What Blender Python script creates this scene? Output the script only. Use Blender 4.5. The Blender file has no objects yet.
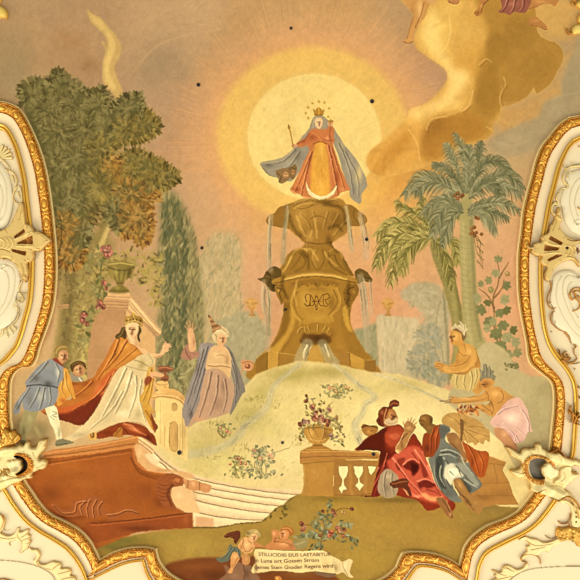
import bpy, math, random
import numpy as np
from mathutils import Vector

# ---------- camera, light, exposure ----------
SC = bpy.context.scene
COL = SC.collection
M = 0.02            # metres of ceiling per photograph pixel
HC = 14.0           # ceiling height
CZ = 1.6            # eye height
cam = bpy.data.objects.new('camera', bpy.data.cameras.new('camera'))
COL.objects.link(cam)
cam.location = (0, 0, CZ)
cam.rotation_euler = (math.pi, 0, math.pi)      # looks straight up, top of picture = +Y
cam.data.sensor_width = 36
cam.data.lens = 36*(HC-CZ)/(580*M)
SC.camera = cam
world = bpy.data.worlds.new('nave_light'); SC.world = world
world.use_nodes = True
wn = world.node_tree; wn.nodes.clear()
wo = wn.nodes.new('ShaderNodeOutputWorld'); wb = wn.nodes.new('ShaderNodeBackground')
tc = wn.nodes.new('ShaderNodeTexCoord'); sp = wn.nodes.new('ShaderNodeSeparateXYZ')
cr = wn.nodes.new('ShaderNodeValToRGB'); mr = wn.nodes.new('ShaderNodeMapRange')
wn.links.new(tc.outputs['Generated'], sp.inputs[0])
wn.links.new(sp.outputs['Y'], mr.inputs['Value'])
mr.inputs['From Min'].default_value = -1; mr.inputs['From Max'].default_value = 1
wn.links.new(mr.outputs[0], cr.inputs[0])
e = cr.color_ramp.elements
e[0].position = 0.0; e[0].color = (1.25, 1.28, 1.30, 1)     # brighter end, added to shade the relief and gilding
e[1].position = 1.0; e[1].color = (0.40, 0.40, 0.38, 1)
x = e.new(0.30); x.color = (1.2, 1.2, 1.2, 1)
x = e.new(0.55); x.color = (0.45, 0.44, 0.42, 1)
wn.links.new(cr.outputs[0], wb.inputs[0]); wb.inputs[1].default_value = 1.0
wn.links.new(wb.outputs[0], wo.inputs[0])

def area(name, loc, aim, sx, sy, power, col):
    l = bpy.data.lights.new(name, 'AREA'); l.shape = 'RECTANGLE'; l.size = sx; l.size_y = sy
    l.energy = power; l.color = col
    o = bpy.data.objects.new(name, l); COL.objects.link(o); o.location = loc
    o.rotation_euler = (Vector(aim)-Vector(loc)).to_track_quat('-Z', 'Y').to_euler()
    return o
# unseen lamps added far to the sides to shade the relief
area('side_fill', (26, -16, 1), (0, 0, 14), 9, 14, 5200, (1, .96, .88))
area('side_fill', (-22, -20, 1), (0, 0, 14), 9, 14, 4200, (1, .96, .88))
SC.view_settings.view_transform = 'Standard'
SC.view_settings.look = 'None'
SC.view_settings.exposure = 0.04
SC.view_settings.gamma = 1
SC.view_settings.use_curve_mapping = False

# ---------- helpers ----------
def hx(h):
    return np.array([int(h[i:i+2], 16) for i in (0, 2, 4)])/255.0
def lin(c):
    c = np.clip(c, 0, 1)
    return np.where(c <= .04045, c/12.92, ((c+.055)/1.055)**2.4)
def W(x, y, h=0.0):
    return (-(x-290)*M, (290-y)*M, HC-h*M)

RX, RY, RS = 0., 0., 1.
def U(x=0, y=0, s=1.):
    """tracing frame: following coordinates are in a crop that starts at x, y and is s times enlarged"""
    global RX, RY, RS
    RX, RY, RS = float(x), float(y), float(s)
def tr(pts):
    a = np.array(pts, float).reshape(-1, 2)
    return np.stack([RX+a[:, 0]/RS, RY+a[:, 1]/RS], 1)
def cat(p, closed=True, n=6):
    """Catmull-Rom; a doubled point keeps a sharp corner"""
    p = np.asarray(p, float); N = len(p)
    if N < 3: return p
    out = []
    R = range(N) if closed else range(N-1)
    for i in R:
        if closed: a, b, c, d = p[i-1], p[i], p[(i+1) % N], p[(i+2) % N]
        else: a, b, c, d = p[max(i-1, 0)], p[i], p[i+1], p[min(i+2, N-1)]
        for k in range(n):
            t = k/n
            out.append(.5*((2*b)+(-a+c)*t+(2*a-5*b+4*c-d)*t*t+(-a+3*b-3*c+d)*t**3))
    if not closed: out.append(p[-1])
    return np.array(out)

# ---------- the painted plaster: a grid of pigment values, 2 nodes per photograph pixel ----------
S = 2
OFF = 80             # nodes of margin, so the painting goes on past the picture's edge
N = 580*S+2*OFF+1
CV = np.zeros((N, N, 3)); CV[:] = hx('b8915f')
LB = np.zeros((N, N), np.int32)          # which painted thing / part owns each node
PARTS = [dict(name='ceiling_fresco', thing=0)]
THINGS = [dict(name='ceiling_fresco', label='ceiling fresco ground of ochre and rose sky behind all the painted figures', cat='fresco', group=None)]
CUR = 0; CURT = 0
RG = np.random.RandomState(7)
def win(x0, y0, x1, y1):
    a = max(int(x0*S)+OFF-2, 0); b = max(int(y0*S)+OFF-2, 0)
    c = min(int(x1*S)+OFF+4, N); d = min(int(y1*S)+OFF+4, N)
    if c <= a or d <= b: return None
    ys, xs = np.mgrid[b:d, a:c]
    return (slice(b, d), slice(a, c)), (xs-OFF)/S, (ys-OFF)/S
def inpoly(p, X, Y):
    m = np.zeros(X.shape, bool); q = np.roll(p, -1, 0)
    y = Y[:, 0]
    for (x1, y1), (x2, y2) in zip(p, q):
        if y1 == y2: continue
        c = (y1 > y) != (y2 > y)
        if not c.any(): continue
        xi = (x2-x1)*(y[c]-y1)/(y2-y1)+x1
        m[c] ^= X[c] < xi[:, None]
    return m
def blur(m, r):
    k = int(round(r*S))
    if k < 1: return m.astype(float)
    m = m.astype(float)
    for _ in range(2):
        for ax in (0, 1):
            pad = [(0, 0), (0, 0)]; pad[ax] = (k+1, k)
            c = np.cumsum(np.pad(m, pad, mode='edge'), axis=ax)
            n = m.shape[ax]
            m = (np.take(c, range(2*k+1, 2*k+1+n), ax)-np.take(c, range(0, n), ax))/(2*k+1)
    return m
def mix(sl, m, col, a=1., clip=None):
    if clip is not None:
        L = LB[sl]
        if clip == 'T': m = m*(PT[L] == CURT)
        else: m = m*(L == clip)
    c = hx(col) if isinstance(col, str) else col
    m = (m*a)[..., None]
    CV[sl] = CV[sl]*(1-m)+c*m
PT = np.zeros(2000, np.int32)
def T(name, label, cat_, group=None, stuff=False):
    global CURT
    THINGS.append(dict(name=name, label=label, cat=cat_, group=group, stuff=stuff)); CURT = len(THINGS)-1
    return CURT
def newpart(name, label=None, parent=None):
    global CUR
    PARTS.append(dict(name=name, thing=CURT, label=label, parent=parent)); CUR = len(PARTS)-1; PT[CUR] = CURT
    return CUR
def A(name, pts, col, sm=1, label=None, parent=None, soft=0):
    """new part of the current thing, with its outline"""
    i = newpart(name, label, parent)
    A2(pts, col, sm, soft)
    return i
def A2(pts, col, sm=1, soft=0, only=None):
    p = tr(pts)
    if sm: p = cat(p)
    w = win(*(p.min(0)-1-3*soft), *(p.max(0)+1+3*soft))
    if w is None: return
    sl, X, Y = w; m = inpoly(p, X, Y)
    if only is not None: m &= LB[sl] == only
    mm = blur(m, soft) if soft else m.astype(float)
    if col is not None: mix(sl, mm, col)
    LB[sl][m] = CUR
_c = 'cur'
def cl(c): return CUR if c == 'cur' else c
def P(pts, col, a=1, soft=0, sm=1, clip=_c):
    p = tr(pts)
    if sm: p = cat(p)
    s3 = 3*soft+2
    w = win(*(p.min(0)-s3), *(p.max(0)+s3))
    if w is None: return
    sl, X, Y = w; m = blur(inpoly(p, X, Y), soft)
    mix(sl, m, col, a, cl(clip))
def seg(p, X, Y, w0, w1):
    """coverage of a tapering stroke"""
    best = np.full(X.shape, -1e9); n = len(p)-1
    L = np.r_[0, np.cumsum(np.hypot(*(p[1:]-p[:-1]).T))]; L /= max(L[-1], 1e-6)
    for i in range(n):
        a, b = p[i], p[i+1]; d = b-a; q = d@d+1e-9
        t = np.clip(((X-a[0])*d[0]+(Y-a[1])*d[1])/q, 0, 1)
        r = np.hypot(X-a[0]-t*d[0], Y-a[1]-t*d[1])
        ww = w0+(w1-w0)*(L[i]+(L[i+1]-L[i])*t)
        best = np.maximum(best, ww-r)
    return best
def D(pts, w, col, a=1, w1=None, soft=.35, clip=_c, lab=False, sm=1):
    """brush stroke; w in pixels of the tracing frame"""
    p = tr(pts)
    if sm and len(p) > 2: p = cat(p, False, 4)
    w0 = w/RS/2; w1 = w0 if w1 is None else w1/RS/2
    R = max(w0, w1)+soft+1
    k = win(*(p.min(0)-R), *(p.max(0)+R))
    if k is None: return
    sl, X, Y = k; b = seg(p, X, Y, w0, w1)
    if lab: LB[sl][b > 0] = CUR
    mix(sl, np.clip((b+soft)/(2*soft), 0, 1), col, a, cl(clip))
def B(x, y, rx, ry, col, a=.6, rot=0, clip=_c):
    """soft blob"""
    x, y = tr([(x, y)])[0]; rx /= RS; ry /= RS; R = 1.6*max(rx, ry)
    k = win(x-R, y-R, x+R, y+R)
    if k is None: return
    sl, X, Y = k; c, s = math.cos(math.radians(rot)), math.sin(math.radians(rot))
    u = ((X-x)*c+(Y-y)*s)/rx; v = (-(X-x)*s+(Y-y)*c)/ry
    mix(sl, np.exp(-(u*u+v*v)*1.6), col, a, cl(clip))
def E(x, y, rx, ry, col, rot=0, lab=True, clip=None, a=1):
    """hard ellipse stamp"""
    x, y = tr([(x, y)])[0]; rx /= RS; ry /= RS; R = max(rx, ry)+1
    k = win(x-R, y-R, x+R, y+R)
    if k is None: return
    sl, X, Y = k; c, s = math.cos(math.radians(rot)), math.sin(math.radians(rot))
    r = np.hypot(((X-x)*c+(Y-y)*s)/rx, (-(X-x)*s+(Y-y)*c)/ry)
    m = np.clip((1-r)*min(rx, ry)*2+.5, 0, 1)
    if lab: LB[sl][m > .5] = CUR
    mix(sl, m, col, a, clip)
def jit(c, k):
    return np.clip((hx(c) if isinstance(c, str) else c)+RG.randn()*k, 0, 1)
def leaves(pts, cols, n, ln, wd, ang=None, spread=40, lab=True, a=.8, center=None, clip=None, k=.02, sm=1):
    """n leaf dabs with centres inside an outline"""
    p = tr(pts)
    if sm: p = cat(p)
    lo, hi = p.min(0), p.max(0)
    g = RG.rand(n*4, 2)*(hi-lo)+lo
    ok = np.array([bool(inpoly(p, np.array([[q[0]]]), np.array([[q[1]]]))[0, 0]) for q in g])
    g = g[ok][:n]
    save = (RX, RY, RS); U()
    for q in g:
        if center is not None:
            A_ = math.degrees(math.atan2(q[1]-center[1], q[0]-center[0]))+RG.randn()*spread
        else: A_ = (ang if ang is not None else RG.rand()*360)+RG.randn()*spread
        s = .6+.8*RG.rand()
        E(q[0], q[1], ln*s/2, wd*s/2, jit(cols[RG.randint(len(cols))], k), A_, lab, clip, a)
    U(*save)
def cluster(cx, cy, r, cols, n, ln=5, wd=2.2, lab=True, asp=1., a=.85, outline=None):
    """a bough: leaf dabs that point away from its middle, dark first, light last"""
    cx, cy = tr([(cx, cy)])[0]; r /= RS
    save = (RX, RY, RS); U()
    for i in range(n):
        t = RG.rand()*2*math.pi; q = math.sqrt(RG.rand())*r
        x, y = cx+q*math.cos(t), cy+q*math.sin(t)*asp
        f = i/n; ci = min(int(f*len(cols)+RG.rand()*.9), len(cols)-1)
        s = .6+.8*RG.rand(); g = math.degrees(t)+RG.randn()*25
        if outline and q > .5*r: E(x+.3, y+.4, ln*s/2+.35, wd*s/2+.35, outline, g, False, None, .5)
        E(x, y, ln*s/2, wd*s/2, jit(cols[ci], .015), g, lab, None, a)
    U(*save)
def frond(pts, w, cols, n=60, droop=.5, wid=1.0, lab=True, back=25):
    """palm frond: spine plus leaflets swept towards the tip and hanging"""
    p = cat(tr(pts), False, 12); w /= RS
    save = (RX, RY, RS); U()
    L = len(p)-1
    for i in range(n):
        f = (i+RG.rand())/n*.99; j = min(int(f*L), L-1); q = p[j]+(p[j+1]-p[j])*(f*L-j)
        d = p[j+1]-p[j]; d /= np.hypot(*d)+1e-9
        for sgn in (1, -1):
            g = math.atan2(d[1], d[0])+sgn*math.radians(back+18*RG.rand())
            ll = w*(.35+.65*math.sin(math.pi*min(1, .15+f*.9)))*(.7+.5*RG.rand())
            m = q+np.array([math.cos(g), math.sin(g)])*ll*.55
            e_ = q+np.array([math.cos(g), math.sin(g)+droop])*ll
            D([q, m, e_], wid*1.5, jit(cols[RG.randint(len(cols))], .02), .9, wid*.35, clip=None, lab=lab, soft=.3)
    D(p[::4], wid*1.3, cols[0], .7, wid*.6, clip=None, lab=lab)
    U(*save)
def fbm(n, cells, seed, octv=4):
    r = np.random.RandomState(seed); out = np.zeros((n, n)); amp = 1; tot = 0
    for o in range(octv):
        c = cells*2**o
        g = r.rand(c+2, c+2); t = np.linspace(0, c, n); i = t.astype(int); f = t-i; f = f*f*(3-2*f)
        rows = g[i]*(1-f)[:, None]+g[i+1]*f[:, None]
        out += amp*(rows[:, i]*(1-f)+rows[:, i+1]*f); tot += amp; amp *= .55
    return out/tot-.5
# ---------- sky ----------
YY, XX = np.mgrid[0:N, 0:N]; XX = (XX-OFF)/S; YY = (YY-OFF)/S
def field(spots):
    """smooth colour field through colour spots (x, y, colour)"""
    num = np.zeros((N, N, 3)); den = np.zeros((N, N))
    for x_, y_, c_ in spots:
        w_ = 1/(((XX-x_)**2+(YY-y_)**2)/900.+.35)**1.6
        num += w_[..., None]*hx(c_); den += w_
    return num/den[..., None]
CV[:] = field([(10, 60, 'a58a60'), (40, 20, 'b4926a'), (60, 60, 'b28c60'), (90, 80, 'b08a62'), (50, 95, 'b6946a'), (90, 15, 'b59068'),
 (130, 40, 'ba966c'), (150, 15, 'bf9b70'), (200, 10, 'c5a074'), (180, 50, 'c09c72'), (150, 90, 'b4936e'), (165, 60, 'a78d6c'), (150, 130, 'b8936e'),
 (185, 100, 'b99470'), (180, 150, 'bb9068'), (180, 190, 'ba946e'), (200, 200, 'c59e72'), (210, 150, 'ca955e'), (205, 115, 'bb8f62'), (250, 30, 'c49964'),
 (290, 12, 'c49b66'), (300, 40, 'cc9a60'), (350, 20, 'c89c62'), (350, 40, 'cc9a62'), (395, 20, 'bd9668'), (385, 60, 'cc9a64'), (420, 60, 'c49468'), (405, 90, 'd0975f'),
 (440, 75, 'bc946e'), (395, 10, 'b8956a'), (215, 80, 'c4965f'), (235, 230, 'cfa272'), (250, 270, 'd4a276'), (270, 230, 'd6a468'), (230, 290, 'cba176'),
 (262, 320, 'd29c6c'), (375, 300, 'dc9c6c'), (370, 260, 'd8a26c'), (400, 330, 'dca274'), (420, 310, 'd8a478'), (395, 230, 'd8a864'), (390, 180, 'dda850'),
 (430, 260, 'd6a470'), (500, 260, 'd39f72'), (505, 300, 'd49c70'), (490, 240, 'd4a474'), (510, 200, 'cfa06c'), (505, 150, 'c3a270'), (490, 150, 'b69b70'),
 (540, 110, 'b0986e'), (575, 90, 'a8946c'), (565, 60, 'b0966a'), (578, 30, 'b09068'), (545, 20, 'c39c5c'), (520, 130, 'ae966e'), (500, 120, 'c49c5e'), (530, 90, 'cf9f58'),
 (60, 250, 'b08a5c'), (70, 340, 'b98e60'), (60, 400, 'c2a068'), (190, 300, 'c2a070'), (520, 350, 'd0a070'), (120, 170, 'a98a58')])
U(0, 0, 1)
# cloud drifts and scratches at the upper left, brushed rays round the glory
for x_, y_, rx, ry, c_, a_, g_ in ((35, 30, 30, 10, 'c09a68', .35, 60), (15, 80, 16, 26, 'a09068', .45, 0), (70, 40, 25, 12, 'b07f4a', .35, 20), (90, 65, 14, 10, 'a07448', .5, 0),
    (28, 18, 10, 16, 'b79263', .35, -30), (165, 62, 30, 16, 'a08662', .5, -25), (150, 75, 14, 16, 'a78b68', .4, 0), (190, 72, 16, 10, '9c8464', .35, -20),
    (425, 75, 26, 12, 'b98e70', .5, 40), (410, 45, 22, 18, 'b99068', .4, 0), (140, 25, 30, 10, 'c7a271', .3, -30), (95, 30, 5, 40, 'c29b66', .25, 5)):
    B(x_, y_, rx, ry, c_, a_, g_, None)
D([(134, 72), (150, 52), (170, 40), (200, 33), (232, 27)], 2.2, 'cfa673', .5, .5, 1.2, None)
D([(134, 74), (138, 66), (152, 56)], 3, 'a0835c', .35, .5, 1.5, None)
for k in range(420):
    t = RG.rand()*2*math.pi; r0 = 96+RG.rand()*22; r1 = r0+8+RG.rand()*38
    if math.sin(t) > .35: continue
    c0 = np.array([314+1.05*r0*math.cos(t), 135+.97*r0*math.sin(t)]); c1 = np.array([314+1.05*r1*math.cos(t+.03), 135+.97*r1*math.sin(t+.03)])
    D([c0, c1], .8+RG.rand(), ['d8a66a', 'c88f5c', 'b98a60', 'd2a070'][RG.randint(4)], .3+.25*RG.rand(), .3, .4, None, sm=0)
for k in range(260):
    x_ = RG.rand()*430; y_ = RG.rand()*75; t = -.5+RG.randn()*.5; l_ = 6+RG.rand()*18
    D([(x_, y_), (x_+l_*math.cos(t), y_+l_*math.sin(t))], 1.2, ['c9a26e', 'a9855a', 'b98f5e'][RG.randint(3)], .13, .3, .7, None, sm=0)
# the glory
def ring(cx, cy, rx, ry, col, a_, edge):
    r = np.hypot((XX-cx)/rx, (YY-cy)/ry)
    m = np.clip((1-r)/edge+.5, 0, 1)*a_
    CV[:] = CV*(1-m[..., None])+hx(col)*m[..., None]
    return r
ring(313, 140, 128, 120, 'd7a470', .75, .3)
ring(313, 138, 108, 103, 'dca468', .85, .14)
ring(313, 136, 96, 89, 'e4b960', .95, .09)
ring(314, 136, 84, 76, 'e5bb62', .6, .2)
T('light_disc', 'large pale yellow disc of light painted behind the crowned woman', 'halo')
newpart('light_disc')
r = ring(314, 137, 67.5, 64, 'ecce7c', 1, .03)
LB[r < 1] = CUR
D([(314+67*math.cos(t/20*math.pi), 137+63.5*math.sin(t/20*math.pi)) for t in range(41)], 1, 'd9ad58', .5, None, .6, None)
for k in range(60):
    B(260+RG.rand()*110, 80+RG.rand()*110, 6+RG.rand()*10, 3+RG.rand()*6, ['f2d88a', 'e5c26c', 'e8c878'][RG.randint(3)], .25, RG.rand()*180)
# ---------- clouds ----------
T('cloud', 'narrow pale yellow wisp of cloud above the large leafy tree', 'cloud')
U(0, 0, 2.9)
A('cloud', [(252, 28), (270, 42), (290, 50), (312, 75), (335, 100), (350, 130), (350, 160), (335, 185), (333, 205), (345, 235), (358, 275), (345, 290), (325, 270), (305, 250), (296, 215), (300, 180), (305, 145), (295, 120), (312, 125), (300, 100), (280, 80), (262, 62)], 'cba763', soft=.6)
P([(300, 75), (325, 105), (335, 140), (320, 180), (318, 215), (335, 250), (330, 262), (308, 235), (304, 190), (312, 150), (318, 125)], 'dab96e', .9, 1.2)
P([(262, 45), (290, 58), (305, 90), (285, 78)], 'd9b76e', .8, 1)
B(308, 128, 7, 12, 'b39058', .6)
U(464, 0, 5)
P([(150, 540), (240, 540), (350, 500), (450, 420), (495, 300), (530, 250), (560, 260), (560, 420), (520, 560), (400, 640), (200, 660)], 'cf9d55', .7, 3, clip=None)
P([(320, -10), (340, 90), (400, 200), (480, 200), (540, 200), (570, 100), (540, -10)], 'd3a557', .8, 5, clip=None)
T('cloud', 'great ochre and gold cloud reaching from the top edge down to the palm crown', 'cloud')
U(370, 0, 3.625)
A('cloud', [(140, -20), (580, -20), (596, 30), (604, 70), (608, 120), (640, 146), (672, 156), (696, 182), (698, 220), (676, 262), (652, 306), (600, 342), (592, 322), (568, 350), (522, 376), (474, 390), (472, 420), (446, 452), (445, 480), (410, 510), (330, 540), (240, 590), (150, 620), (60, 640), (0, 620), (-10, 560), (60, 500), (130, 430), (145, 395), (200, 375), (262, 320), (280, 270), (250, 235), (200, 200), (165, 170), (160, 130), (175, 90), (150, 40)], 'd8a751', soft=1.6)
P([(390, -20), (640, -20), (620, 100), (720, 150), (720, 240), (660, 320), (600, 350), (540, 380), (478, 398), (470, 410), (440, 450), (445, 480), (410, 505), (300, 500), (250, 460), (230, 430), (330, 420), (380, 330), (385, 250), (430, 130)], 'bd8c3a', .95, 3)
P([(190, 60), (250, 10), (330, 0), (330, 40), (300, 110), (290, 200), (300, 235), (280, 250), (240, 230), (200, 190), (170, 150), (175, 90)], 'e2b75c', .85, 4)
P([(200, 100), (240, 60), (265, 90), (250, 150), (275, 200), (290, 240), (310, 260), (300, 290), (265, 240), (210, 180)], 'ecca74', .75, 3)
P([(290, 262), (350, 250), (360, 290), (330, 340), (320, 400), (230, 425), (150, 460), (140, 410), (200, 390), (265, 350), (280, 300)], 'e7c06a', .9, 3)
P([(330, 190), (400, 150), (430, 240), (390, 280), (340, 260), (310, 230)], 'cf9a40', .6, 4)
P([(215, 440), (250, 415), (350, 410), (400, 440), (410, 500), (330, 520), (250, 580), (180, 580), (170, 520)], 'bd8230', .85, 4)
P([(-20, 560), (60, 500), (150, 440), (190, 470), (180, 540), (150, 610), (60, 640), (-20, 640)], 'dca046', .75, 6)
P([(140, 430), (170, 450), (190, 500), (175, 560), (190, 590), (170, 570), (160, 510)], 'e0a850', .5, 2)
D([(262, 180), (275, 225), (295, 250), (290, 235)], 4, 'ecca70', .6, 1, 1)
D([(300, 200), (300, 235), (340, 260)], 4, 'e8c468', .5, 1, 1)
D([(240, 430), (300, 412), (325, 400), (350, 350)], 4, 'e8c26a', .6, 1, 1)
for k in range(90):
    x_, y_ = RG.rand()*580, RG.rand()*560
    B(x_, y_, 15+RG.rand()*40, 8+RG.rand()*22, ['c48f3a', 'd8a548', 'b07c2c', 'cc9840'][RG.randint(4)], .2, RG.rand()*180)
U(464, 0, 5)
P([(120, 180), (160, 130), (330, 90), (370, 190), (480, 210), (495, 270), (480, 340), (440, 400), (420, 440), (350, 475), (345, 440), (300, 500), (180, 535), (185, 430), (150, 500), (60, 540), (60, 460), (110, 380), (130, 310), (110, 240)], 'ba8a3a', .75, 2)
P([(345, 440), (355, 450), (350, 480), (300, 505), (190, 540), (175, 525), (180, 430), (190, 430), (185, 500), (260, 505), (320, 475)], 'c9984e', .5, .6)
U(370, 0, 3.625)
CUR = [i for i, q in enumerate(PARTS) if q['thing'] == CURT][0]
for q, c_, a_ in (([(200, 470), (235, 440), (270, 430), (262, 470), (230, 500), (190, 540), (180, 500)], 'a8712a', .6), ([(20, 600), (60, 540), (110, 500), (150, 470), (140, 520), (90, 580), (40, 640), (0, 660)], 'c07c26', .6),
    ([(280, 60), (330, 40), (400, 60), (420, 120), (380, 180), (330, 190), (290, 160), (300, 110)], 'd6a54c', .6), ([(310, 80), (350, 70), (380, 100), (360, 140), (320, 130)], 'e2b861', .5), ([(420, 150), (460, 120), (500, 160), (490, 220), (440, 260), (400, 240)], 'a97a2c', .5),
    ([(400, 250), (440, 240), (470, 300), (470, 370), (430, 420), (390, 400), (380, 330)], 'a67728', .55), ([(500, 60), (560, 60), (600, 120), (580, 180), (520, 170), (490, 110)], 'a67a30', .45), ([(560, 200), (640, 180), (670, 230), (640, 290), (580, 310), (540, 260)], 'ad7f34', .45),
    ([(262, 200), (290, 220), (310, 260), (350, 250), (340, 300), (300, 350), (270, 380), (240, 390), (290, 320), (290, 270)], 'efd084', .6), ([(190, 60), (220, 30), (250, 50), (240, 110), (255, 160), (240, 190), (200, 160), (180, 120)], 'edcb78', .6),
    ([(300, 420), (350, 400), (390, 420), (410, 460), (380, 500), (330, 500), (290, 470)], 'c48c38', .55), ([(150, 380), (210, 375), (260, 340), (230, 400), (160, 430)], 'eecd80', .5)):
    P(q, c_, a_*.7, 3.2)
for q in ([(205, 470), (215, 440), (245, 425), (280, 425)], [(330, 405), (360, 380), (372, 330)], [(396, 235), (420, 215), (440, 225)], [(286, 60), (292, 110), (282, 160), (262, 190)], [(478, 388), (470, 350), (490, 310), (484, 280)], [(600, 342), (592, 320)], [(440, 470), (420, 460)], [(140, 470), (170, 520), (180, 580)]): D(q, 3, 'f0d289', .5, 1, 1)
for q in ([(210, 480), (222, 450), (250, 434)], [(338, 410), (368, 385)], [(400, 240), (424, 222)], [(482, 392), (476, 352), (495, 312)]): D(q, 4, '96651f', .5, 1, 1.2)
for k in range(26):
    t = RG.rand(); x_ = 380+RG.rand()*16-12+18*RG.rand(); y_ = 165+t*55
    D([(380+RG.rand()*30, 165+RG.rand()*45), (372+RG.rand()*30, 180+RG.rand()*45)], 3, 'c98a34', .25, 1, 1.5, None) if False else None
U(0, 0, 1)
for k in range(60):
    x_ = 366+RG.rand()*40; y_ = 160+RG.rand()*62; D([(x_, y_), (x_+2+RG.rand()*4, y_-5-RG.rand()*5)], 2.4, ['cb8c36', 'dca650', 'c48234', 'e3b766'][RG.randint(4)], .22, 1, 1.2, None)
T('cloud', 'grey blue patch of cloud beside the right cartouche frame top', 'cloud')
U(464, 0, 5)
A('cloud', [(580, 180), (545, 260), (500, 350), (480, 440), (490, 470), (400, 510), (370, 580), (280, 620), (150, 690), (130, 740), (180, 780), (280, 770), (380, 740), (440, 680), (490, 620), (560, 590), (600, 560), (600, 180)], 'ae9971', soft=1.8)
B(540, 420, 50, 120, 'a5946e', .6, 20); B(330, 700, 90, 40, 'a8966f', .5); B(470, 560, 60, 30, 'b29f78', .6); B(250, 690, 60, 30, 'bba57a', .4)
D([(400, 510), (490, 475), (560, 470)], 8, 'bba378', .5, 2, 1.5); D([(130, 700), (240, 730), (330, 700)], 10, 'c2a97c', .4, 2, 2)
# ---------- far hedges, hazy cypresses, urns ----------
OLV = ['6a6433', '7c7440', '8d8450', '978c56']
# warm haze round the cloud foot, over the bare sky
U(0, 0, 1)
for x_, y_, rx, ry, c_, a_ in ((395, 190, 40, 34, 'dfa146', .7), (385, 215, 26, 24, 'dfa858', .6), (420, 170, 40, 24, 'd0943a', .7), (372, 180, 16, 40, 'e0ae58', .6), (350, 225, 40, 16, 'dcab5c', .5), (270, 222, 40, 18, 'd8a562', .5)):
    B(x_, y_, rx, ry, c_, a_, 0, 0)
T('cypress_tree', 'pale hazy cypress tree between the dark cypress and the fountain', 'tree')
A('cypress_tree', [(206, 245), (214, 234), (226, 232), (238, 238), (242, 258), (240, 290), (246, 320), (252, 345), (250, 375), (215, 385), (196, 370), (194, 330), (192, 290), (196, 262)], 'bfa674', soft=4)
leaves([(206, 245), (214, 236), (228, 234), (240, 245), (240, 290), (246, 340), (240, 375), (200, 375), (194, 330), (196, 270)], ['aa9c6e', 'c0ab7c', 'b5a678', '9f966a', 'c8b084'], 1000, 7, 1.6, -75, 22, True, .45)
T('hedge', 'pale clipped hedge block painted left of the fountain foot', 'hedge')
A('hedge', [(214, 322), (228, 316), (240, 311), (256, 312), (262, 322), (272, 330), (268, 346), (258, 360), (254, 385), (214, 385)], 'aca077', sm=0, soft=1)
leaves([(215, 322), (240, 313), (260, 318), (268, 335), (256, 380), (216, 380)], ['a59a70', 'b3a67c', 'bcae84', '9b936a'], 300, 6, 2, -80, 20, False, .4)
T('hedge', 'grey green shaded hedge block painted just right of the fountain', 'hedge')
A('hedge', [(354, 330), (366, 327), (377, 322), (379, 372), (352, 372), (348, 345)], 'a09a70', sm=0, soft=.8)
leaves([(356, 330), (376, 326), (378, 370), (352, 368)], ['98936a', 'aaa276', '8f8c64'], 100, 5, 2, -80, 20, False, .4, sm=0)
T('hedge', 'tall sunlit hedge block painted like a pale wall right of the fountain', 'hedge')
A('hedge', [(376, 318), (379, 314), (400, 317), (418, 318), (424, 345), (424, 380), (400, 376), (380, 372)], 'c8b58a', sm=0, soft=.6)
leaves([(380, 317), (416, 320), (420, 378), (382, 370)], ['bfae84', 'd3c096', 'b7aa80', 'cdb88c'], 260, 8, 1.6, -88, 8, False, .45, sm=0)
def small_urn(x, y, lab_):
    T('urn', lab_, 'urn'); U(x-12, y-14, 2.4)
    A('bowl', [(14, 14), (26, 6), (34, 10), (44, 16), (40, 26), (36, 32), (30, 38), (22, 32), (16, 24)], 'cf9b50', soft=.4)
    D([(14, 18), (28, 22), (42, 18)], 1.5, 'a9743a', .7); B(24, 20, 5, 5, 'e0b56a', .6); D([(20, 30), (28, 34), (36, 30)], 1.2, 'ab7638', .6)
    D([(18, 12), (30, 15), (40, 13)], 1.2, 'e2b870', .7)
    A('foot', [(26, 36), (32, 36), (33, 44), (38, 50), (20, 50), (25, 44)], 'c28d48', soft=.3)
    D([(22, 48), (36, 48)], 1.4, 'a06c34', .6)
small_urn(252, 309, 'small ochre urn on the hedge left of the fountain')
small_urn(388, 309, 'small ochre urn on the pale hedge right of the fountain')
U(0, 0, 1)
# ---------- background trees ----------
T('garden_wall', 'plain beige garden wall behind the page boys at the far left', 'wall')
A('garden_wall', [(56, 300), (70, 300), (76, 330), (100, 380), (130, 400), (130, 450), (10, 450), (4, 400), (16, 366), (40, 352), (52, 330)], 'c6a26e', sm=0, soft=1)
B(30, 400, 16, 40, 'bf9c66', .6); B(40, 430, 16, 14, '85784a', .8); B(20, 425, 12, 16, '6e6238', .6); B(75, 430, 24, 14, 'd3b67c', .7); D([(60, 316), (68, 314)], 1, '8f6c42', .6)
U(370, 270, 3.625)
T('bushy_tree', 'hazy grey green tree between the pale hedge and the palm trunks', 'tree')
A('foliage', [(110, 90), (135, 60), (170, 45), (215, 45), (255, 60), (275, 110), (290, 170), (285, 230), (280, 300), (285, 400), (250, 430), (200, 400), (170, 400), (135, 370), (160, 330), (150, 300), (175, 230), (170, 205), (200, 190), (190, 150), (150, 120)], 'b6a57c', soft=1)
cluster(180, 90, 60, ['a99c76', 'b7a981', 'bdae88'], 130, 5, 2.4, asp=.7, a=.6)
cluster(235, 150, 60, ['a79b74', 'b5a77e', 'bbac84'], 120, 5, 2.4, a=.6)
cluster(215, 245, 50, ['8f8e6c', '9b977a', 'a6a084'], 120, 5, 2.2, a=.7)
cluster(190, 330, 58, ['8a8a68', '989475', 'a39d80'], 150, 5, 2.2, a=.7)
cluster(235, 370, 48, ['8c8c6a', '979474', 'a09c7e'], 100, 5, 2.2, a=.7)
A('branch', [(262, 90), (270, 90), (285, 250), (290, 400), (280, 400), (275, 250)], '9a9068', soft=.3)
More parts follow.
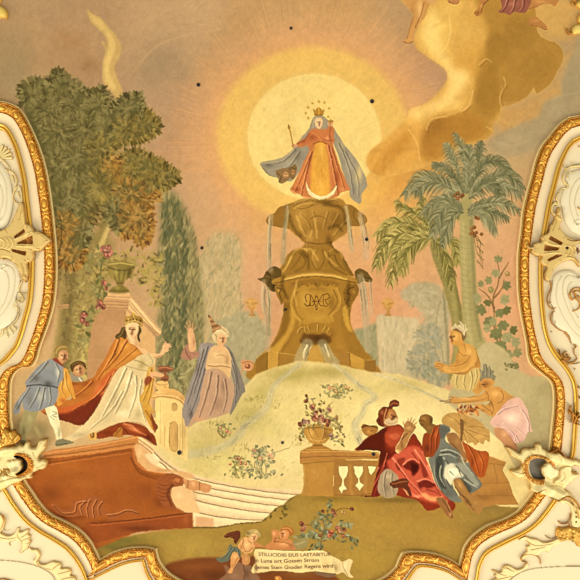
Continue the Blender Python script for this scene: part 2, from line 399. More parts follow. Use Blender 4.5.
D([(255, 110), (240, 200), (262, 300), (270, 400)], 3, '8c865f', .6, clip='T'); D([(225, 240), (245, 320), (262, 400)], 2.5, '8a845e', .6, clip='T')
D([(180, 330), (215, 350), (250, 400)], 2, '85815c', .6, clip='T')
# palms
U(370, 130, 3.625)
PA = ['6f7048', '83815a', '969068', '7a7a52', 'a09a70']
PB = ['7d7436', '968a45', 'b0a058', '877c3c', 'c0ae64']
T('palm_tree', 'shorter yellow olive palm leaning left with drooping fronds', 'palm tree')
A('trunk', [(225, 395), (262, 440), (290, 500), (312, 560), (330, 640), (345, 720), (340, 840), (385, 900), (290, 905), (300, 800), (296, 700), (275, 610), (262, 560), (240, 500), (218, 430)], '9b8d4e', soft=.4)
D([(235, 410), (272, 500), (300, 600), (312, 740), (310, 880)], 12, 'b3a263', .5, soft=2); D([(255, 430), (300, 530), (325, 640), (335, 800)], 9, '81753c', .6, soft=1.5)
for k in range(16): D([(226+k*6.5, 430+k*27), (262+k*5, 426+k*27)], 2, '7a6f3c', .45, .8)
i0 = newpart('crown')
for q, w_ in (([(222, 380), (190, 320), (140, 290), (98, 258)], 46), ([(222, 380), (215, 320), (190, 280), (192, 245)], 40), ([(228, 380), (255, 320), (300, 290), (320, 300)], 44), ([(225, 385), (150, 340), (80, 340), (25, 380)], 60),
   ([(235, 400), (290, 400), (310, 440), (318, 480)], 40), ([(225, 390), (140, 370), (60, 410), (22, 495)], 60), ([(230, 400), (265, 440), (290, 510), (300, 570)], 34),
   ([(228, 395), (160, 390), (100, 440), (75, 560)], 62), ([(225, 390), (175, 400), (130, 450), (110, 520)], 50)):
    frond(q, w_, PB[:3] if RG.rand() < .5 else PB, 58, .55, 1.05)
for q in ([(215, 380), (140, 370), (70, 420)], [(220, 390), (150, 400), (100, 470)], [(215, 375), (130, 345), (60, 355)], [(200, 350), (160, 310)]):
    D(q, 5, 'ccba72', .5, 1.5, 1)
T('palm_tree', 'tall grey green palm with reddish dates under its crown', 'palm tree')
A('trunk', [(334, 205), (366, 205), (374, 300), (378, 400), (382, 480), (388, 580), (398, 700), (430, 790), (480, 860), (380, 880), (345, 800), (335, 700), (330, 560), (324, 420)], 'ab9d62', soft=.4)
D([(335, 330), (342, 480), (350, 640), (370, 800)], 14, 'c0b078', .5, soft=2); D([(366, 330), (374, 480), (382, 640), (400, 760)], 10, '8e8350', .6, soft=1.5)
for k in range(22): D([(326+k*.8, 345+k*20), (350+k, 351+k*20), (374+k*1.2, 345+k*20)], 1.8, '8a8050', .4, .8)
newpart('crown')
for q, w_ in (([(345, 230), (350, 150), (340, 80), (310, 15)], 55), ([(350, 230), (385, 150), (395, 90), (398, 45)], 50), ([(340, 220), (310, 130), (290, 80), (278, 50)], 40), ([(350, 225), (360, 130), (355, 60)], 60),
   ([(340, 225), (300, 165), (270, 135), (232, 122)], 42), ([(338, 235), (270, 190), (190, 170), (125, 235)], 62), ([(335, 245), (270, 200), (210, 190), (165, 225)], 60),
   ([(360, 225), (400, 140), (450, 110), (510, 150)], 55), ([(360, 230), (430, 180), (500, 165), (555, 215)], 62), ([(360, 235), (420, 190), (480, 200), (545, 235)], 50), ([(360, 250), (400, 200), (440, 200), (480, 235)], 44),
   ([(355, 290), (400, 270), (470, 262), (540, 290)], 50), ([(355, 300), (400, 290), (450, 300), (500, 320)], 40), ([(355, 310), (390, 300), (430, 330), (455, 375)], 34),
   ([(335, 290), (290, 250), (240, 260), (195, 300)], 52), ([(335, 300), (290, 270), (250, 310), (228, 380)], 56), ([(338, 300), (310, 300), (280, 350), (262, 420)], 44)):
    frond(q, w_, [PA[:4], PA, PA[1:]][RG.randint(3)], 58, .5, 1.05)
for q in ([(350, 200), (345, 120), (335, 50)], [(360, 220), (420, 150), (470, 130)], [(330, 230), (250, 190), (190, 190)], [(365, 285), (430, 268), (500, 272)], [(365, 240), (430, 195), (500, 190)]):
    D(q, 5, 'a9a27c', .5, 1.5, 1)
for x_, y_ in ((308, 238), (318, 230), (328, 242), (316, 250), (336, 236), (368, 360), (378, 352), (372, 374), (385, 372), (364, 378), (380, 384), (404, 378), (384, 318), (392, 322)):
    newpart('date'); E(x_, y_, 6.5, 6.5, jit('8f5428', .05)); E(x_-1, y_-1, 2.5, 2.5, 'b98048', lab=False, a=.8)
newpart('fruit_stalk')
for q in ([(382, 385), (392, 420), (404, 460), (410, 505)], [(388, 385), (400, 410), (396, 450), (402, 480)], [(376, 385), (384, 430), (392, 455)]):
    D(q, 3, '8c6a38', .8, 2, lab=True, clip=None)
for k in range(24): E(388+k % 6*4, 395+k*4.4, 4, 2, jit('8a7a42', .03), RG.rand()*180)
# vine bush
U(464, 232, 5)
T('leafy_shrub', 'broad leaved shrub with brown stems beside the right frame', 'shrub')
newpart('stem')
for q in ([(150, 400), (145, 330), (170, 260), (175, 190), (165, 150)], [(150, 380), (120, 320), (75, 285)], [(150, 330), (190, 280), (200, 240)], [(175, 230), (205, 180), (222, 150)], [(170, 560), (150, 470), (150, 390)], [(230, 620), (180, 540), (150, 440)]):
    D(q, 9, '8b6b3a', .9, 4, clip=None, lab=True)
newpart('foliage')
LV = ['83834f', '93905c', '77783f', 'a09a68']
def vleaf(x, y, s, g):
    c_ = LV[RG.randint(4)]
    for a_ in (-100, -50, 0, 50, 100):
        r_ = math.radians(g+a_); l_ = s*(1 if abs(a_) < 60 else .75)
        E(x+math.cos(r_)*l_*.5, y+math.sin(r_)*l_*.5, l_*.6, l_*.36, jit(c_, .01), g+a_)
    E(x, y, s*.5, s*.5, c_)
    D([(x, y), (x+math.cos(math.radians(g))*s*.8, y+math.sin(math.radians(g))*s*.8)], 1.6, '6d6d3c', .5)
for x_, y_, s_, g_ in ((170, 142, 24, -90), (160, 200, 26, 100), (128, 242, 24, 180), (88, 262, 20, 200), (206, 266, 26, 20), (72, 332, 30, 160), (196, 336, 30, 20), (92, 385, 32, 150), (176, 398, 30, 70), (208, 388, 26, 30),
    (120, 350, 22, 120), (130, 440, 34, 100), (190, 460, 34, 60), (160, 500, 36, 90), (240, 490, 26, 10), (210, 520, 34, 60), (120, 480, 24, 170), (180, 560, 36, 90), (250, 550, 30, 10), (150, 610, 30, 160), (210, 610, 36, 60), (260, 600, 28, 20), (180, 660, 34, 110), (230, 670, 34, 30), (200, 700, 30, 90), (250, 690, 24, 0), (150, 450, 24, 200)):
    vleaf(x_, y_, s_, g_)
newpart('fig')
E(217, 210, 14, 13, 'a98a4e'); E(213, 206, 5, 5, 'c9ab6c', lab=False); newpart('fig'); E(135, 290, 15, 17, '9c8e52'); E(131, 285, 5, 6, 'b9a868', lab=False); D([(210, 202), (226, 218)], 2, '7d5a30', .7)
U(0, 0, 1)
# ---------- dark cypress ----------
T('cypress_tree', 'dark grey green cypress tree behind the woman in the orange cloak', 'tree')
cy = [(160, 205), (166, 192), (176, 193), (184, 206), (190, 222), (196, 240), (199, 270), (203, 300), (203, 340), (206, 400), (190, 425), (160, 420), (156, 340), (160, 300), (157, 262), (160, 232)]
A('cypress_tree', cy, '918556', soft=2.4)
leaves(cy, ['7c7448', '8a8052', '9c9060', 'b0a068', '70693f', 'ac9a62'], 1300, 8, 1.8, -80, 20, True, .5)
leaves([(162, 210), (178, 205), (188, 260), (186, 330), (180, 380), (166, 370), (164, 300)], ['676a42', '737448', '5f6340'], 420, 8, 2, -80, 18, False, .5)
leaves([(160, 380), (200, 350), (205, 415), (175, 425)], ['a99f68', 'b5a870', '938c5a'], 160, 7, 2, -60, 30, False, .6)
# ---------- big tree at left ----------
T('undergrowth', 'murky olive brown undergrowth around the trunk between frame and pink pedestal', 'undergrowth')
A('undergrowth', [(56, 236), (80, 240), (110, 238), (116, 262), (108, 290), (102, 330), (98, 372), (84, 392), (66, 372), (58, 340), (60, 290)], 'a48d50', soft=2.5)
leaves([(58, 244), (108, 244), (104, 300), (98, 370), (66, 370), (62, 300)], ['8c7a40', '9c8848', 'b39c5a', '7f7038', 'bda866'], 500, 6, 2, None, 60, False, .45)
U(0, 0, 1)
T('leafy_tree', 'large olive and autumn brown tree filling the left side above the stone urn', 'tree')
A('trunk', [(78, 240), (95, 232), (106, 215), (112, 190), (120, 186), (112, 220), (103, 250), (96, 262), (84, 280), (80, 320), (78, 345), (74, 372), (62, 378), (50, 372), (54, 350), (60, 320), (66, 280)], '9a8449', soft=2)
D([(72, 270), (68, 330), (58, 400)], 10, '7c6c3c', .5, soft=3); D([(82, 260), (76, 320), (72, 380)], 5, 'a39552', .6, soft=2)
D([(96, 255), (108, 230), (115, 205)], 5, 'c9b06a', .7, soft=1.4)
A('trunk', [(76, 300), (98, 270), (100, 320), (96, 350), (92, 390), (76, 420), (74, 350)], 'a89052', soft=2.5, label='pale sunlit undergrowth behind the garland')
leaves([(76, 300), (98, 280), (98, 350), (78, 400)], ['a0904e', 'c9b468', '8e8446'], 160, 7, 2, -80, 30, False, .4)
D([(80, 330), (84, 380), (80, 410)], 6, 'cdb96c', .45, soft=3)
leaves([(58, 250), (104, 250), (100, 300), (96, 370), (66, 372), (62, 300)], ['87703c', 'a18a50', '74623a', 'ab9458', '917038'], 420, 6, 1.8, None, 60, False, .4)
newpart('foliage')
base = [(20, 96), (24, 84), (36, 80), (48, 84), (56, 72), (64, 74), (70, 84), (80, 86), (92, 94), (102, 88), (106, 100), (114, 106), (128, 96), (140, 96), (143, 108), (156, 120), (158, 130), (140, 141), (124, 143), (114, 148), (110, 156), (118, 162), (126, 153), (140, 152), (152, 158), (172, 170), (178, 180), (158, 192), (150, 206), (152, 226), (145, 244), (134, 238), (118, 232), (106, 212), (92, 222), (84, 256), (74, 268), (60, 262), (56, 240), (52, 200), (44, 160), (30, 125)]
A2(base, '77703c', soft=1.5)
BOUGH = [(32, 95, 15, 0), (60, 90, 20, 0), (48, 110, 20, 0), (72, 105, 18, 0), (100, 105, 16, 0), (60, 130, 22, 0), (85, 130, 22, 0), (112, 120, 17, 0), (130, 108, 15, 0), (145, 125, 13, 1), (128, 130, 15, 1), (75, 160, 24, 0), (55, 165, 16, 0),
    (102, 150, 18, 1), (115, 170, 14, 2), (100, 185, 18, 1), (150, 172, 18, 1), (132, 168, 14, 1), (160, 180, 13, 1), (80, 195, 20, 0), (130, 195, 18, 2), (150, 200, 12, 2), (64, 200, 14, 0), (95, 215, 14, 3), (115, 213, 15, 0), (135, 218, 17, 2), (140, 236, 10, 2), (66, 225, 14, 2), (72, 255, 12, 2), (62, 245, 10, 2), (85, 232, 10, 0)]
PALS = [['645a30', '736739', '827643', '8f824e'], ['6b5c2c', '7f6c34', '8e7838', '9a8442'], ['7a5428', '96682c', 'aa7a34', 'b48a44'], ['5f522a', '70602f', '866f36', '927a40']]
for x_, y_, r_, p_ in BOUGH:
    B(x_+r_*.25, y_+r_*.35, r_*1.1, r_*.9, PALS[p_][0], .35)
for x_, y_, r_, p_ in BOUGH:
    cluster(x_, y_, r_, PALS[p_], int(r_*r_*.40), 6.2, 2.2, outline=None, a=.5)
for side in range(2):
    o_ = cat(np.array(base, float)); dd = np.r_[0, np.cumsum(np.hypot(*(o_[1:]-o_[:-1]).T))]
    for s_ in np.arange(0, dd[-1], 3.1 if side else 5.2):
        i_ = min(int(np.searchsorted(dd, s_)), len(o_)-2); tn = o_[i_+1]-o_[i_-1]; tn /= np.hypot(*tn)+1e-6; nn = np.array([tn[1], -tn[0]])
        q = o_[i_]
        if inpoly(o_, np.array([[q[0]+nn[0]*3]]), np.array([[q[1]+nn[1]*3]]))[0, 0]: nn = -nn
        if q[0] < 58 and q[1] > 105: continue
        near = min(BOUGH, key=lambda b_: math.hypot(b_[0]-q[0], b_[1]-q[1])); g_ = math.degrees(math.atan2(nn[1], nn[0]))
        for e_ in (-38, 38, 0):
            r_ = math.radians(g_+e_+RG.randn()*8); L_ = (4.6 if e_ == 0 else 3.6)*(.8+.4*RG.rand())
            E(q[0]-nn[0]*(3.5 if side == 0 else 1)+math.cos(r_)*L_*.6, q[1]-nn[1]*(3.5 if side == 0 else 1)+math.sin(r_)*L_*.6, L_*.75, 1.35, jit(PALS[near[3]][RG.randint(4)], .02), math.degrees(r_), True, None, .9)
for x_, y_, r_, p_ in BOUGH:       # lit leaf edges and dark gaps
    for k in range(int(r_*1.2)):
        t = RG.rand()*6.28; q = r_*math.sqrt(RG.rand())*.95; X_, Y_ = x_+q*math.cos(t), y_+q*math.sin(t)
        D([(X_, Y_), (X_+2.5*math.cos(t+.5), Y_+2.5*math.sin(t+.5)), (X_+4*math.cos(t), Y_+4*math.sin(t))], .7, '4a4220' if k % 2 else 'a39858', .45, .3)
for x_, y_, c_ in ((115, 168, 'b5812e'), (118, 178, 'ad7a2c'), (95, 195, 'b59a4c'), (104, 198, 'c7a54c'), (137, 240, 'a3803c'), (68, 232, 'aa7832'), (110, 235, 'b09648')):
    B(x_, y_, 7, 6, c_, .5)
for q in ([(98, 235), (100, 246), (95, 252)], [(60, 215), (62, 232), (60, 250)], [(55, 225), (66, 232)], [(75, 235), (66, 250)]): D(q, .8, '5c4620', .6)
T('garden_foliage', 'olive green leaves mingled around the stone urn pedestal', 'foliage')
newpart('garden_foliage')
for x_, y_, r_, p_ in ((92, 262, 10, 0), (100, 275, 9, 1), (96, 292, 8, 0), (145, 262, 12, 1), (152, 280, 13, 1), (138, 275, 9, 3), (158, 262, 8, 1), (156, 300, 9, 1), (90, 320, 8, 0), (86, 340, 8, 0), (92, 355, 8, 3), (96, 340, 6, 0), (112, 258, 8, 1), (130, 256, 8, 3)):
    cluster(x_, y_, r_, [[q for q in PALS[p_]][0], 'a08f48', 'b39c50'] if p_ else ['80793e', '8f8650', '9d9458'], int(r_*r_*.45), 5, 2, a=.6)
# ---------- stone pedestal with urn at left ----------
U(0, 190, 2.9)
T('stone_pedestal', 'tall pink stone pedestal with a moulded cornice behind the woman in the orange cloak', 'pedestal')
A('shaft', [(308, 335), (368, 345), (450, 425), (452, 560), (440, 640), (250, 640), (255, 480), (270, 375)], 'bd8d5e', sm=0)
P([(365, 345), (455, 425), (455, 640), (362, 640)], 'd3a66c', 1, .3, 0); B(310, 420, 40, 50, 'c89a68', .4); D([(364, 350), (360, 640)], 2, 'a87a4c', .7)
B(285, 470, 20, 60, 'b58e58', .5)
A('cornice', [(304, 312), (378, 316), (384, 310), (470, 408), (465, 420), (455, 424), (372, 348), (298, 342)], 'cb9a66', sm=0)
P([(378, 296), (470, 405), (466, 420), (372, 345)], 'deb67c', 1, .2, 0)
for k in (0, 9, 16, 24): D([(379-k*.2, 306+k), (466-k*.6, 408+k*.5)], 2, 'a87c50' if k % 2 == 0 else 'f0d09a', .7)
for k in (322, 331, 340): D([(302, k), (372, k+4)], 2, 'a2764c', .7)
A('top_slab', [(310, 296), (376, 298), (382, 312), (378, 318), (306, 314)], 'd9aa74', sm=0)
D([(308, 308), (378, 311)], 1.8, 'a2764a', .7); D([(310, 298), (376, 300)], 2, 'eac48c', .7)
A('wall_ledge', [(168, 334), (200, 330), (200, 342), (168, 346)], 'bb8f5e', sm=0); D([(168, 341), (200, 337)], 2, '8f6c42', .6)
T('stone_urn', 'mossy olive stone urn standing on the pink pedestal at left', 'urn')
A('bowl', [(314, 216), (330, 208), (360, 206), (386, 214), (392, 224), (388, 236), (380, 248), (366, 262), (345, 268), (326, 258), (316, 240)], '94803c', soft=.3)
B(334, 236, 10, 16, 'b8a45a', .7); B(376, 238, 12, 20, '6b5a28', .7); D([(314, 224), (340, 232), (370, 232), (392, 222)], 5, '736230', .7)
for k in range(9): D([(322+k*8, 232), (330+k*5.5, 262)], 1.6, '63531f' if k % 2 else 'b9a355', .5)
D([(316, 216), (350, 212), (388, 218)], 3.5, 'bfa95c', .8)
A('foot', [(336, 264), (362, 262), (358, 276), (368, 284), (374, 298), (318, 298), (326, 284), (340, 276)], '8d7838', soft=.3)
B(340, 284, 8, 8, 'b09a50', .6); D([(322, 292), (372, 292)], 2.5, '675624', .6); D([(336, 270), (360, 270)], 3, '6b5a28', .7)
# garland of roses
U(0, 190, 2.9)
T('rose_garland', 'hanging garland of pink and red roses left of the stone urn', 'garland')
newpart('greenery')
for q in ([(308, 165), (300, 200), (292, 240), (296, 280), (305, 300)], [(296, 280), (285, 310), (290, 335)], [(265, 340), (245, 370), (235, 400)]): D(q, 4, '6e6a36', .8, clip=None, lab=True)
for x_, y_ in ((290, 175), (325, 185), (300, 215), (285, 255), (315, 275), (290, 295), (300, 330), (275, 345), (240, 355), (262, 385), (230, 400), (250, 410), (255, 345), (280, 270), (310, 300)):
    E(x_+RG.randn()*4, y_+RG.randn()*4, 9, 4.5, jit('7d7a42', .03), RG.rand()*180)
def rose(x, y, r, c='b5564a'):
    newpart('rose')
    c = hx(c)*.72+hx('b08a58')*.28; E(x, y, r, r*.85, jit(c*.82+.04, .02), RG.rand()*90)
    for k in range(7):
        t = RG.rand()*6.28; q = r*(.25+.45*RG.rand()); f_ = [1.25, .7, 1.05, 1.35, .6, 1.1, .85][k]
        E(x+q*math.cos(t), y+q*math.sin(t), r*.42, r*.22, jit(np.clip(c*f_+(.06 if f_ > 1 else 0), 0, 1), .02), math.degrees(t)+90, lab=False, a=.8)
for x_, y_, r_ in ((300, 172, 11), (316, 166, 9), (312, 188, 12), (322, 180, 8), (302, 270, 9), (308, 286, 7), (290, 328, 11), (300, 340, 8), (284, 340, 7), (246, 362, 10), (240, 378, 10), (253, 388, 8), (238, 364, 7)):
    rose(x_, y_, r_, ['b0584a', 'c0665a', 'a34c3a'][RG.randint(3)])
# ---------- the fountain ----------
T('fountain', 'tall golden ochre stone fountain with a monogram cartouche, crowned woman on top', 'fountain')
U(245, 180, 4.143)
A('spout_basin', [(88, 165), (100, 148), (120, 138), (135, 118), (155, 108), (215, 100), (215, 205), (190, 205), (150, 198), (110, 190), (92, 182)], 'b07f30')
A('spout_basin', [(390, 100), (420, 100), (450, 108), (475, 130), (500, 150), (505, 175), (480, 190), (440, 192), (390, 205)], 'b07f30')
B(110, 165, 20, 14, 'c79a48', .6); B(150, 130, 20, 14, 'c8994a', .5); B(480, 160, 18, 16, 'cfa050', .6); D([(118, 145), (128, 170), (120, 195)], 3, '7e5a20', .7); D([(145, 120), (160, 150), (165, 190)], 3, '86601f', .6)
D([(455, 120), (450, 150), (470, 180)], 3, '86601f', .6)
A('basin', [(190, 102), (205, 92), (225, 82), (250, 76), (300, 72), (350, 76), (385, 76), (405, 84), (418, 102), (425, 130), (432, 165), (430, 200), (415, 225), (390, 240), (355, 258), (250, 258), (225, 240), (200, 220), (185, 200), (182, 160)], 'c08c38', soft=.4)
for x_, y_, rx, ry, c_, a_ in ((230, 150, 25, 50, 'd5a850', .5), (385, 170, 40, 50, '9c6c22', .6), (300, 120, 60, 20, 'ca9a44', .5), (220, 100, 30, 14, 'a87a2e', .6), (330, 90, 50, 12, '9b6e24', .6), (300, 200, 60, 30, 'b17f2e', .6), (240, 235, 30, 20, '9b6d22', .5)): B(x_, y_, rx, ry, c_, a_)
for q in ([(190, 160), (230, 190), (260, 240)], [(230, 140), (260, 180), (280, 245)], [(280, 130), (290, 180), (300, 250)], [(340, 130), (325, 190), (315, 250)], [(385, 140), (360, 190), (335, 250)], [(425, 160), (390, 200), (350, 250)]):
    D(q, 5, 'dcb25c', .5, 2, .8); D([(a+5, b+3) for a, b in q], 3, '8a5f1c', .55, 1, .6)
for q in ([(200, 110), (240, 120), (280, 105), (300, 90), (340, 95), (360, 110), (410, 108)], [(250, 90), (270, 80), (285, 95), (270, 105)], [(350, 92), (375, 84), (385, 98)], [(270, 160), (300, 150), (330, 160), (345, 180)]): D(q, 3, '8e6320', .6, 1.5)
D([(205, 97), (250, 82), (300, 78), (380, 82)], 3, 'e0b865', .6)
A('neck', [(238, 225), (262, 205), (340, 205), (362, 228), (372, 245), (360, 262), (372, 285), (385, 300), (225, 300), (240, 275), (248, 255)], 'b88434', soft=.3)
B(270, 240, 20, 25, 'd0a24a', .6); B(345, 250, 16, 30, '92651f', .7); D([(245, 255), (300, 265), (360, 258)], 4, '86601f', .6); D([(262, 210), (258, 240), (252, 275)], 3, 'd9b05a', .5)
A('shoulder_scroll', [(225, 282), (255, 278), (300, 272), (350, 276), (390, 295), (410, 320), (430, 360), (445, 385), (450, 400), (400, 396), (300, 382), (200, 394), (135, 408), (130, 385), (150, 360), (165, 330), (185, 300)], 'b5832f', soft=.3)
for q, c_, w_ in (([(262, 300), (240, 282), (210, 292), (190, 320), (175, 355), (145, 385)], 'dcb25a', 6), ([(225, 300), (250, 330), (240, 360), (205, 380)], '8a5f1c', 5), ([(235, 310), (215, 340), (190, 372)], '976b24', 6), ([(260, 300), (262, 320), (248, 312)], '7a5218', 3),
    ([(345, 300), (370, 285), (395, 305), (410, 340), (435, 380)], 'd0a24a', 6), ([(345, 320), (350, 345), (375, 370), (420, 392)], '8a5f1c', 5), ([(370, 310), (385, 345), (415, 375)], '8f6420', 6), ([(345, 300), (348, 316), (358, 310)], '7a5218', 3),
    ([(278, 340), (300, 375), (325, 340)], '9a6d25', 4), ([(290, 290), (280, 320), (295, 360)], 'd8ac54', 6), ([(320, 290), (328, 330), (310, 370)], '8f6420', 4)): D(q, w_, c_, .65, w_*.4, .7)
B(300, 320, 18, 30, 'c6933c', .6)
A('spout_mask', [(52, 408), (72, 404), (88, 380), (105, 362), (125, 358), (150, 372), (150, 400), (148, 440), (135, 462), (110, 460), (90, 440), (75, 425)], '7c5f28', label='dark lion mask spout on the left')
D([(60, 408), (90, 400), (120, 410)], 4, 'a07c38', .6); B(110, 385, 14, 12, '97733a', .6); B(120, 440, 12, 16, '5b4520', .7); D([(90, 380), (105, 400), (100, 430)], 3, '4f3c1a', .7)
A('spout_mask', [(455, 380), (475, 366), (500, 378), (520, 400), (528, 420), (510, 424), (490, 420), (470, 430), (458, 410)], '8a692c', label='lion mask spout on the right')
B(480, 390, 12, 10, 'a8823c', .6); D([(470, 385), (490, 400), (520, 410)], 3, '5b4520', .7)
A('body', [(135, 408), (200, 396), (250, 385), (300, 381), (350, 384), (400, 394), (462, 410), (462, 440), (470, 470), (452, 500), (438, 545), (437, 590), (456, 638), (493, 700), (530, 748), (530, 830), (40, 830), (45, 750), (92, 700), (128, 650), (146, 600), (158, 550), (158, 500), (132, 480), (135, 450)], 'c08a30', soft=.3)
# lower part traced in its own frame
U(240, 280, 3.867)
P([(160, 90), (165, 130), (160, 180), (140, 225), (105, 268), (62, 310), (110, 330), (165, 275), (205, 200), (218, 130), (215, 90)], 'b07c28', .9, 1)
P([(195, 110), (218, 120), (215, 160), (200, 205), (170, 250), (150, 282), (105, 275), (135, 250), (175, 205), (192, 160)], 'd9a53e', .85, .8)
P([(400, 110), (420, 110), (425, 160), (445, 210), (480, 270), (500, 310), (430, 285), (405, 240), (390, 180)], 'b9852e', .9, .8); P([(398, 110), (420, 100), (422, 160), (436, 200), (416, 190), (400, 150)], 'dba840', .8, .6)
P([(210, 40), (240, 20), (350, 20), (380, 50), (385, 90), (365, 130), (350, 165), (290, 180), (235, 165), (205, 130), (195, 90)], 'cc9736', .9, 1.2)
for x_, y_, rx, ry, c_, a_ in ((250, 70, 22, 40, 'dcae4e', .6), (355, 90, 18, 36, 'a87626', .6), (300, 145, 50, 20, 'd9a640', .5), (300, 35, 50, 10, 'b07d2c', .5), (240, 200, 20, 20, '9a6a20', .6), (350, 210, 16, 26, 'a06f22', .6), (385, 250, 20, 20, 'c8943a', .4)): B(x_, y_, rx, ry, c_, a_)
for q, c_, w_ in (([(212, 40), (196, 85), (208, 130), (232, 160), (225, 185)], 'e6bc5c', 5), ([(222, 45), (208, 85), (220, 125), (245, 155)], '8f621c', 3), ([(372, 30), (388, 70), (380, 110), (352, 135), (362, 160)], 'e0b252', 5), ([(362, 40), (376, 75), (366, 108), (340, 135)], '8a5d1a', 3.5),
    ([(160, 20), (175, 60), (160, 90), (170, 120)], '8a5d1a', 4), ([(425, 20), (405, 50), (420, 85), (412, 110)], '8a5d1a', 4), ([(410, 40), (430, 45), (432, 70), (412, 72)], '7d5418', 3)): D(q, w_, c_, .6, w_*.5, .6)
A('cornice', [(128, -2), (180, -14), (250, -26), (300, -29), (360, -25), (420, -12), (448, 0), (446, 12), (400, 2), (340, -9), (290, -12), (240, -9), (190, 2), (132, 18)], 'c89236')
D([(175, -2), (240, -18), (300, -21), (360, -16), (410, -2)], 8, 'e8bf60', .85, 8, .8); D([(130, 14), (190, 0), (240, -10), (290, -13), (340, -10), (400, 0), (446, 10)], 2.5, '7e5418', .8)
A('scallop_border', [(200, 12), (240, 2), (290, -3), (345, 2), (385, 14), (370, 26), (350, 18), (335, 26), (315, 18), (300, 28), (280, 18), (262, 26), (245, 20), (220, 32)], 'b17e2c')
for k in range(7): D([(215+k*25, 10+abs(3-k)*3), (222+k*24, 22+abs(3-k)*3)], 3, '7d5418' if k % 2 else 'dcae50', .6)
A('corner_scroll', [(135, 25), (158, 18), (170, 30), (165, 50), (172, 75), (160, 95), (148, 70), (138, 48)], 'ad7c2c', label='curled stone scroll on the left corner'); D([(145, 30), (160, 35), (152, 50), (162, 80)], 3, '6e4a16', .7); B(148, 40, 6, 6, 'e0b358', .7)
A('corner_scroll', [(420, 22), (450, 15), (460, 35), (455, 55), (440, 80), (425, 105), (405, 90), (400, 60), (402, 35)], 'a57528', label='curled stone scroll on the right corner'); D([(440, 25), (415, 40), (425, 60), (412, 90)], 3, '68460f', .7); B(440, 45, 8, 10, 'c4923e', .7)
for y_ in (50, 75, 100, 130): D([(400, y_), (430, y_+6)], 2.5, '6e4a16', .5)
A('monogram', [(252, 60), (262, 50), (280, 52), (292, 78), (305, 52), (330, 50), (345, 60), (342, 92), (350, 100), (330, 106), (305, 108), (296, 116), (285, 106), (255, 104), (245, 96), (252, 88)], None, label='interlaced red brown crowned letters M and A')
for q in ([(250, 92), (262, 102), (272, 90), (272, 58), (285, 80), (296, 102), (307, 80), (322, 56), (322, 92), (332, 104), (348, 92)], [(258, 84), (252, 64), (262, 54), (276, 60)], [(268, 100), (285, 96), (296, 60), (310, 98), (330, 100)], [(322, 58), (338, 52), (346, 64), (336, 74), (328, 76), (340, 96)], [(292, 102), (296, 116), (300, 104)], [(280, 84), (314, 84)]):
    D([(a+.8, b+1.2) for a, b in q], 2.6, 'e6bd60', .5, clip='T'); D(q, 2.8, '7e3a14', .95, 2, .25, clip='T')
A('grotto_mouth', [(238, 210), (262, 205), (300, 210), (330, 206), (345, 214), (346, 245), (238, 245)], '8a5c22', soft=.3); B(300, 225, 40, 14, '6f451a', .6); B(255, 230, 14, 10, 'a5742c', .5)
A('shell_hood', [(220, 215), (216, 190), (232, 176), (255, 178), (270, 168), (300, 165), (325, 170), (345, 175), (352, 195), (350, 215), (335, 210), (320, 200), (300, 208), (280, 204), (262, 208), (245, 205), (238, 225), (228, 232)], 'bb872f', soft=.3)
for q in ([(222, 205), (235, 182), (258, 190)], [(262, 180), (270, 195), (290, 200)], [(300, 172), (298, 200)], [(330, 178), (318, 198)], [(345, 185), (338, 202)], [(250, 182), (252, 200)]): D(q, 4, 'e3b855', .7, 2, .5); D([(a+4, b+2) for a, b in q], 2.5, '7a5016', .6, 1.2)
A('plinth', [(62, 302), (105, 272), (150, 280), (225, 292), (230, 322), (110, 355), (60, 362)], 'b5822e', sm=0, label='left stepped plinth block')
P([(105, 276), (152, 280), (148, 335), (105, 352)], 'd8a442', .9, .3, 0); P([(152, 280), (225, 292), (222, 320), (150, 336)], 'bf8a34', .9, .3, 0); D([(106, 274), (104, 352)], 3, '8a5c1c', .7); D([(62, 303), (104, 276), (150, 281), (226, 292)], 3, 'e5bd60', .7); D([(152, 282), (149, 335)], 2, '93661f', .6)
A('plinth', [(350, 285), (420, 278), (480, 308), (524, 308), (524, 358), (480, 352), (424, 330), (350, 318)], 'c08a36', sm=0, label='right stepped plinth block')
P([(478, 308), (526, 306), (526, 360), (482, 354)], 'b27f30', .9, .3, 0); P([(424, 282), (480, 308), (480, 352), (426, 332)], 'd4a040', .9, .3, 0); D([(422, 282), (426, 332)], 3, '8a5c1c', .7); D([(350, 285), (420, 279), (480, 307), (524, 307)], 3, 'e5bd60', .6)
P([(228, 268), (290, 262), (350, 268), (352, 318), (228, 322)], 'c8933a', .95, .3, 0, clip='T')
P([(270, 255), (310, 255), (325, 320), (262, 320)], 'd3a145', .8, .6, 0, clip='T')
U(245, 180, 4.143)
for q, w_ in (([(186, 150), (196, 190), (228, 232)], 10), ([(330, 100), (390, 112), (412, 140), (414, 180)], 12), ([(350, 200), (380, 190), (400, 210)], 12), ([(356, 262), (372, 290), (386, 300)], 8), ([(410, 330), (430, 375), (446, 390)], 10), ([(240, 300), (262, 330), (262, 366)], 8), ([(160, 400), (155, 440), (176, 490)], 10), ([(430, 430), (425, 500), (436, 560)], 9)):
    D(q, w_, '6e4c14', .5, w_*.5, 2, clip='T')
for q, w_ in (([(206, 116), (240, 100), (290, 94)], 7), ([(214, 150), (232, 200), (250, 232)], 7), ([(290, 160), (296, 210), (298, 240)], 8), ([(250, 286), (276, 290), (300, 330)], 7), ([(190, 320), (172, 360), (160, 380)], 7), ([(276, 212), (268, 236)], 8), ([(215, 420), (205, 470), (215, 520)], 6), ([(330, 300), (350, 330), (380, 356)], 6)):
    D(q, w_, 'ecc468', .55, w_*.4, 1.2, clip='T')
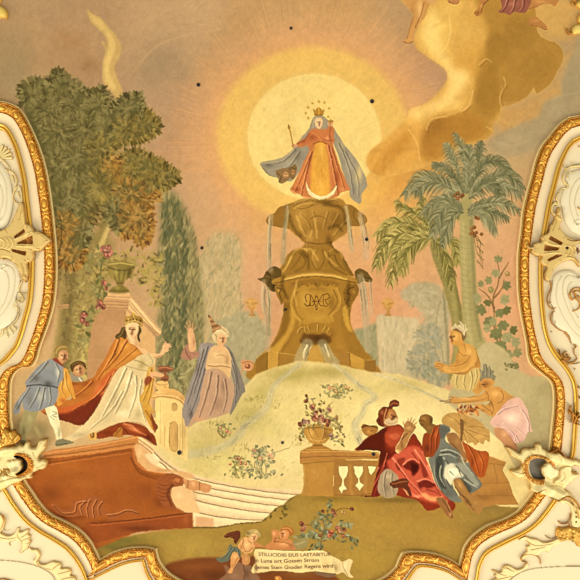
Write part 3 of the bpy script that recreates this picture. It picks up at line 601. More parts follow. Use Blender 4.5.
# falling water
U(245, 180, 4.143)
def water(q, w_, lab_=None, n=7, c0='a49a78'):
    newpart('water_stream', lab_)
    p = cat(np.array(q, float), False, 6)
    D(p, w_, c0, .6, w_*1.3, 1.0, clip=None, lab=True, sm=0)
    for k in range(n):
        o_ = (RG.rand()-.5)*w_; a_ = RG.rand()*.5; b_ = a_+.3+RG.rand()*.3; i_, j_ = int(a_*len(p)), int(min(1, b_)*len(p))
        if j_-i_ > 2: D(p[i_:j_]+[o_, 0], 2.4, ['c9be98', '84815f', 'b3a985', '77755a'][k % 4], .7, .8, clip=None, sm=0)
water([(108, 150), (102, 230), (100, 330), (104, 370)], 20, 'thin water veil from the upper left spout', 9, 'b8a078')
water([(176, 108), (168, 180), (162, 260), (158, 340)], 16, None, 9, 'a09068')
water([(418, 110), (430, 180), (438, 250), (444, 290)], 14, None, 9, 'b0a078')
water([(478, 140), (490, 200), (502, 270), (500, 320)], 22, None, 9, 'c0a27c')
water([(78, 420), (76, 500), (90, 580), (96, 700)], 18, None, 9, 'bba27a')
water([(96, 450), (100, 520), (98, 640)], 14, None, 9, 'a8976c')
water([(478, 400), (490, 470), (502, 580), (510, 700)], 26, None, 12, 'b0a07a')
water([(516, 420), (522, 480), (524, 560)], 10, None, 6, 'c4aa80')
U(240, 280, 3.867)
water([(262, 246), (250, 268), (236, 300), (232, 325)], 40, 'sheet of water pouring from the grotto at left', 14, 'a9a27e')
water([(318, 246), (330, 270), (345, 300), (362, 322)], 36, 'sheet of water pouring from the grotto at right', 14, 'a09b76')
D([(258, 250), (244, 300)], 5, 'e5dcb0', .6, 3, clip='T'); D([(268, 248), (262, 290)], 4, '77785a', .5, clip='T'); D([(328, 250), (345, 295)], 5, 'e0d7ac', .6, 3, clip='T')
# ---------- hill, stream, ground ----------
U(0, 0, 1)
T('hill', 'pale green and straw yellow hill in front of the fountain, crossed by thin streams', 'hill')
A('hill', [(120, 475), (150, 445), (185, 430), (200, 420), (222, 406), (240, 392), (256, 374), (275, 367), (300, 361), (320, 362), (340, 365), (372, 372), (400, 374), (430, 384), (455, 392), (480, 380), (560, 380), (566, 470), (560, 530), (470, 540), (300, 500), (200, 500)], 'ddc684', sm=0, soft=.5)
for x_, y_, rx, ry, c_, a_ in ((215, 440, 30, 24, 'c2ae66', .8), (250, 415, 26, 22, 'b3a45a', .75), (290, 375, 34, 12, 'ae9c4a', .75), (330, 372, 30, 8, 'ac984a', .7), (262, 392, 16, 12, 'a99b4a', .5), (310, 410, 46, 24, 'dcc87c', .7), (375, 390, 30, 12, 'cdbb6c', .6), (410, 385, 24, 8, 'bba95e', .6),
    (290, 455, 18, 30, 'ecd998', .6), (350, 440, 30, 30, 'e9d68e', .6), (410, 425, 46, 26, 'efdc9b', .8), (370, 410, 30, 14, 'ecd990', .6), (230, 462, 26, 14, 'd3c476', .7), (195, 452, 16, 16, 'bfae62', .7), (270, 430, 16, 12, 'd2c274', .6), (470, 400, 36, 16, 'd6c486', .6),
    (490, 440, 26, 24, 'e3cf90', .7), (510, 480, 16, 30, 'd2c07c', .7), (530, 440, 20, 30, 'c3b27c', .6), (200, 470, 20, 10, 'cbb868', .6)): B(x_, y_, rx, ry, c_, a_)
for k in range(420):
    x_, y_ = 190+RG.rand()*180, 372+RG.rand()*108
    D([(x_, y_), (x_+1.5, y_-1.5-RG.rand()*2)], .7, ['a89a4c', 'd9ca80', 'bcab58', '99893e'][RG.randint(4)], .35, .3, .3)
for x_, y_ in ((270, 404), (255, 398), (245, 420), (215, 425), (300, 440), (240, 448), (210, 455)): leaves([(x_-8, y_-4), (x_+8, y_-4), (x_+8, y_+4), (x_-8, y_+4)], ['9a8d45', '8f823c', 'b8a95a'], 26, 3, .8, -70, 30, False, .5)
def stream(q, w_, w1, lab_):
    T('stream', lab_, 'stream')
    newpart('stream')
    p = cat(np.array(q, float), False, 5)
    D(p, w_, 'bdb38c', .6, w1, 1.2, clip=None, lab=True, sm=0)
    for k in range(26):
        i_ = RG.randint(0, len(p)-4); f = i_/len(p); ww = w_+(w1-w_)*f
        o_ = (RG.rand()-.5)*ww*.8
        D(p[i_:i_+4]+[o_, o_*.3], .9, ['d3c99c', '96906e', 'a59f7e', 'e2d8ac', '8a8462'][RG.randint(5)], .55, .3, .4, clip=None, sm=0)
stream([(300, 364), (290, 372), (276, 384), (270, 395), (268, 405), (258, 416), (246, 424), (238, 436), (224, 446), (205, 452), (190, 454)], 5, 9, 'greyish stream running down the left side of the hill past the rose bushes')
stream([(334, 364), (346, 374), (358, 384), (370, 392), (375, 398), (366, 404), (362, 414), (355, 424), (358, 436), (362, 446)], 4, 8, 'greyish stream winding down the right side of the hill towards the red robed man')
stream([(374, 374), (390, 378), (405, 384), (420, 390), (436, 398), (452, 404)], 2.5, 3, 'thin grey trickle crossing the slope towards the kneeling man')
U(0, 0, 1)
T('earth_mound', 'grassy grey green mound below the palms beside the right frame', 'mound')
A('earth_mound', [(448, 400), (462, 372), (475, 352), (488, 342), (505, 350), (515, 366), (530, 376), (560, 384), (566, 470), (520, 470), (500, 440), (470, 420)], 'baa978', soft=.6)
for x_, y_, rx, ry, c_, a_ in ((485, 355, 14, 16, 'c5b684', .6), (535, 420, 16, 30, 'aa9a68', .6), (520, 385, 16, 12, 'c0b07c', .5), (545, 390, 12, 12, 'a39462', .6), (500, 400, 20, 20, 'c8b884', .5)): B(x_, y_, rx, ry, c_, a_)
U(464, 348, 5)
for k in range(14): E(195+RG.rand()*80, 78+RG.rand()*30, 8, 5, jit('8c8450', .02), RG.rand()*180, False); D([(200+RG.rand()*70, 80+RG.rand()*28), (206+RG.rand()*70, 76+RG.rand()*28)], 2, '5f5a34', .5)
U(0, 0, 1)
# ---------- curved stone steps ----------
T('curved_steps', 'broad curved pale stone steps sweeping below the hill', 'steps')
newpart('stone')
A2([(138, 441), (146, 441), (152, 447), (165, 459), (180, 468), (200, 476), (225, 482), (250, 487), (303, 490), (303, 497), (290, 503), (274, 512), (262, 521), (240, 523), (216, 527), (196, 528), (193, 515), (184, 500), (186, 488), (165, 480), (148, 470), (138, 458)], 'e6c997')
ris = ([(150, 448), (168, 465), (190, 477), (225, 485), (262, 491), (302, 495)], [(160, 462), (185, 482), (215, 489), (250, 495), (296, 501)], [(189, 491), (210, 495), (240, 501), (280, 506)], [(190, 499), (215, 505), (245, 510), (272, 513)], [(192, 511), (215, 516), (240, 519), (264, 520)])
T0 = CURT
for k, q in enumerate(ris):
    D([(a, b+2.5) for a, b in q], 4, 'f3dca8', .6, 4, 1); D([(a, b-1.5) for a, b in q], 2.4, 'd6b380', .5, 2, .8); D(q, 1.1, '8a6a44', .85, .8, .3)
P([(196, 516), (214, 518), (214, 527), (196, 528)], 'dba572', .9, .3, 0)
B(192, 495, 6, 14, 'c99d68', .7); B(180, 476, 14, 6, 'cda776', .5)
# ---------- foreground earth ----------
T('foreground_ground', 'olive brown grassy ground along the bottom of the painting', 'ground')
A('grass', [(84, 532), (100, 540), (120, 538), (150, 532), (192, 527), (215, 527), (240, 523), (262, 521), (270, 514), (276, 508), (284, 504), (290, 498), (300, 494), (340, 493), (380, 488), (440, 492), (468, 498), (500, 506), (520, 508), (530, 506), (530, 520), (500, 545), (460, 590), (140, 590), (90, 560)], 'a98639', sm=0, soft=.4)
for x_, y_, rx, ry, c_, a_ in ((125, 540, 26, 6, '77702e', .8), (110, 546, 20, 6, '6c672c', .7), (160, 536, 24, 7, 'a08a3a', .6), (190, 545, 30, 14, 'b99a44', .6), (300, 515, 26, 14, 'a8863a', .6), (350, 505, 40, 14, 'b08a34', .6), (380, 525, 40, 16, 'b58e3a', .7), (360, 560, 30, 16, 'b59338', .6),
    (420, 510, 40, 14, 'a87f34', .7), (440, 535, 40, 14, 'b38a38', .6), (490, 505, 30, 14, '8f7538', .8), (475, 525, 30, 12, '9a7a38', .7), (330, 498, 30, 5, '8c6b26', .6), (400, 500, 50, 4, '7a5c26', .6), (260, 535, 40, 8, '9c7c32', .5), (285, 505, 12, 8, '8d7430', .6)): B(x_, y_, rx, ry, c_, a_)
for k in range(700):
    x_, y_ = 100+RG.rand()*420, 500+RG.rand()*80
    D([(x_, y_), (x_+RG.randn()*3, y_-1-RG.rand()*2)], .8, ['96782c', 'c9a64c', '8a6d28', 'a98a38', '7d6a2c'][RG.randint(5)], .28, .3, .4)
D([(192, 527), (216, 527), (240, 523), (262, 521), (270, 513), (284, 503), (298, 494)], 2, '6e5a24', .75, 1.5, .5)
for k in range(30): E(262+RG.rand()*26, 519-RG.rand()*15*1.0, 1.6, .8, '6e6228', RG.rand()*180, False, 'T')
A('bare_earth', [(165, 566), (195, 558), (232, 557), (262, 556), (300, 560), (330, 572), (330, 590), (160, 590)], '8a4a20', soft=1.2, label='dark red brown earth at the bottom edge')
B(200, 566, 30, 6, 'a05a28', .5); B(215, 575, 20, 8, '6e3818', .6); B(300, 570, 20, 8, 'a47a36', .6)
# ---------- red brown plinth ----------
U(0, 380, 2.9)
T('stone_plinth', 'large red brown curved stone plinth with rocaille relief at lower left', 'plinth')
A('body', [(120, 228), (390, 178), (400, 235), (430, 262), (500, 272), (535, 285), (530, 308), (498, 312), (494, 340), (508, 368), (540, 384), (558, 380), (560, 428), (400, 440), (280, 490), (200, 440), (60, 350), (20, 270), (60, 236)], 'ad5c22', sm=0, soft=.4)
for x_, y_, rx, ry, c_, a_ in ((200, 250, 60, 30, 'bb6a2a', .6), (320, 260, 60, 40, 'b5622a', .6), (330, 340, 60, 40, 'a65520', .6), (150, 330, 40, 30, '95491c', .7), (200, 390, 60, 20, '7f3c16', .8), (420, 320, 40, 30, '9c4e20', .6), (470, 350, 30, 26, '8a4219', .7), (300, 420, 50, 16, '7d3a17', .8), (120, 250, 30, 20, 'ad6028', .5), (250, 300, 50, 20, 'c07432', .35)): B(x_, y_, rx, ry, c_, a_)
D([(135, 240), (260, 222), (384, 205), (392, 240), (425, 272), (500, 285)], 3, '8a4a1e', .7, 3, .5); D([(140, 246), (260, 228), (376, 212)], 2.4, 'cd7f40', .6, 2)
D([(386, 200), (396, 240), (430, 262), (500, 276), (532, 292)], 6, 'cb7a3c', .7, 5, .8); D([(380, 225), (405, 268), (450, 285), (500, 296)], 4, '80401a', .7, 3, .8)
A('end_scroll', [(456, 290), (480, 272), (510, 272), (530, 282), (536, 295), (524, 308), (500, 312), (498, 345), (512, 372), (500, 378), (470, 360), (455, 330)], 'a5582a'); B(515, 290, 16, 12, 'cf8348', .7); D([(500, 305), (486, 330), (498, 365)], 6, '6e3314', .6, 3, 1); D([(500, 286), (512, 280), (526, 288), (518, 300), (508, 296)], 2, '7a3a16', .7)
for k in range(5): D([(458, 300+k*11), (476, 306+k*11), (494, 302+k*11)], 2, '7c3c18', .6)
A('base_course', [(258, 414), (400, 402), (556, 382), (560, 428), (470, 432), (400, 440), (280, 472), (220, 440)], 'a25022', sm=0); D([(262, 416), (400, 404), (555, 384)], 2.5, '6e3314', .7); D([(262, 421), (400, 409), (555, 389)], 2.5, 'bf6c36', .6); B(400, 430, 60, 10, '7c3a18', .6); B(540, 405, 14, 20, 'b5622e', .6)
A('rocaille_relief', [(150, 358), (175, 372), (200, 374), (214, 350), (240, 344), (262, 336), (290, 340), (300, 350), (302, 370), (320, 384), (350, 374), (380, 370), (402, 380), (398, 392), (376, 388), (350, 394), (325, 404), (296, 392), (270, 402), (240, 392), (210, 398), (180, 392), (160, 380)], 'a85c2c')
for q in ([(152, 362), (180, 384), (215, 382), (222, 356), (250, 350)], [(240, 392), (232, 368), (245, 350)], [(255, 396), (250, 370), (262, 344)], [(272, 398), (268, 372), (280, 346)], [(290, 390), (284, 370), (296, 352)], [(310, 390), (340, 386), (370, 376), (398, 384)]):
    D(q, 2.6, 'd28a50', .7); D([(a+3, b+3) for a, b in q], 2.4, '6a3212', .65)
D([(322, 232), (340, 225), (345, 240), (330, 246), (345, 248)], 2.4, 'd08548', .5); D([(324, 235), (342, 228)], 2, '743614', .5); D([(355, 215), (372, 235), (388, 244)], 2, '7c3c18', .6)
A('top_moulding', [(126, 212), (160, 200), (270, 186), (400, 160), (410, 172), (404, 188), (388, 196), (260, 216), (128, 228)], 'c8803f', sm=0)
D([(128, 214), (270, 190), (402, 165)], 2.5, 'e0a264', .8); D([(128, 221), (262, 204), (392, 184)], 2, '8a4a1e', .7); D([(128, 227), (262, 211), (390, 192)], 2, 'd7904e', .6)
A('side_moulding', [(400, 160), (414, 168), (448, 194), (444, 218), (432, 214), (404, 186)], 'e6bc84', sm=0, label='pale sunlit end of the moulding'); D([(404, 172), (446, 204)], 2, '9f6c3c', .8); D([(404, 182), (440, 212)], 2.5, 'a8743f', .8); D([(408, 168), (448, 198)], 2, 'f7dca8', .7)
A('side_face', [(390, 192), (404, 186), (432, 212), (420, 216), (440, 240), (480, 258), (540, 266), (560, 276), (560, 286), (535, 284), (510, 270), (450, 266), (415, 252), (396, 226)], 'dba96e', soft=.3, label='pale sunlit side of the plinth')
B(405, 210, 10, 16, 'ecc68c', .6); B(470, 262, 30, 6, 'c89058', .6)
A2([(500, 312), (536, 308), (556, 320), (566, 350), (580, 384), (560, 384), (540, 384), (512, 366), (496, 340)], 'e2b67c'); B(520, 330, 10, 16, 'f0cf98', .6); D([(498, 316), (496, 340), (510, 366), (538, 384)], 2, '8a5228', .6)
A('turned_rail', [(532, 286), (548, 290), (568, 290), (582, 296), (606, 302), (614, 308), (610, 322), (596, 326), (580, 320), (560, 320), (540, 312)], 'd1925a'); B(560, 300, 8, 8, 'eab880', .7); B(598, 310, 8, 7, 'e0a068', .7); D([(580, 294), (578, 320)], 2, '8a5228', .7); D([(545, 290), (544, 312)], 2, '8a5228', .7); D([(560, 320), (598, 326)], 2.5, '9a5f30', .6)
# ---------- cream tower ----------
U(70, 370, 4.46)
T('round_tower', 'small cream domed round tower standing behind the plinth cushion', 'tower')
A('wall', [(380, 130), (400, 122), (470, 124), (526, 170), (525, 405), (470, 380), (420, 352), (385, 335), (360, 300), (362, 220), (385, 210), (380, 170)], 'e8c67c', sm=0, soft=.2)
B(400, 220, 14, 80, 'f4da94', .6); B(510, 280, 14, 100, 'cba763', .7); B(450, 380, 50, 20, 'd9b872', .4)
D([(404, 140), (403, 330)], 3, 'c09a58', .5); D([(502, 170), (502, 380)], 3, 'b68f50', .6); D([(424, 250), (422, 340)], 2.5, 'a9824a', .6); D([(492, 240), (490, 360)], 2.5, 'a9824a', .6)
A('dome', [(365, 124), (372, 108), (392, 92), (428, 82), (470, 88), (505, 112), (530, 148), (534, 178), (520, 184), (512, 164), (490, 142), (460, 128), (400, 124), (376, 130)], 'dcaa62'); B(400, 98, 30, 8, 'efc982', .6); B(500, 130, 14, 20, 'c08c48', .6); D([(366, 124), (400, 120), (462, 124), (498, 144), (520, 180)], 3, 'a27a3e', .7); D([(370, 118), (420, 112), (480, 122), (528, 160)], 3, 'f2d898', .6)
A('finial', [(384, 58), (400, 48), (430, 50), (440, 62), (434, 84), (400, 90), (384, 84)], 'e3b76c'); D([(386, 62), (410, 66), (436, 62)], 3, 'a87a3c', .7); B(425, 75, 8, 8, 'c08f4a', .6)
A('round_window', [(456, 150), (466, 146), (478, 154), (480, 170), (472, 182), (460, 182), (453, 168)], 'c9a05a'); D([(456, 152), (468, 148), (478, 158)], 2.5, '96703a', .7)
A('arched_window', [(444, 250), (452, 234), (466, 228), (478, 238), (482, 255), (480, 360), (444, 346)], 'cfa45c'); D([(444, 340), (444, 250), (454, 234), (468, 228), (480, 244), (482, 350)], 2.5, '9a743a', .8); B(474, 300, 6, 50, 'b58a48', .6)
D([(430, 346), (470, 362), (520, 386)], 3, 'b98f50', .6)
# ---------- cushion ----------
T('cushion', 'dark red cushion with gold tassel end lying on the red brown plinth', 'cushion')
A('cover', [(112, 296), (120, 280), (170, 256), (230, 234), (280, 234), (330, 250), (372, 284), (386, 320), (384, 338), (340, 308), (300, 296), (240, 288), (180, 298), (130, 306)], 'a4451c'); B(280, 262, 40, 12, 'e08a54', .7, 20); B(350, 300, 26, 18, '7c2a12', .7, 40); B(170, 280, 40, 12, '8c3616', .6); D([(240, 240), (280, 250), (300, 272), (340, 290)], 6, 'f0b07a', .6, 2, 1); D([(215, 250), (240, 262), (262, 284)], 4, '6e2410', .6)
A('tassel', [(82, 292), (88, 272), (104, 266), (118, 280), (118, 300), (106, 310), (90, 310)], 'd8a452'); E(100, 288, 10, 14, '8e5c24', lab=False); E(98, 288, 6, 10, 'c08a40', lab=False)
A('trim', [(192, 290), (210, 270), (222, 256), (236, 262), (232, 282), (240, 296), (212, 300)], 'b8752c'); D([(200, 292), (222, 268), (230, 262)], 3, '6a3a12', .7)
# ---------- people ----------
def face(x, y, r, look, skin='d9a06a', dark='8a5530', light='f0c48c', tilt=0, beard=None):
    """features inside the current head part; look -1 left .. 1 right"""
    c, s = math.cos(math.radians(tilt)), math.sin(math.radians(tilt))
    def q(u, v): return (x+(u*c-v*s)*r, y+(u*s+v*c)*r)
    B(*q(-.35*look, -.1), r*.6, r*.8, light, .75); B(*q(.55*look if look else .5, .2), r*.35, r*.8, dark, .55)
    ox = .28*look; al = min(1, r/RS/5.5)
    for sx in (-.33, .33):
        D([q(ox+sx-.17, -.12), q(ox+sx+.17, -.12)], r*.17, '4a2a18', .85*al, r*.1, .25)
        D([q(ox+sx-.2, -.34), q(ox+sx+.2, -.34)], r*.1, '6a4024', .7*al, r*.05, .25)
    D([q(ox+.04, -.1), q(ox+.12*(look or 1), .26)], r*.13, dark, .6*al, r*.2, .25)
    D([q(ox-.17, .52), q(ox+.17, .52)], r*.17, 'a84a34', .9*al, r*.1, .25)
    D([q(ox-.12, .72), q(ox+.12, .72)], r*.1, dark, .5)
    if beard: P([q(-.5+ox, .35), q(-.2+ox, .45), q(.2+ox, .45), q(.5+ox, .35), q(.4+ox, 1), q(ox, 1.3), q(-.4+ox, 1)], beard, .9, .3)
def folds(lst, dark, light):
    for q, w_ in lst:
        D(q, w_, dark, .75, w_*.35, .6); D([(a-w_*.8, b-w_*.3) for a, b in q], w_*.7, light, .7, w_*.25, .5)
U(250, 90, 4.833)
# -- crowned woman on the fountain
T('person', 'crowned woman in an orange and gold dress standing on the fountain top, grey cloak blowing', 'person')
A('cloak', [(318, 122), (300, 145), (285, 185), (245, 235), (222, 268), (196, 296), (150, 328), (90, 342), (50, 354), (58, 376), (80, 404), (110, 420), (150, 430), (200, 440), (235, 400), (300, 300), (380, 240), (420, 300), (450, 400), (476, 470), (486, 520), (520, 548), (536, 545), (540, 500), (566, 462), (548, 400), (510, 330), (460, 270), (425, 215), (392, 165), (360, 130), (340, 118)], 'a1967e', soft=.2)
for x_, y_, rx, ry, c_, a_ in ((90, 365, 30, 14, '77705c', .6), (180, 350, 40, 20, 'b0a388', .6), (230, 320, 20, 40, '857b66', .6), (480, 350, 20, 50, 'b9ad8c', .7), (520, 420, 20, 50, 'cfb878', .7), (500, 480, 14, 40, '8e8672', .6), (440, 270, 20, 30, 'c6ae72', .6), (300, 160, 10, 30, 'a08a60', .6), (530, 400, 16, 50, 'e0c478', .5)): B(x_, y_, rx, ry, c_, a_)
folds([([(220, 290), (160, 345), (80, 360)], 8), ([(240, 300), (190, 370), (110, 390)], 7), ([(430, 260), (480, 380), (500, 500)], 8), ([(460, 300), (520, 420), (525, 520)], 7)], '756c58', 'bfb296')
D([(55, 358), (150, 332), (205, 292), (250, 236), (290, 180)], 3, 'd9b264', .6, 2); D([(60, 378), (100, 416), (150, 432)], 3, '5f4d34', .6)
A('dress', [(306, 186), (340, 190), (375, 190), (392, 210), (404, 240), (402, 262), (418, 320), (440, 380), (465, 440), (482, 480), (462, 490), (440, 496), (424, 514), (380, 526), (330, 524), (290, 520), (258, 520), (240, 504), (214, 500), (194, 482), (212, 448), (240, 390), (262, 340), (286, 290), (272, 270), (246, 278), (228, 274), (224, 258), (244, 244), (268, 232), (284, 204)], 'd37e44', soft=.1)
P([(318, 262), (345, 250), (366, 262), (376, 330), (384, 420), (380, 515), (300, 515), (290, 470), (296, 380), (304, 310)], 'e0a53c', .95, 1)
for x_, y_, rx, ry, c_, a_ in ((250, 430, 20, 50, 'e28c4c', .6), (225, 480, 20, 12, 'b2532a', .7), (420, 430, 14, 60, 'b85a2c', .7), (450, 480, 20, 12, 'e39a5c', .6), (300, 230, 30, 20, 'b8552c', .6), (262, 250, 20, 12, 'c4603a', .6), (345, 300, 14, 40, 'f0c05c', .6), (340, 470, 20, 40, 'f0bc58', .6), (400, 320, 10, 50, 'd06a3a', .5)): B(x_, y_, rx, ry, c_, a_)
folds([([(300, 300), (275, 400), (250, 510)], 8), ([(290, 320), (250, 420), (220, 490)], 7), ([(380, 270), (405, 380), (425, 505)], 8), ([(395, 280), (430, 390), (460, 480)], 6)], '9c4420', 'f0a868')
for k in range(40): D([(306+RG.rand()*70, 270+RG.rand()*240), (312+RG.rand()*66, 276+RG.rand()*240)], 2, 'b5742a', .12)
for k in range(30): E(228+RG.rand()*200, 330+RG.rand()*170, 3, 3, 'e9a860', lab=False, clip=CUR, a=.5)
D([(200, 486), (258, 516), (320, 522)], 4, 'f2b878', .7, 3, .4); D([(306, 262), (340, 250), (372, 262)], 4, '8e3c1c', .7); D([(300, 205), (330, 225), (345, 250)], 3, 'e8a050', .6); D([(286, 210), (262, 244), (230, 262)], 3, '8c3a20', .6)
A('head', [(314, 150), (318, 138), (333, 132), (348, 138), (352, 152), (349, 170), (341, 184), (333, 188), (324, 184), (316, 170)], 'e8bd88'); face(333, 160, 19, .2, light='f8dcae')
A('veil', [(312, 128), (333, 118), (354, 128), (362, 150), (364, 180), (352, 186), (352, 150), (345, 138), (333, 133), (320, 138), (314, 152), (314, 180), (304, 190), (296, 180), (302, 150)], 'a99878'); D([(306, 180), (308, 150), (322, 130)], 4, 'cbbd9c', .6)
A('crown', [(304, 92), (314, 100), (322, 90), (332, 82), (342, 90), (350, 100), (360, 92), (356, 112), (350, 124), (314, 124), (308, 112)], 'c08a30'); D([(314, 120), (350, 120)], 3, '7c5418', .8); D([(332, 86), (332, 118)], 3, 'efc868', .7); E(332, 84, 4, 4, 'e5b850')
A('hand', [(218, 262), (206, 262), (200, 270), (206, 280), (220, 278), (230, 272)], 'dba06c')
newpart('halo_star')
for x_, y_ in ((281, 137), (270, 112), (281, 84), (303, 65), (333, 57), (360, 62), (382, 90), (378, 130)):
    newpart('halo_star'); E(x_, y_, 7, 7, 'dcb356')
    D([(x_-6, y_), (x_+6, y_)], 2, 'a8802c', .6); D([(x_, y_-6), (x_, y_+6)], 2, 'a8802c', .6)
T('person', 'small crowned child in orange carried on the arm of the crowned woman', 'person')
A('body', [(378, 152), (388, 148), (400, 154), (402, 166), (398, 174), (384, 176), (376, 166)], 'dda06a'); face(389, 162, 11, -.4)
A('clothes', [(372, 182), (384, 176), (400, 178), (406, 192), (406, 230), (410, 250), (390, 258), (352, 250), (352, 236), (366, 222), (368, 200)], 'd07a44'); B(372, 236, 12, 14, 'eaa870', .6); D([(390, 182), (384, 210), (392, 250)], 4, '98482a', .6); D([(360, 240), (374, 246), (400, 244)], 3, '9a4a2c', .6)
A('crown', [(376, 146), (380, 150), (388, 142), (396, 148), (400, 146), (400, 156), (378, 156)], 'b8842e')
T('sceptre', 'thin golden sceptre raised by the crowned woman', 'sceptre')
newpart('sceptre'); D([(190, 184), (198, 220), (208, 275)], 6, 'b07a2c', 1, 5, .3, clip=None, lab=True); E(188, 180, 6, 9, 'b9822e'); E(186, 171, 3, 5, '9c6a24'); D([(190, 190), (200, 225)], 2, 'efc868', .6)
T('crescent_moon', 'cream white crescent moon below the dress of the crowned woman', 'crescent')
A('crescent_moon', [(272, 444), (280, 470), (296, 492), (322, 508), (348, 514), (376, 506), (400, 486), (419, 462), (412, 490), (396, 510), (370, 524), (340, 528), (310, 522), (286, 504), (274, 478)], 'f0dca4', soft=.1); D([(280, 486), (310, 516), (350, 524), (395, 508)], 3, 'c09a5c', .5)
T('cherub', 'larger brown cherub head under the blowing grey cloak, the left one', 'cherub')
A('cherub_head', [(125, 396), (150, 380), (180, 378), (192, 392), (194, 420), (184, 436), (160, 452), (140, 450), (136, 430)], '9a7648'); E(174, 410, 12, 14, 'c4935c', lab=False); D([(168, 406), (180, 406)], 3, '5a3a1e', .7); D([(170, 418), (178, 419)], 2.5, '7c4228', .7); D([(130, 404), (150, 420), (142, 444)], 5, '6a4e2a', .6)
T('cherub', 'smaller brown cherub head right beside the orange dress under the grey cloak', 'cherub')
A('cherub_head', [(186, 378), (200, 368), (215, 360), (226, 372), (222, 400), (212, 430), (196, 428), (192, 405)], '93703f'); E(208, 398, 9, 12, 'b5824e', lab=False); D([(202, 396), (214, 396)], 2.5, '5a3a1e', .7); D([(190, 384), (200, 376), (220, 380)], 4, '6a4e2a', .6)

# -- turbaned woman
U(165, 300, 5.8)
T('person', 'turbaned woman with bare raised arm and grey violet cloak on the hillside', 'person')
A('skirt', [(240, 400), (300, 390), (375, 440), (400, 520), (420, 580), (390, 640), (330, 670), (260, 690), (180, 710), (150, 730), (130, 720), (170, 660), (200, 580), (215, 500)], 'c29a78', soft=.2)
for x_, y_, rx, ry, c_, a_ in ((280, 460, 30, 40, 'c9a27c', .6), (340, 500, 20, 60, '93705a', .6), (220, 620, 30, 50, 'c89a74', .6), (200, 690, 40, 16, 'd89a6c', .7), (310, 600, 40, 50, 'a27c62', .5)): B(x_, y_, rx, ry, c_, a_)
folds([([(270, 420), (250, 520), (200, 680)], 10), ([(310, 440), (300, 560), (260, 670)], 10), ([(350, 460), (360, 560), (340, 650)], 9)], '80604c', 'd5b08a')
A('cloak', [(205, 258), (235, 248), (270, 250), (285, 262), (262, 290), (246, 340), (240, 400), (222, 470), (208, 540), (192, 600), (160, 680), (125, 735), (112, 700), (100, 650), (118, 570), (150, 470), (180, 390), (192, 320)], '998c84', soft=.1)
for x_, y_, rx, ry, c_, a_ in ((215, 290, 12, 30, 'a59a88', .7), (190, 400, 16, 60, '6b6259', .6), (150, 540, 20, 60, '968a78', .6), (150, 660, 16, 40, '62594e', .6)): B(x_, y_, rx, ry, c_, a_)
folds([([(250, 270), (218, 380), (170, 540)], 9), ([(225, 290), (190, 420), (130, 600)], 8), ([(230, 400), (200, 520), (150, 660)], 8)], '5b534c', 'ab9f8e')
A2([(352, 266), (378, 282), (404, 330), (420, 380), (440, 430), (466, 520), (440, 560), (400, 640), (376, 660), (400, 560), (398, 480), (384, 420), (382, 350), (372, 300)], '8d8274')
folds([([(378, 300), (405, 380), (430, 520)], 8), ([(392, 380), (415, 480), (410, 600)], 7)], '5f574e', 'b6aa98')
A('bodice', [(272, 272), (300, 266), (345, 272), (372, 300), (384, 350), (382, 420), (370, 450), (300, 396), (240, 402), (244, 340), (256, 300)], 'dcb27a', soft=.1); B(300, 320, 24, 24, 'efcc94', .6); B(360, 350, 14, 40, 'b98a58', .6); D([(250, 378), (290, 386), (330, 380), (376, 392)], 6, 'a87848', .7); D([(256, 372), (330, 372), (372, 382)], 3, 'f2d498', .7); D([(300, 325), (330, 318), (352, 330)], 4, 'a26a44', .5); D([(310, 400), (350, 430), (372, 470)], 5, 'b38656', .6)
A('sleeve', [(140, 260), (118, 268), (98, 310), (92, 330), (130, 350), (170, 338), (195, 330), (196, 296), (178, 300)], 'b58064'); D([(118, 280), (130, 320), (150, 345)], 5, '86563e', .7); D([(150, 310), (170, 330), (190, 322)], 5, 'd9a27c', .6)
newpart('body')
A2([(296, 216), (310, 200), (344, 196), (356, 212), (358, 232), (350, 250), (336, 262), (340, 276), (332, 290), (300, 280), (306, 262), (296, 240)], 'e0ac74')
A2([(134, 186), (150, 178), (164, 182), (172, 210), (178, 260), (176, 290), (150, 300), (138, 280), (134, 240)], 'deaa76')
for q in ([(142, 190), (128, 165), (116, 150)], [(146, 186), (134, 150), (126, 128)], [(150, 184), (148, 150), (142, 122)], [(156, 184), (160, 158), (158, 132)], [(160, 190), (170, 170), (182, 158)]): D(q, 7, 'd49c68', 1, 5, .3, clip=None, lab=True)
E(150, 180, 16, 16, 'dba570'); B(168, 240, 8, 40, 'b57a4c', .6); B(144, 230, 6, 30, 'f2c898', .5)
D([(470, 400), (450, 400), (444, 430)], 10, 'c99464', 1, 8, .3, clip=None, lab=True)
face(330, 226, 26, .5)
A('turban', [(284, 190), (300, 172), (320, 150), (350, 160), (368, 184), (370, 210), (358, 216), (346, 204), (322, 200), (308, 210), (302, 236), (290, 246), (276, 220), (272, 200)], 'd9bd88'); D([(286, 196), (300, 210), (296, 236)], 5, 'a88a58', .7); D([(300, 180), (330, 180), (360, 196)], 5, 'f2dcaa', .7); D([(310, 166), (340, 172), (366, 200)], 4, 'a0824f', .6); D([(280, 215), (290, 195), (310, 184)], 4, 'f0d8a4', .6)
A('hat_cone', [(254, 88), (266, 96), (292, 134), (325, 152), (322, 168), (298, 176), (280, 192), (272, 160), (262, 120), (252, 104)], 'b07c4c'); 
for k in range(5): D([(258+k*5, 112+k*15), (282+k*9, 108+k*13)], 4, '6e3c20' if k % 2 else 'd8ae74', .8)
E(255, 92, 5, 6, '70401f')
A('hat_cord', [(250, 100), (254, 110), (246, 160), (236, 220), (228, 250), (236, 250), (246, 210), (258, 140), (260, 110)], 'c9a873')
T('fruit', 'round reddish fruit held in the lowered hand of the turbaned woman', 'fruit')
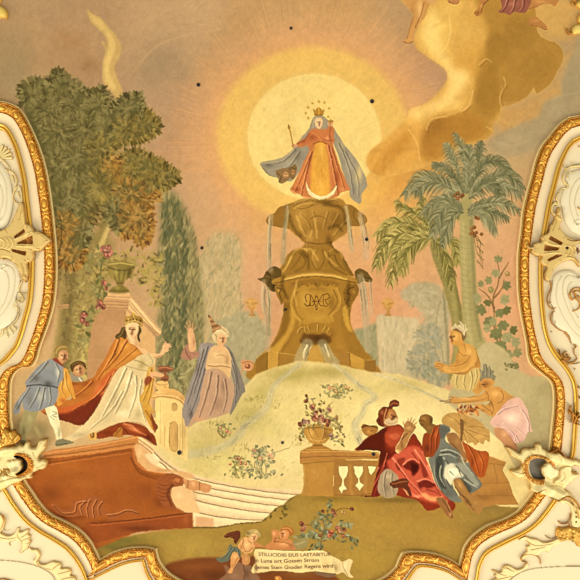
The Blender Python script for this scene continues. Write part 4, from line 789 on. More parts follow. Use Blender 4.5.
A('fruit', [(440, 362), (450, 346), (480, 346), (505, 352), (514, 376), (506, 402), (484, 412), (460, 408), (444, 390)], 'cf9563'); E(480, 385, 16, 16, 'a05c36', lab=False); E(476, 380, 8, 8, 'd88f60', lab=False); D([(446, 365), (480, 356), (508, 366)], 4, '8a5530', .6); D([(460, 404), (490, 404)], 4, 'efc694', .6)

# -- page boys
U(0, 348, 5)
T('person', 'dark haired page boy peering from behind the orange cloak', 'person')
A('body', [(358, 90), (375, 76), (400, 70), (420, 82), (428, 105), (424, 128), (404, 142), (380, 140), (362, 120)], 'c08a58'); face(395, 110, 26, .4, tilt=-25)
A('hair', [(352, 86), (372, 68), (404, 64), (428, 80), (430, 104), (418, 92), (400, 84), (376, 92), (366, 118), (356, 112)], '6e4c24'); D([(362, 84), (390, 72), (420, 84)], 4, 'a57c3e', .6)
A('collar', [(356, 122), (376, 140), (402, 144), (414, 150), (414, 168), (390, 166), (362, 160), (352, 140)], '9b917a'); D([(396, 150), (408, 164)], 7, 'd8d0b4', .8)
# -- woman in orange cloak: cloak first, big
U(70, 300, 5.273)
T('person', 'crowned woman in a cream gown and orange cloak reaching out one arm', 'person')
A('cloak', [(246, 204), (275, 192), (300, 205), (350, 238), (412, 272), (405, 284), (370, 292), (335, 316), (290, 342), (245, 376), (215, 420), (180, 490), (150, 560), (120, 610), (90, 650), (40, 660), (0, 645), (-60, 630), (-150, 590), (-110, 560), (-60, 530), (10, 520), (-6, 470), (-10, 430), (50, 432), (100, 418), (130, 400), (150, 360), (190, 300), (218, 240)], 'c0702a', soft=.2)
P([(248, 206), (280, 200), (350, 240), (410, 274), (372, 290), (330, 316), (280, 346), (230, 380), (190, 400), (160, 410), (190, 330), (225, 250)], 'c98434', .9, .8)
P([(230, 360), (245, 376), (215, 430), (180, 500), (130, 560), (60, 610), (0, 620), (-60, 600), (-90, 570), (0, 560), (90, 530), (140, 480), (180, 410)], 'd0602c', .9, 1)
P([(0, 590), (90, 540), (150, 500), (170, 510), (130, 600), (90, 655), (30, 662), (-60, 640), (-150, 600), (-60, 600)], '94341a', .9, 1.2)
for x_, y_, rx, ry, c_, a_ in ((290, 240, 30, 22, 'e0a248', .7), (240, 290, 24, 40, '9c5a20', .5), (340, 280, 30, 16, 'dc9a44', .6), (100, 440, 60, 24, 'a0521f', .7), (60, 500, 50, 24, 'b0602a', .5), (150, 460, 30, 40, 'e0784a', .5), (20, 440, 30, 14, '9a481c', .6)): B(x_, y_, rx, ry, c_, a_)
folds([([(262, 210), (225, 300), (150, 420)], 9), ([(300, 220), (250, 300), (190, 370)], 9), ([(240, 380), (190, 460), (80, 560)], 8), ([(215, 400), (150, 500), (20, 580)], 7), ([(120, 430), (70, 480), (10, 520)], 8), ([(350, 256), (300, 300), (240, 350)], 6)], '84380f', 'ee9c50')
A('gown', [(290, 342), (335, 316), (370, 292), (410, 284), (418, 330), (418, 380), (400, 410), (396, 470), (380, 520), (400, 580), (430, 640), (455, 690), (430, 700), (380, 650), (300, 640), (220, 660), (120, 700), (0, 745), (-40, 740), (30, 690), (90, 640), (140, 570), (190, 480), (230, 400), (260, 360)], 'd8c08a', soft=.2)
for x_, y_, rx, ry, c_, a_ in ((380, 340, 24, 34, 'b49a56', .7), (310, 420, 40, 40, 'ead6a4', .7), (340, 540, 40, 60, 'f0dfb0', .6), (240, 540, 30, 60, 'b8a270', .6), (180, 620, 40, 30, 'c9b480', .6), (280, 600, 40, 30, 'f2e2b6', .6), (360, 600, 20, 40, 'bfa872', .6), (60, 710, 50, 16, 'b7a274', .6)): B(x_, y_, rx, ry, c_, a_)
folds([([(300, 360), (250, 470), (170, 620)], 10), ([(330, 380), (300, 480), (240, 600)], 10), ([(350, 400), (350, 500), (310, 620)], 9), ([(380, 420), (370, 520), (400, 640)], 8), ([(280, 480), (220, 580), (110, 680)], 8), ([(330, 440), (390, 470), (385, 500)], 6)], '9e875a', 'f7eabf')
D([(292, 345), (340, 360), (410, 375)], 4, 'a38650', .6); D([(340, 316), (380, 330), (415, 350)], 5, '8f763c', .5)
A('sash', [(420, 352), (440, 362), (450, 400), (440, 440), (436, 500), (420, 540), (450, 600), (420, 580), (396, 560), (372, 540), (366, 520), (388, 480), (398, 420)], 'd09b3c', label='golden yellow sash'); folds([([(430, 370), (420, 450), (385, 530)], 8), ([(440, 420), (425, 500), (410, 550)], 6)], '94641e', 'efc768')
P([(400, 410), (440, 400), (420, 440), (398, 450)], 'a8452a', .8, .5, clip='T')
A2([(380, 550), (420, 580), (448, 640), (466, 670), (440, 690), (400, 620)], 'cf9638'); D([(400, 580), (440, 650)], 6, '96651f', .6)
P([(425, 610), (440, 600), (470, 660), (455, 700), (440, 680)], 'a4401e', .8, .6, clip='T')
newpart('body')
A2([(292, 130), (300, 118), (350, 120), (366, 134), (364, 160), (352, 186), (336, 200), (350, 220), (360, 250), (340, 238), (312, 222), (302, 196), (292, 160)], 'e8bd88')
A2([(350, 236), (372, 250), (400, 262), (414, 276), (440, 284), (470, 282), (484, 262), (490, 240), (505, 226), (528, 236), (534, 246), (520, 252), (520, 268), (500, 278), (484, 296), (450, 310), (420, 316), (410, 290), (380, 280)], 'e3b27c')
for q in ([(500, 236), (518, 228), (534, 236)], [(504, 246), (522, 244), (536, 246)], [(500, 232), (506, 222), (500, 216)], [(500, 254), (514, 258), (522, 266)]): D(q, 6, 'dba46e', 1, 4, .3, clip=None, lab=True)
A2([(420, 384), (450, 378), (480, 386), (508, 396), (524, 404), (520, 414), (490, 416), (460, 410), (430, 408)], 'dca874')
D([(296, 140), (294, 164), (304, 196), (316, 220)], 4, '9a6238', .6); D([(364, 150), (356, 180), (338, 198)], 3, '9a6238', .6); D([(414, 300), (450, 304), (484, 290)], 5, 'a86e3e', .6, 4); D([(440, 286), (476, 276)], 4, 'f6d29c', .6); B(350, 230, 14, 20, 'b98552', .5); D([(440, 404), (480, 410), (515, 412)], 4, '9c6238', .6)
face(328, 158, 34, .1, tilt=6)
A('sleeve', [(400, 262), (416, 280), (440, 300), (450, 318), (440, 344), (424, 350), (418, 320), (410, 290)], 'd2bb84'); D([(412, 284), (436, 320), (430, 344)], 4, '9f8552', .6)
A('hair', [(290, 140), (272, 146), (262, 170), (244, 184), (240, 200), (256, 206), (272, 196), (288, 206), (300, 200), (296, 176), (292, 156)], '6b5228'); A2([(364, 134), (376, 150), (378, 170), (364, 190), (372, 210), (366, 222), (356, 204), (354, 184), (364, 160)], '6b5228')
D([(282, 150), (272, 180), (255, 198)], 4, 'a58648', .6); D([(290, 170), (280, 190)], 3, '40300f', .6)
A('crown', [(286, 106), (296, 86), (318, 84), (336, 66), (350, 82), (376, 88), (386, 108), (382, 140), (366, 132), (350, 120), (310, 120), (292, 132)], 'ae8438'); B(310, 100, 14, 10, 'd9b660', .7); B(372, 112, 10, 16, '7c5a1e', .7); D([(290, 122), (320, 112), (356, 112), (382, 130)], 4, 'e8c878', .7); D([(336, 70), (340, 108)], 4, 'efd080', .6); E(336, 74, 5, 6, 'd8a83c', lab=False)
for k in range(5): E(300+k*18, 102+abs(k-2)*3, 4, 5, '7a4a1c', lab=False, clip=CUR)
T('goblet', 'reddish brown goblet in the hand of the woman in the orange cloak', 'goblet')
A('bowl', [(462, 360), (478, 348), (510, 346), (540, 354), (544, 366), (524, 378), (500, 382), (476, 378)], '9d5a38'); D([(466, 362), (505, 354), (540, 362)], 4, 'd89a68', .7); D([(480, 374), (520, 372)], 4, '6a341a', .6)
A('foot', [(494, 382), (510, 382), (512, 396), (522, 404), (518, 424), (500, 430), (480, 422), (478, 412), (496, 398)], 'a1603a'); D([(484, 420), (516, 418)], 4, '6a341a', .6)
U(0, 348, 5)
T('person', 'page boy in grey blue tunic and pale stockings leaning forward at far left', 'person')
newpart('body')
A2([(282, 24), (295, 8), (322, 4), (338, 22), (340, 48), (330, 66), (314, 78), (296, 66), (284, 52)], 'c99060')
A2([(128, 300), (190, 312), (176, 360), (160, 400), (140, 430), (128, 470), (108, 470), (96, 430), (100, 380), (118, 340)], 'a59864')
A2([(226, 290), (262, 282), (284, 300), (296, 350), (302, 400), (312, 450), (306, 462), (286, 462), (270, 410), (250, 370)], 'd9cfa0')
B(262, 330, 14, 40, 'f0e8c0', .6); B(296, 420, 8, 40, '9d9468', .6); D([(262, 316), (286, 326), (262, 336), (284, 344)], 3, '6d6a50', .7); D([(252, 340), (270, 356)], 3, '6d6a50', .6)
B(150, 350, 14, 24, 'bdb07a', .6); B(120, 420, 12, 30, '7f7444', .6)
D([(180, 400), (200, 440), (210, 470)], 16, 'b7a66c', .6, 14, 2, clip=None)
U(0, 348, 5); CUR = CUR
face(314, 42, 26, .7, dark='7a4826')
A('tunic', [(238, 62), (262, 56), (292, 66), (316, 90), (324, 120), (318, 150), (300, 180), (290, 230), (272, 282), (240, 296), (206, 312), (160, 318), (120, 306), (112, 270), (98, 320), (78, 334), (68, 312), (76, 280), (104, 240), (132, 204), (128, 168), (160, 130), (200, 84)], '8d9092', soft=.1)
for x_, y_, rx, ry, c_, a_ in ((240, 90, 30, 20, '9c9a8c', .6), (180, 150, 30, 24, '6b6a62', .7), (290, 120, 14, 30, 'cac6b0', .8), (240, 180, 30, 20, '5c5a52', .7), (200, 240, 24, 40, 'b0ae9e', .8), (150, 260, 20, 40, '7c7b72', .6), (250, 250, 14, 36, '9e9c90', .6), (90, 290, 14, 20, '6b6a60', .7), (225, 230, 6, 40, 'd0cdba', .7)): B(x_, y_, rx, ry, c_, a_)
folds([([(200, 200), (180, 250), (150, 300)], 7), ([(225, 200), (215, 260), (200, 306)], 7), ([(250, 200), (256, 250), (250, 286)], 6), ([(240, 70), (200, 120), (150, 170)], 7), ([(280, 80), (300, 120), (290, 170)], 7), ([(150, 200), (110, 260), (84, 310)], 6)], '55544e', 'bfbcaa')
D([(130, 190), (190, 184), (250, 190), (290, 200)], 6, '4c4a44', .7)
A('hair', [(276, 30), (272, 10), (284, -8), (310, -16), (340, -6), (350, 14), (342, 28), (330, 12), (310, 14), (296, 26), (290, 52), (280, 56)], '9d8040'); D([(280, 26), (296, 0), (330, -6)], 5, 'c7a75c', .7)
D([(330, 50), (336, 60)], 3, '7c4428', .7, clip='T')
A('ruff', [(262, 56), (282, 50), (300, 70), (314, 82), (322, 96), (300, 84), (280, 70)], 'a8442c')
A('shoe', [(280, 470), (300, 456), (330, 456), (364, 466), (368, 474), (340, 480), (284, 490)], '87805e'); D([(284, 484), (340, 476)], 4, '5a5438', .6)
A('shoe', [(104, 462), (130, 462), (128, 480), (106, 484)], '7a7048')
T('cloth', 'gold and orange folded cloth carried over the arm of the page boy', 'cloth')
A('cloth', [(318, 104), (338, 108), (352, 140), (364, 190), (376, 240), (372, 256), (350, 240), (320, 270), (290, 290), (284, 262), (300, 232), (290, 206), (300, 180), (318, 150)], 'd9983a', soft=.1); B(330, 180, 14, 30, 'f0bc5c', .7); B(316, 262, 20, 14, 'd05f2c', .7); folds([([(330, 120), (335, 190), (360, 240)], 6), ([(318, 150), (310, 210), (330, 240)], 6)], '9a5f1c', 'f6cc74')
# -- kneeling men at the right
U(425, 310, 5.273)
T('person', 'bare chested kneeling man with feather headdress facing left near the palm trunks', 'person')
newpart('body')
A2([(136, 110), (160, 100), (186, 120), (204, 140), (202, 160), (210, 176), (236, 180), (262, 200), (280, 240), (292, 290), (286, 320), (300, 350), (310, 390), (302, 420), (280, 444), (250, 430), (240, 400), (150, 400), (150, 340), (130, 335), (90, 330), (78, 320), (60, 306), (48, 292), (52, 274), (70, 272), (96, 282), (132, 290), (160, 270), (164, 240), (176, 210), (172, 190), (150, 182), (134, 172), (136, 156), (126, 146), (132, 132)], 'cf9645')
for x_, y_, rx, ry, c_, a_ in ((230, 220, 24, 30, 'e6b564', .7), (190, 230, 20, 30, 'd9a04c', .6), (270, 270, 14, 40, 'a86e2a', .6), (180, 330, 40, 12, '8f5a24', .6), (220, 340, 30, 30, 'c28a3c', .5), (110, 300, 40, 8, 'e0ab5a', .6), (290, 400, 14, 24, 'b07634', .6), (170, 270, 14, 20, 'b87c34', .6)): B(x_, y_, rx, ry, c_, a_)
P([(262, 200), (250, 240), (236, 280), (200, 310), (150, 320), (110, 308), (90, 300), (76, 310), (110, 324), (160, 334), (210, 330), (250, 300), (276, 250)], 'dba552', .8, .5)
for q in ([(90, 300), (70, 296), (52, 290)], [(92, 310), (74, 308), (60, 304)], [(96, 292), (80, 284), (62, 280)], [(100, 318), (86, 320), (74, 316)]): D(q, 6, 'c98c44', 1, 4, .3, clip=None, lab=True); D([(a, b+3) for a, b in q], 1.5, '7c4a1c', .5)
for q in ([(236, 240), (220, 270), (180, 290), (120, 298)], [(250, 300), (210, 328), (150, 334)], [(180, 220), (200, 240), (225, 240)], [(262, 205), (282, 260), (290, 300)], [(170, 190), (176, 215), (168, 250)], [(205, 180), (215, 215)]): D(q, 3, '8a5420', .6, 2)
face(150, 144, 30, -.75, 'cf9645', '8a5222', 'e8b868')
A('loincloth', [(150, 336), (190, 342), (225, 334), (262, 304), (286, 316), (288, 350), (272, 390), (250, 420), (210, 424), (150, 408), (136, 380), (142, 350)], 'ccb06a'); folds([([(170, 345), (165, 380), (170, 410)], 6), ([(210, 345), (205, 390), (215, 420)], 6), ([(245, 325), (250, 370), (240, 420)], 7), ([(270, 315), (275, 350), (258, 400)], 6)], '93773a', 'eadb9e')
A('hair', [(150, 92), (170, 90), (196, 104), (216, 116), (214, 140), (202, 162), (194, 150), (192, 130), (172, 112), (146, 108)], '8a6a3c')
A('headdress', [(136, 96), (150, 84), (160, 70), (168, 82), (184, 76), (178, 58), (194, 66), (204, 82), (216, 72), (214, 92), (226, 100), (214, 116), (206, 134), (186, 112), (164, 98), (142, 108)], 'cdbb8c'); folds([([(150, 88), (170, 92), (200, 112)], 5), ([(180, 64), (190, 84), (205, 96)], 4), ([(206, 84), (206, 104)], 4)], '8c7240', 'f4ebc8'); D([(140, 102), (170, 98), (200, 122)], 3, 'b5603a', .6)
T('person', 'kneeling figure with grey feather headdress and pink skirt reaching to the left', 'person')
newpart('body')
A2([(294, 370), (330, 356), (366, 372), (362, 394), (350, 402), (390, 404), (412, 420), (440, 440), (480, 470), (470, 500), (400, 520), (380, 560), (350, 560), (310, 540), (280, 520), (268, 500), (290, 494), (320, 500), (340, 480), (300, 486), (240, 492), (190, 490), (160, 498), (140, 490), (130, 472), (150, 458), (200, 464), (250, 454), (290, 446), (310, 430), (300, 410)], 'ce9448')
for x_, y_, rx, ry, c_, a_ in ((370, 440, 30, 20, 'e6b366', .7), (320, 390, 24, 18, '9a5a2c', .7), (400, 450, 16, 24, 'dba458', .6), (440, 460, 20, 16, 'c28a50', .5), (340, 490, 16, 20, '9f6630', .6), (220, 466, 50, 7, 'e3b066', .7), (300, 530, 24, 10, 'a87038', .6)): B(x_, y_, rx, ry, c_, a_)
for q in ([(150, 490), (220, 484), (300, 474), (330, 460)], [(320, 430), (335, 460), (330, 490)], [(400, 425), (412, 450), (405, 480), (380, 490)], [(345, 480), (360, 520), (350, 550)], [(300, 500), (330, 520), (360, 545)], [(200, 462), (250, 456), (300, 440)]): D(q, 3, '84501f', .65, 2)
for q in ([(140, 470), (110, 478), (80, 480)], [(138, 480), (120, 488), (100, 490)], [(146, 462), (134, 456), (126, 462)]): D(q, 5, 'b87c3c', 1, 3, .3, clip=None, lab=True)
D([(78, 478), (120, 484), (140, 490)], 2, '5c3a1c', .7, clip=None)
D([(300, 392), (316, 394)], 4, '4a2810', .7); D([(310, 404), (322, 406)], 3, '8a3c20', .7)
A('headdress', [(286, 366), (292, 340), (286, 310), (302, 322), (306, 288), (324, 286), (330, 304), (340, 292), (348, 316), (362, 322), (360, 340), (372, 350), (366, 372), (340, 360), (312, 362), (294, 376)], '8f8668'); folds([([(300, 325), (304, 355)], 5), ([(322, 295), (324, 350)], 5), ([(342, 305), (342, 352)], 5), ([(358, 328), (356, 360)], 4)], '5f583e', 'bdb492'); D([(290, 372), (320, 362), (366, 374)], 4, 'b5502c', .6)
A('skirt', [(470, 462), (500, 466), (520, 490), (540, 530), (548, 570), (560, 620), (566, 640), (540, 644), (520, 690), (470, 700), (440, 660), (400, 640), (372, 620), (352, 610), (344, 590), (362, 560), (390, 530), (420, 490)], 'dcae9a', soft=.1)
U(464, 348, 5)
for x_, y_, rx, ry, c_, a_ in ((240, 350, 50, 40, 'f0d4bc', .8), (200, 300, 30, 14, 'c9908a', .6), (310, 400, 16, 40, 'e6bcae', .6), (230, 440, 40, 20, 'cb928c', .6), (290, 470, 30, 16, 'c99690', .6), (170, 390, 16, 14, 'c48c7c', .5)): B(x_, y_, rx, ry, c_, a_)
folds([([(170, 330), (210, 300), (270, 290)], 7), ([(150, 400), (200, 400), (240, 420), (260, 460)], 7), ([(290, 310), (320, 360), (325, 420)], 7), ([(200, 380), (260, 400), (310, 440)], 6), ([(260, 440), (280, 480)], 6)], 'a8706a', 'fbe8d4')
A('thigh', [(150, 400), (190, 400), (220, 430), (250, 470), (270, 500), (240, 520), (200, 480), (160, 440)], 'c98e5c'); B(200, 430, 16, 20, 'e2ae7c', .6); D([(230, 440), (262, 490)], 4, '8f5a38', .6)
# flowers in front of them
U(425, 310, 5.273)
T('flower_bunch', 'bunch of orange red flowers held beside the pink skirted figure', 'flowers')
newpart('flower_bunch')
for k in range(46): E(170+RG.rand()*110, 500+RG.rand()*50+abs(k % 5)*1, 9, 5, jit(['b5602a', 'a8481f', 'd18a44', 'c0783a', 'e0a458'][RG.randint(5)], .02), RG.rand()*180)
for k in range(12): D([(190+RG.rand()*80, 490+RG.rand()*50), (200+RG.rand()*80, 500+RG.rand()*50)], 3, '7a2e14', .6)
# -- wooden block behind
U(380, 380, 2.9)
T('stone_block', 'ochre brown masonry block behind the grey robed man', 'block')
A('stone_block', [(280, 208), (312, 218), (366, 236), (354, 262), (372, 290), (386, 330), (402, 362), (340, 362), (270, 372), (240, 330), (250, 260)], 'b57e3a', sm=0)
for x_, y_, rx, ry, c_, a_ in ((330, 260, 30, 30, 'c08a44', .6), (350, 330, 40, 20, 'a06e30', .6), (300, 340, 30, 14, '8f5f2a', .6)): B(x_, y_, rx, ry, c_, a_)
for q in ([(300, 240), (362, 246)], [(290, 300), (374, 296)], [(280, 335), (388, 335)], [(330, 245), (340, 296)]): D(q, 2, '8a5a26', .45)
D([(312, 219), (366, 237)], 3, 'dcaa62', .7)
# -- parasol
U(405, 400, 5.8)
T('parasol', 'tan scalloped parasol lying open behind the grey robed man', 'parasol')
A('canopy', [(218, 140), (212, 112), (236, 84), (280, 72), (330, 78), (370, 96), (400, 104), (440, 128), (466, 160), (488, 184), (490, 240), (466, 230), (452, 258), (430, 246), (408, 262), (390, 246), (362, 250), (350, 232), (334, 242), (316, 220), (300, 190), (262, 160), (236, 148)], 'c0934c', soft=.1)
for q in ([(330, 160), (290, 110), (250, 88)], [(330, 160), (325, 110), (310, 78)], [(330, 160), (380, 120), (400, 106)], [(330, 160), (400, 150), (460, 160)], [(330, 160), (420, 190), (488, 210)], [(330, 160), (380, 200), (430, 246)], [(330, 160), (345, 200), (362, 248)]): D(q, 4, '855a24', .6, 3); D([(a+4, b-4) for a, b in q], 4, 'ddb468', .5, 2, .6)
for x_, y_, rx, ry, c_, a_ in ((270, 110, 24, 18, 'd8ae60', .6), (340, 130, 20, 14, '8f652e', .6), (430, 210, 30, 20, 'dcae5c', .6), (390, 150, 30, 14, 'a87c3c', .5)): B(x_, y_, rx, ry, c_, a_)
A('handle', [(318, 120), (336, 118), (342, 160), (332, 220), (328, 240), (318, 236), (322, 180)], '8a6034')
# -- grey robed man
T('person', 'bald barefoot man in grey blue robe and red vest sitting with his back turned', 'person')
newpart('body')
A2([(82, 110), (92, 88), (118, 80), (146, 88), (162, 110), (160, 136), (184, 150), (180, 190), (140, 200), (116, 170), (92, 150), (82, 130)], '96682e')
for x_, y_, rx, ry, c_, a_ in ((110, 105, 20, 18, 'b5833e', .7), (150, 120, 12, 30, '6e461c', .6), (140, 160, 20, 12, 'a8763a', .5)): B(x_, y_, rx, ry, c_, a_)
D([(96, 120), (106, 120)], 4, '55330f', .7); D([(92, 140), (106, 142)], 3, '6e3418', .6); D([(84, 112), (84, 134), (96, 152)], 3, '6a4418', .6)
A2([(280, 458), (320, 452), (350, 490), (380, 540), (410, 580), (440, 592), (456, 604), (448, 640), (420, 660), (380, 640), (330, 580), (300, 520)], 'ab7a3e'); B(320, 500, 14, 40, 'c9984f', .6); B(360, 590, 16, 20, '7f5526', .6); D([(300, 500), (350, 580), (400, 640)], 5, '6f4a20', .6)
A2([(240, 200), (290, 190), (320, 230), (340, 290), (360, 330), (350, 370), (310, 372), (296, 350), (300, 300), (260, 260)], 'a5723e'); B(300, 240, 20, 24, 'bd8a4e', .6); D([(270, 250), (310, 300), (310, 350)], 5, '6e4520', .6); D([(304, 350), (330, 362), (352, 350)], 4, '7a4a24', .6)
A('vest', [(178, 150), (200, 142), (222, 146), (216, 200), (206, 250), (196, 280), (180, 310), (160, 330), (120, 330), (104, 300), (96, 250), (110, 200), (130, 190), (150, 200), (160, 170)], 'a4461c'); B(180, 200, 16, 40, 'c9622c', .7); B(130, 280, 24, 30, '7f3418', .7); folds([([(170, 170), (150, 230), (150, 310)], 7), ([(200, 160), (185, 220), (180, 290)], 7)], '6e2410', 'd8743a')
A('orange_cloak', [(330, 240), (370, 262), (420, 290), (470, 296), (486, 320), (480, 370), (466, 430), (440, 450), (400, 430), (372, 380), (350, 310)], 'b9561f'); B(440, 340, 24, 30, 'd0702c', .6); B(390, 360, 14, 40, '8c3c16', .6); folds([([(370, 270), (400, 330), (430, 430)], 8), ([(420, 300), (450, 350), (450, 420)], 7)], '85350f', 'dd8440')
A('robe', [(200, 150), (220, 140), (256, 156), (262, 180), (240, 200), (232, 230), (262, 260), (300, 300), (304, 350), (330, 376), (368, 360), (380, 400), (420, 450), (448, 490), (420, 520), (380, 540), (350, 496), (322, 454), (284, 458), (276, 490), (300, 540), (330, 590), (300, 590), (240, 580), (200, 530), (170, 460), (150, 400), (136, 340), (160, 330), (180, 300), (196, 270), (204, 210)], '7d7f70', soft=.1)
for x_, y_, rx, ry, c_, a_ in ((220, 170, 20, 18, '6a6a58', .6), (250, 420, 24, 40, 'b9b496', .8), (300, 420, 24, 30, 'd0c9a8', .8), (240, 320, 30, 30, '93947e', .6), (190, 420, 20, 60, '5f6152', .7), (400, 480, 24, 24, '8d8f7e', .6), (340, 400, 20, 24, '9b9c88', .6), (250, 540, 40, 24, '60604e', .6), (210, 360, 14, 40, '8b8d7c', .5)): B(x_, y_, rx, ry, c_, a_)
folds([([(220, 300), (210, 400), (240, 540)], 9), ([(250, 280), (240, 350), (270, 420)], 8), ([(290, 320), (320, 400), (400, 470)], 8), ([(180, 340), (180, 440), (220, 540)], 9), ([(330, 390), (370, 440), (420, 500)], 7), ([(230, 390), (222, 440), (260, 480)], 7), ([(250, 290), (280, 320), (300, 350)], 6)], '4a4c40', 'b9b9a0')
D([(235, 215), (262, 200), (300, 200), (325, 240)], 4, 'c9b480', .5)
U(350, 380, 3.867)
P([(322, 304), (345, 268), (385, 260), (420, 272), (440, 310), (470, 345), (512, 405), (500, 425), (455, 440), (400, 450), (360, 430), (338, 380)], '74766a', .75, .6, clip='T')
P([(372, 330), (400, 322), (428, 346), (440, 372), (412, 378), (398, 388), (392, 406), (366, 380), (362, 350)], 'cfc7a4', .95, .5, clip='T'); P([(380, 345), (400, 340), (416, 360), (392, 378)], 'e8e0bc', .7, .6, clip='T')
P([(400, 330), (430, 318), (460, 350), (500, 400), (480, 410), (450, 380), (430, 356)], '9a9a84', .8, .5, clip='T')
P([(330, 310), (350, 290), (362, 330), (356, 380), (372, 420), (350, 410), (334, 360)], '54564a', .8, .6, clip='T'); P([(420, 392), (440, 386), (470, 420), (456, 436), (436, 420)], '5a5a4c', .8, .5, clip='T')
P([(345, 178), (372, 182), (384, 196), (366, 214), (352, 230), (346, 210)], '6b6c60', .8, .4, clip='T')
for q in ([(350, 272), (386, 270), (420, 286), (440, 306)], [(346, 290), (380, 286), (410, 300)], [(360, 300), (372, 320), (366, 346)], [(430, 300), (446, 330), (480, 372)], [(440, 384), (470, 404), (494, 416)], [(352, 330), (346, 370), (366, 410)]): D(q, 5, 'b9b79c', .8, 2, .4, clip='T')
for q in ([(354, 280), (386, 278), (416, 292)], [(366, 308), (382, 326)], [(410, 330), (440, 366), (476, 400)], [(386, 352), (400, 368)], [(372, 384), (392, 420)], [(400, 400), (420, 430)], [(340, 320), (340, 360)], [(420, 350), (430, 372)]): D(q, 4, '45463a', .8, 2, .4, clip='T')
CUR = [i for i, q in enumerate(PARTS) if q['thing'] == CURT and q['name'] == 'body'][0]
A2([(400, 386), (416, 380), (432, 388), (446, 410), (458, 432), (480, 452), (500, 464), (500, 478), (488, 492), (470, 494), (466, 478), (448, 456), (424, 440), (406, 414)], 'a9783c')
B(424, 404, 8, 20, 'cd9c56', .7, -30); B(484, 476, 10, 8, 'c08c48', .6); D([(404, 410), (426, 440), (452, 460), (468, 484)], 3.5, '6e481c', .7); D([(434, 392), (458, 432), (484, 454)], 2.5, '7c5424', .6)
# -- red robed man
U(345, 390, 5.8)
T('person', 'small dark curly head of a child behind the shoulder of the red robed man', 'person')
A('person', [(92, 210), (104, 196), (130, 202), (150, 206), (180, 204), (194, 222), (186, 242), (160, 262), (140, 268), (118, 260), (100, 240)], 'ac7430'); B(140, 240, 22, 18, 'cf9a4c', .6); D([(98, 212), (130, 206), (160, 210), (188, 220)], 9, '6e3f16', .8, 7); D([(148, 236), (160, 236)], 3, '5a2e10', .7); D([(92, 230), (98, 262)], 6, 'c9a25c', .5, clip=None)
T('person', 'bearded man in a bright red robe seated on the ground, one hand raised', 'person')
newpart('body')
A2([(190, 150), (204, 116), (230, 100), (262, 100), (290, 120), (302, 150), (306, 180), (290, 200), (240, 214), (200, 200), (188, 180)], 'b5763a')
A2([(300, 350), (292, 340), (318, 300), (336, 260), (342, 226), (340, 206), (352, 190), (364, 178), (400, 200), (412, 216), (402, 236), (380, 262), (364, 300), (342, 340), (322, 362)], 'b68246')
for q in ([(366, 190), (368, 176), (364, 164)], [(378, 190), (384, 172), (388, 160)], [(388, 198), (398, 180), (406, 170)], [(396, 208), (410, 194), (418, 188)], [(350, 206), (342, 198), (338, 186)]): D(q, 8, 'bb8448', 1, 5, .3, clip=None, lab=True)
for q in ([(346, 210), (376, 206), (408, 222)], [(340, 232), (370, 236), (392, 248)], [(372, 184), (374, 210)], [(386, 190), (388, 212)]): D(q, 3, '7c4a1e', .6)
B(372, 215, 18, 16, 'd6a466', .6); B(330, 320, 8, 26, '8a5824', .6); D([(300, 345), (322, 356)], 8, 'dcb276', .7)
face(272, 150, 30, .7, 'b5763a', '74401c', 'd8a060', 25)
A('beard', [(240, 170), (256, 160), (268, 176), (286, 170), (300, 160), (306, 186), (294, 200), (270, 206), (240, 200), (220, 180), (228, 166)], 'cdb080'); D([(240, 186), (268, 196), (296, 184)], 3, '9a7a48', .6); D([(276, 128), (292, 128)], 5, 'e0d0a4', .6)
A('hair', [(192, 130), (208, 106), (236, 96), (258, 104), (248, 130), (236, 160), (226, 190), (230, 212), (206, 210), (186, 190), (182, 172), (192, 158)], '8e3a1a'); B(215, 130, 14, 18, 'c08048', .6); D([(240, 110), (228, 150), (226, 190)], 5, 'd8b070', .7); D([(196, 170), (206, 200)], 6, '5e1f0c', .6)
A('headdress', [(252, 104), (256, 80), (268, 62), (292, 56), (312, 68), (314, 88), (300, 96), (280, 98), (272, 108), (262, 112)], '8a4020'); D([(262, 90), (282, 76), (306, 80)], 4, 'cf7c4a', .7); D([(256, 104), (274, 92), (300, 94)], 3, '54200f', .7)
A('robe', [(60, 350), (84, 318), (120, 280), (150, 262), (186, 246), (216, 224), (240, 212), (280, 204), (310, 200), (338, 218), (340, 240), (320, 290), (290, 340), (310, 366), (350, 330), (366, 300), (384, 262), (402, 252), (424, 286), (448, 330), (470, 400), (500, 470), (514, 520), (560, 590), (600, 630), (640, 660), (620, 700), (560, 680), (480, 700), (420, 640), (330, 620), (240, 590), (180, 620), (60, 610), (40, 590), (120, 580), (170, 470), (200, 380), (190, 350)], 'a83618', soft=.1)
P([(120, 290), (200, 240), (240, 220), (240, 330), (270, 350), (200, 440), (200, 360), (70, 348)], '8c2c14', .8, 1)
P([(250, 226), (300, 206), (336, 222), (332, 250), (310, 300), (280, 320), (240, 300)], 'b84a26', .8, .8)
P([(200, 380), (270, 360), (300, 370), (290, 470), (230, 450), (180, 480), (160, 580), (100, 600), (60, 600), (130, 560)], '90260f', .8, 1.2)
P([(300, 372), (340, 340), (390, 322), (430, 334), (454, 380), (470, 430), (500, 500), (520, 560), (490, 560), (460, 570), (440, 600), (390, 620), (340, 560), (300, 500), (280, 420)], 'd0543a', .95, .8)
U(348, 464, 5)
P([(190, -20), (400, -20), (420, 60), (460, 130), (486, 160), (500, 190), (430, 195), (380, 182), (320, 160), (280, 120), (230, 60)], 'd0553a', .9, .8)
P([(80, 160), (120, 100), (150, 20), (190, -10), (200, 60), (150, 100), (150, 180), (110, 185)], 'a02a16', .85, 1)
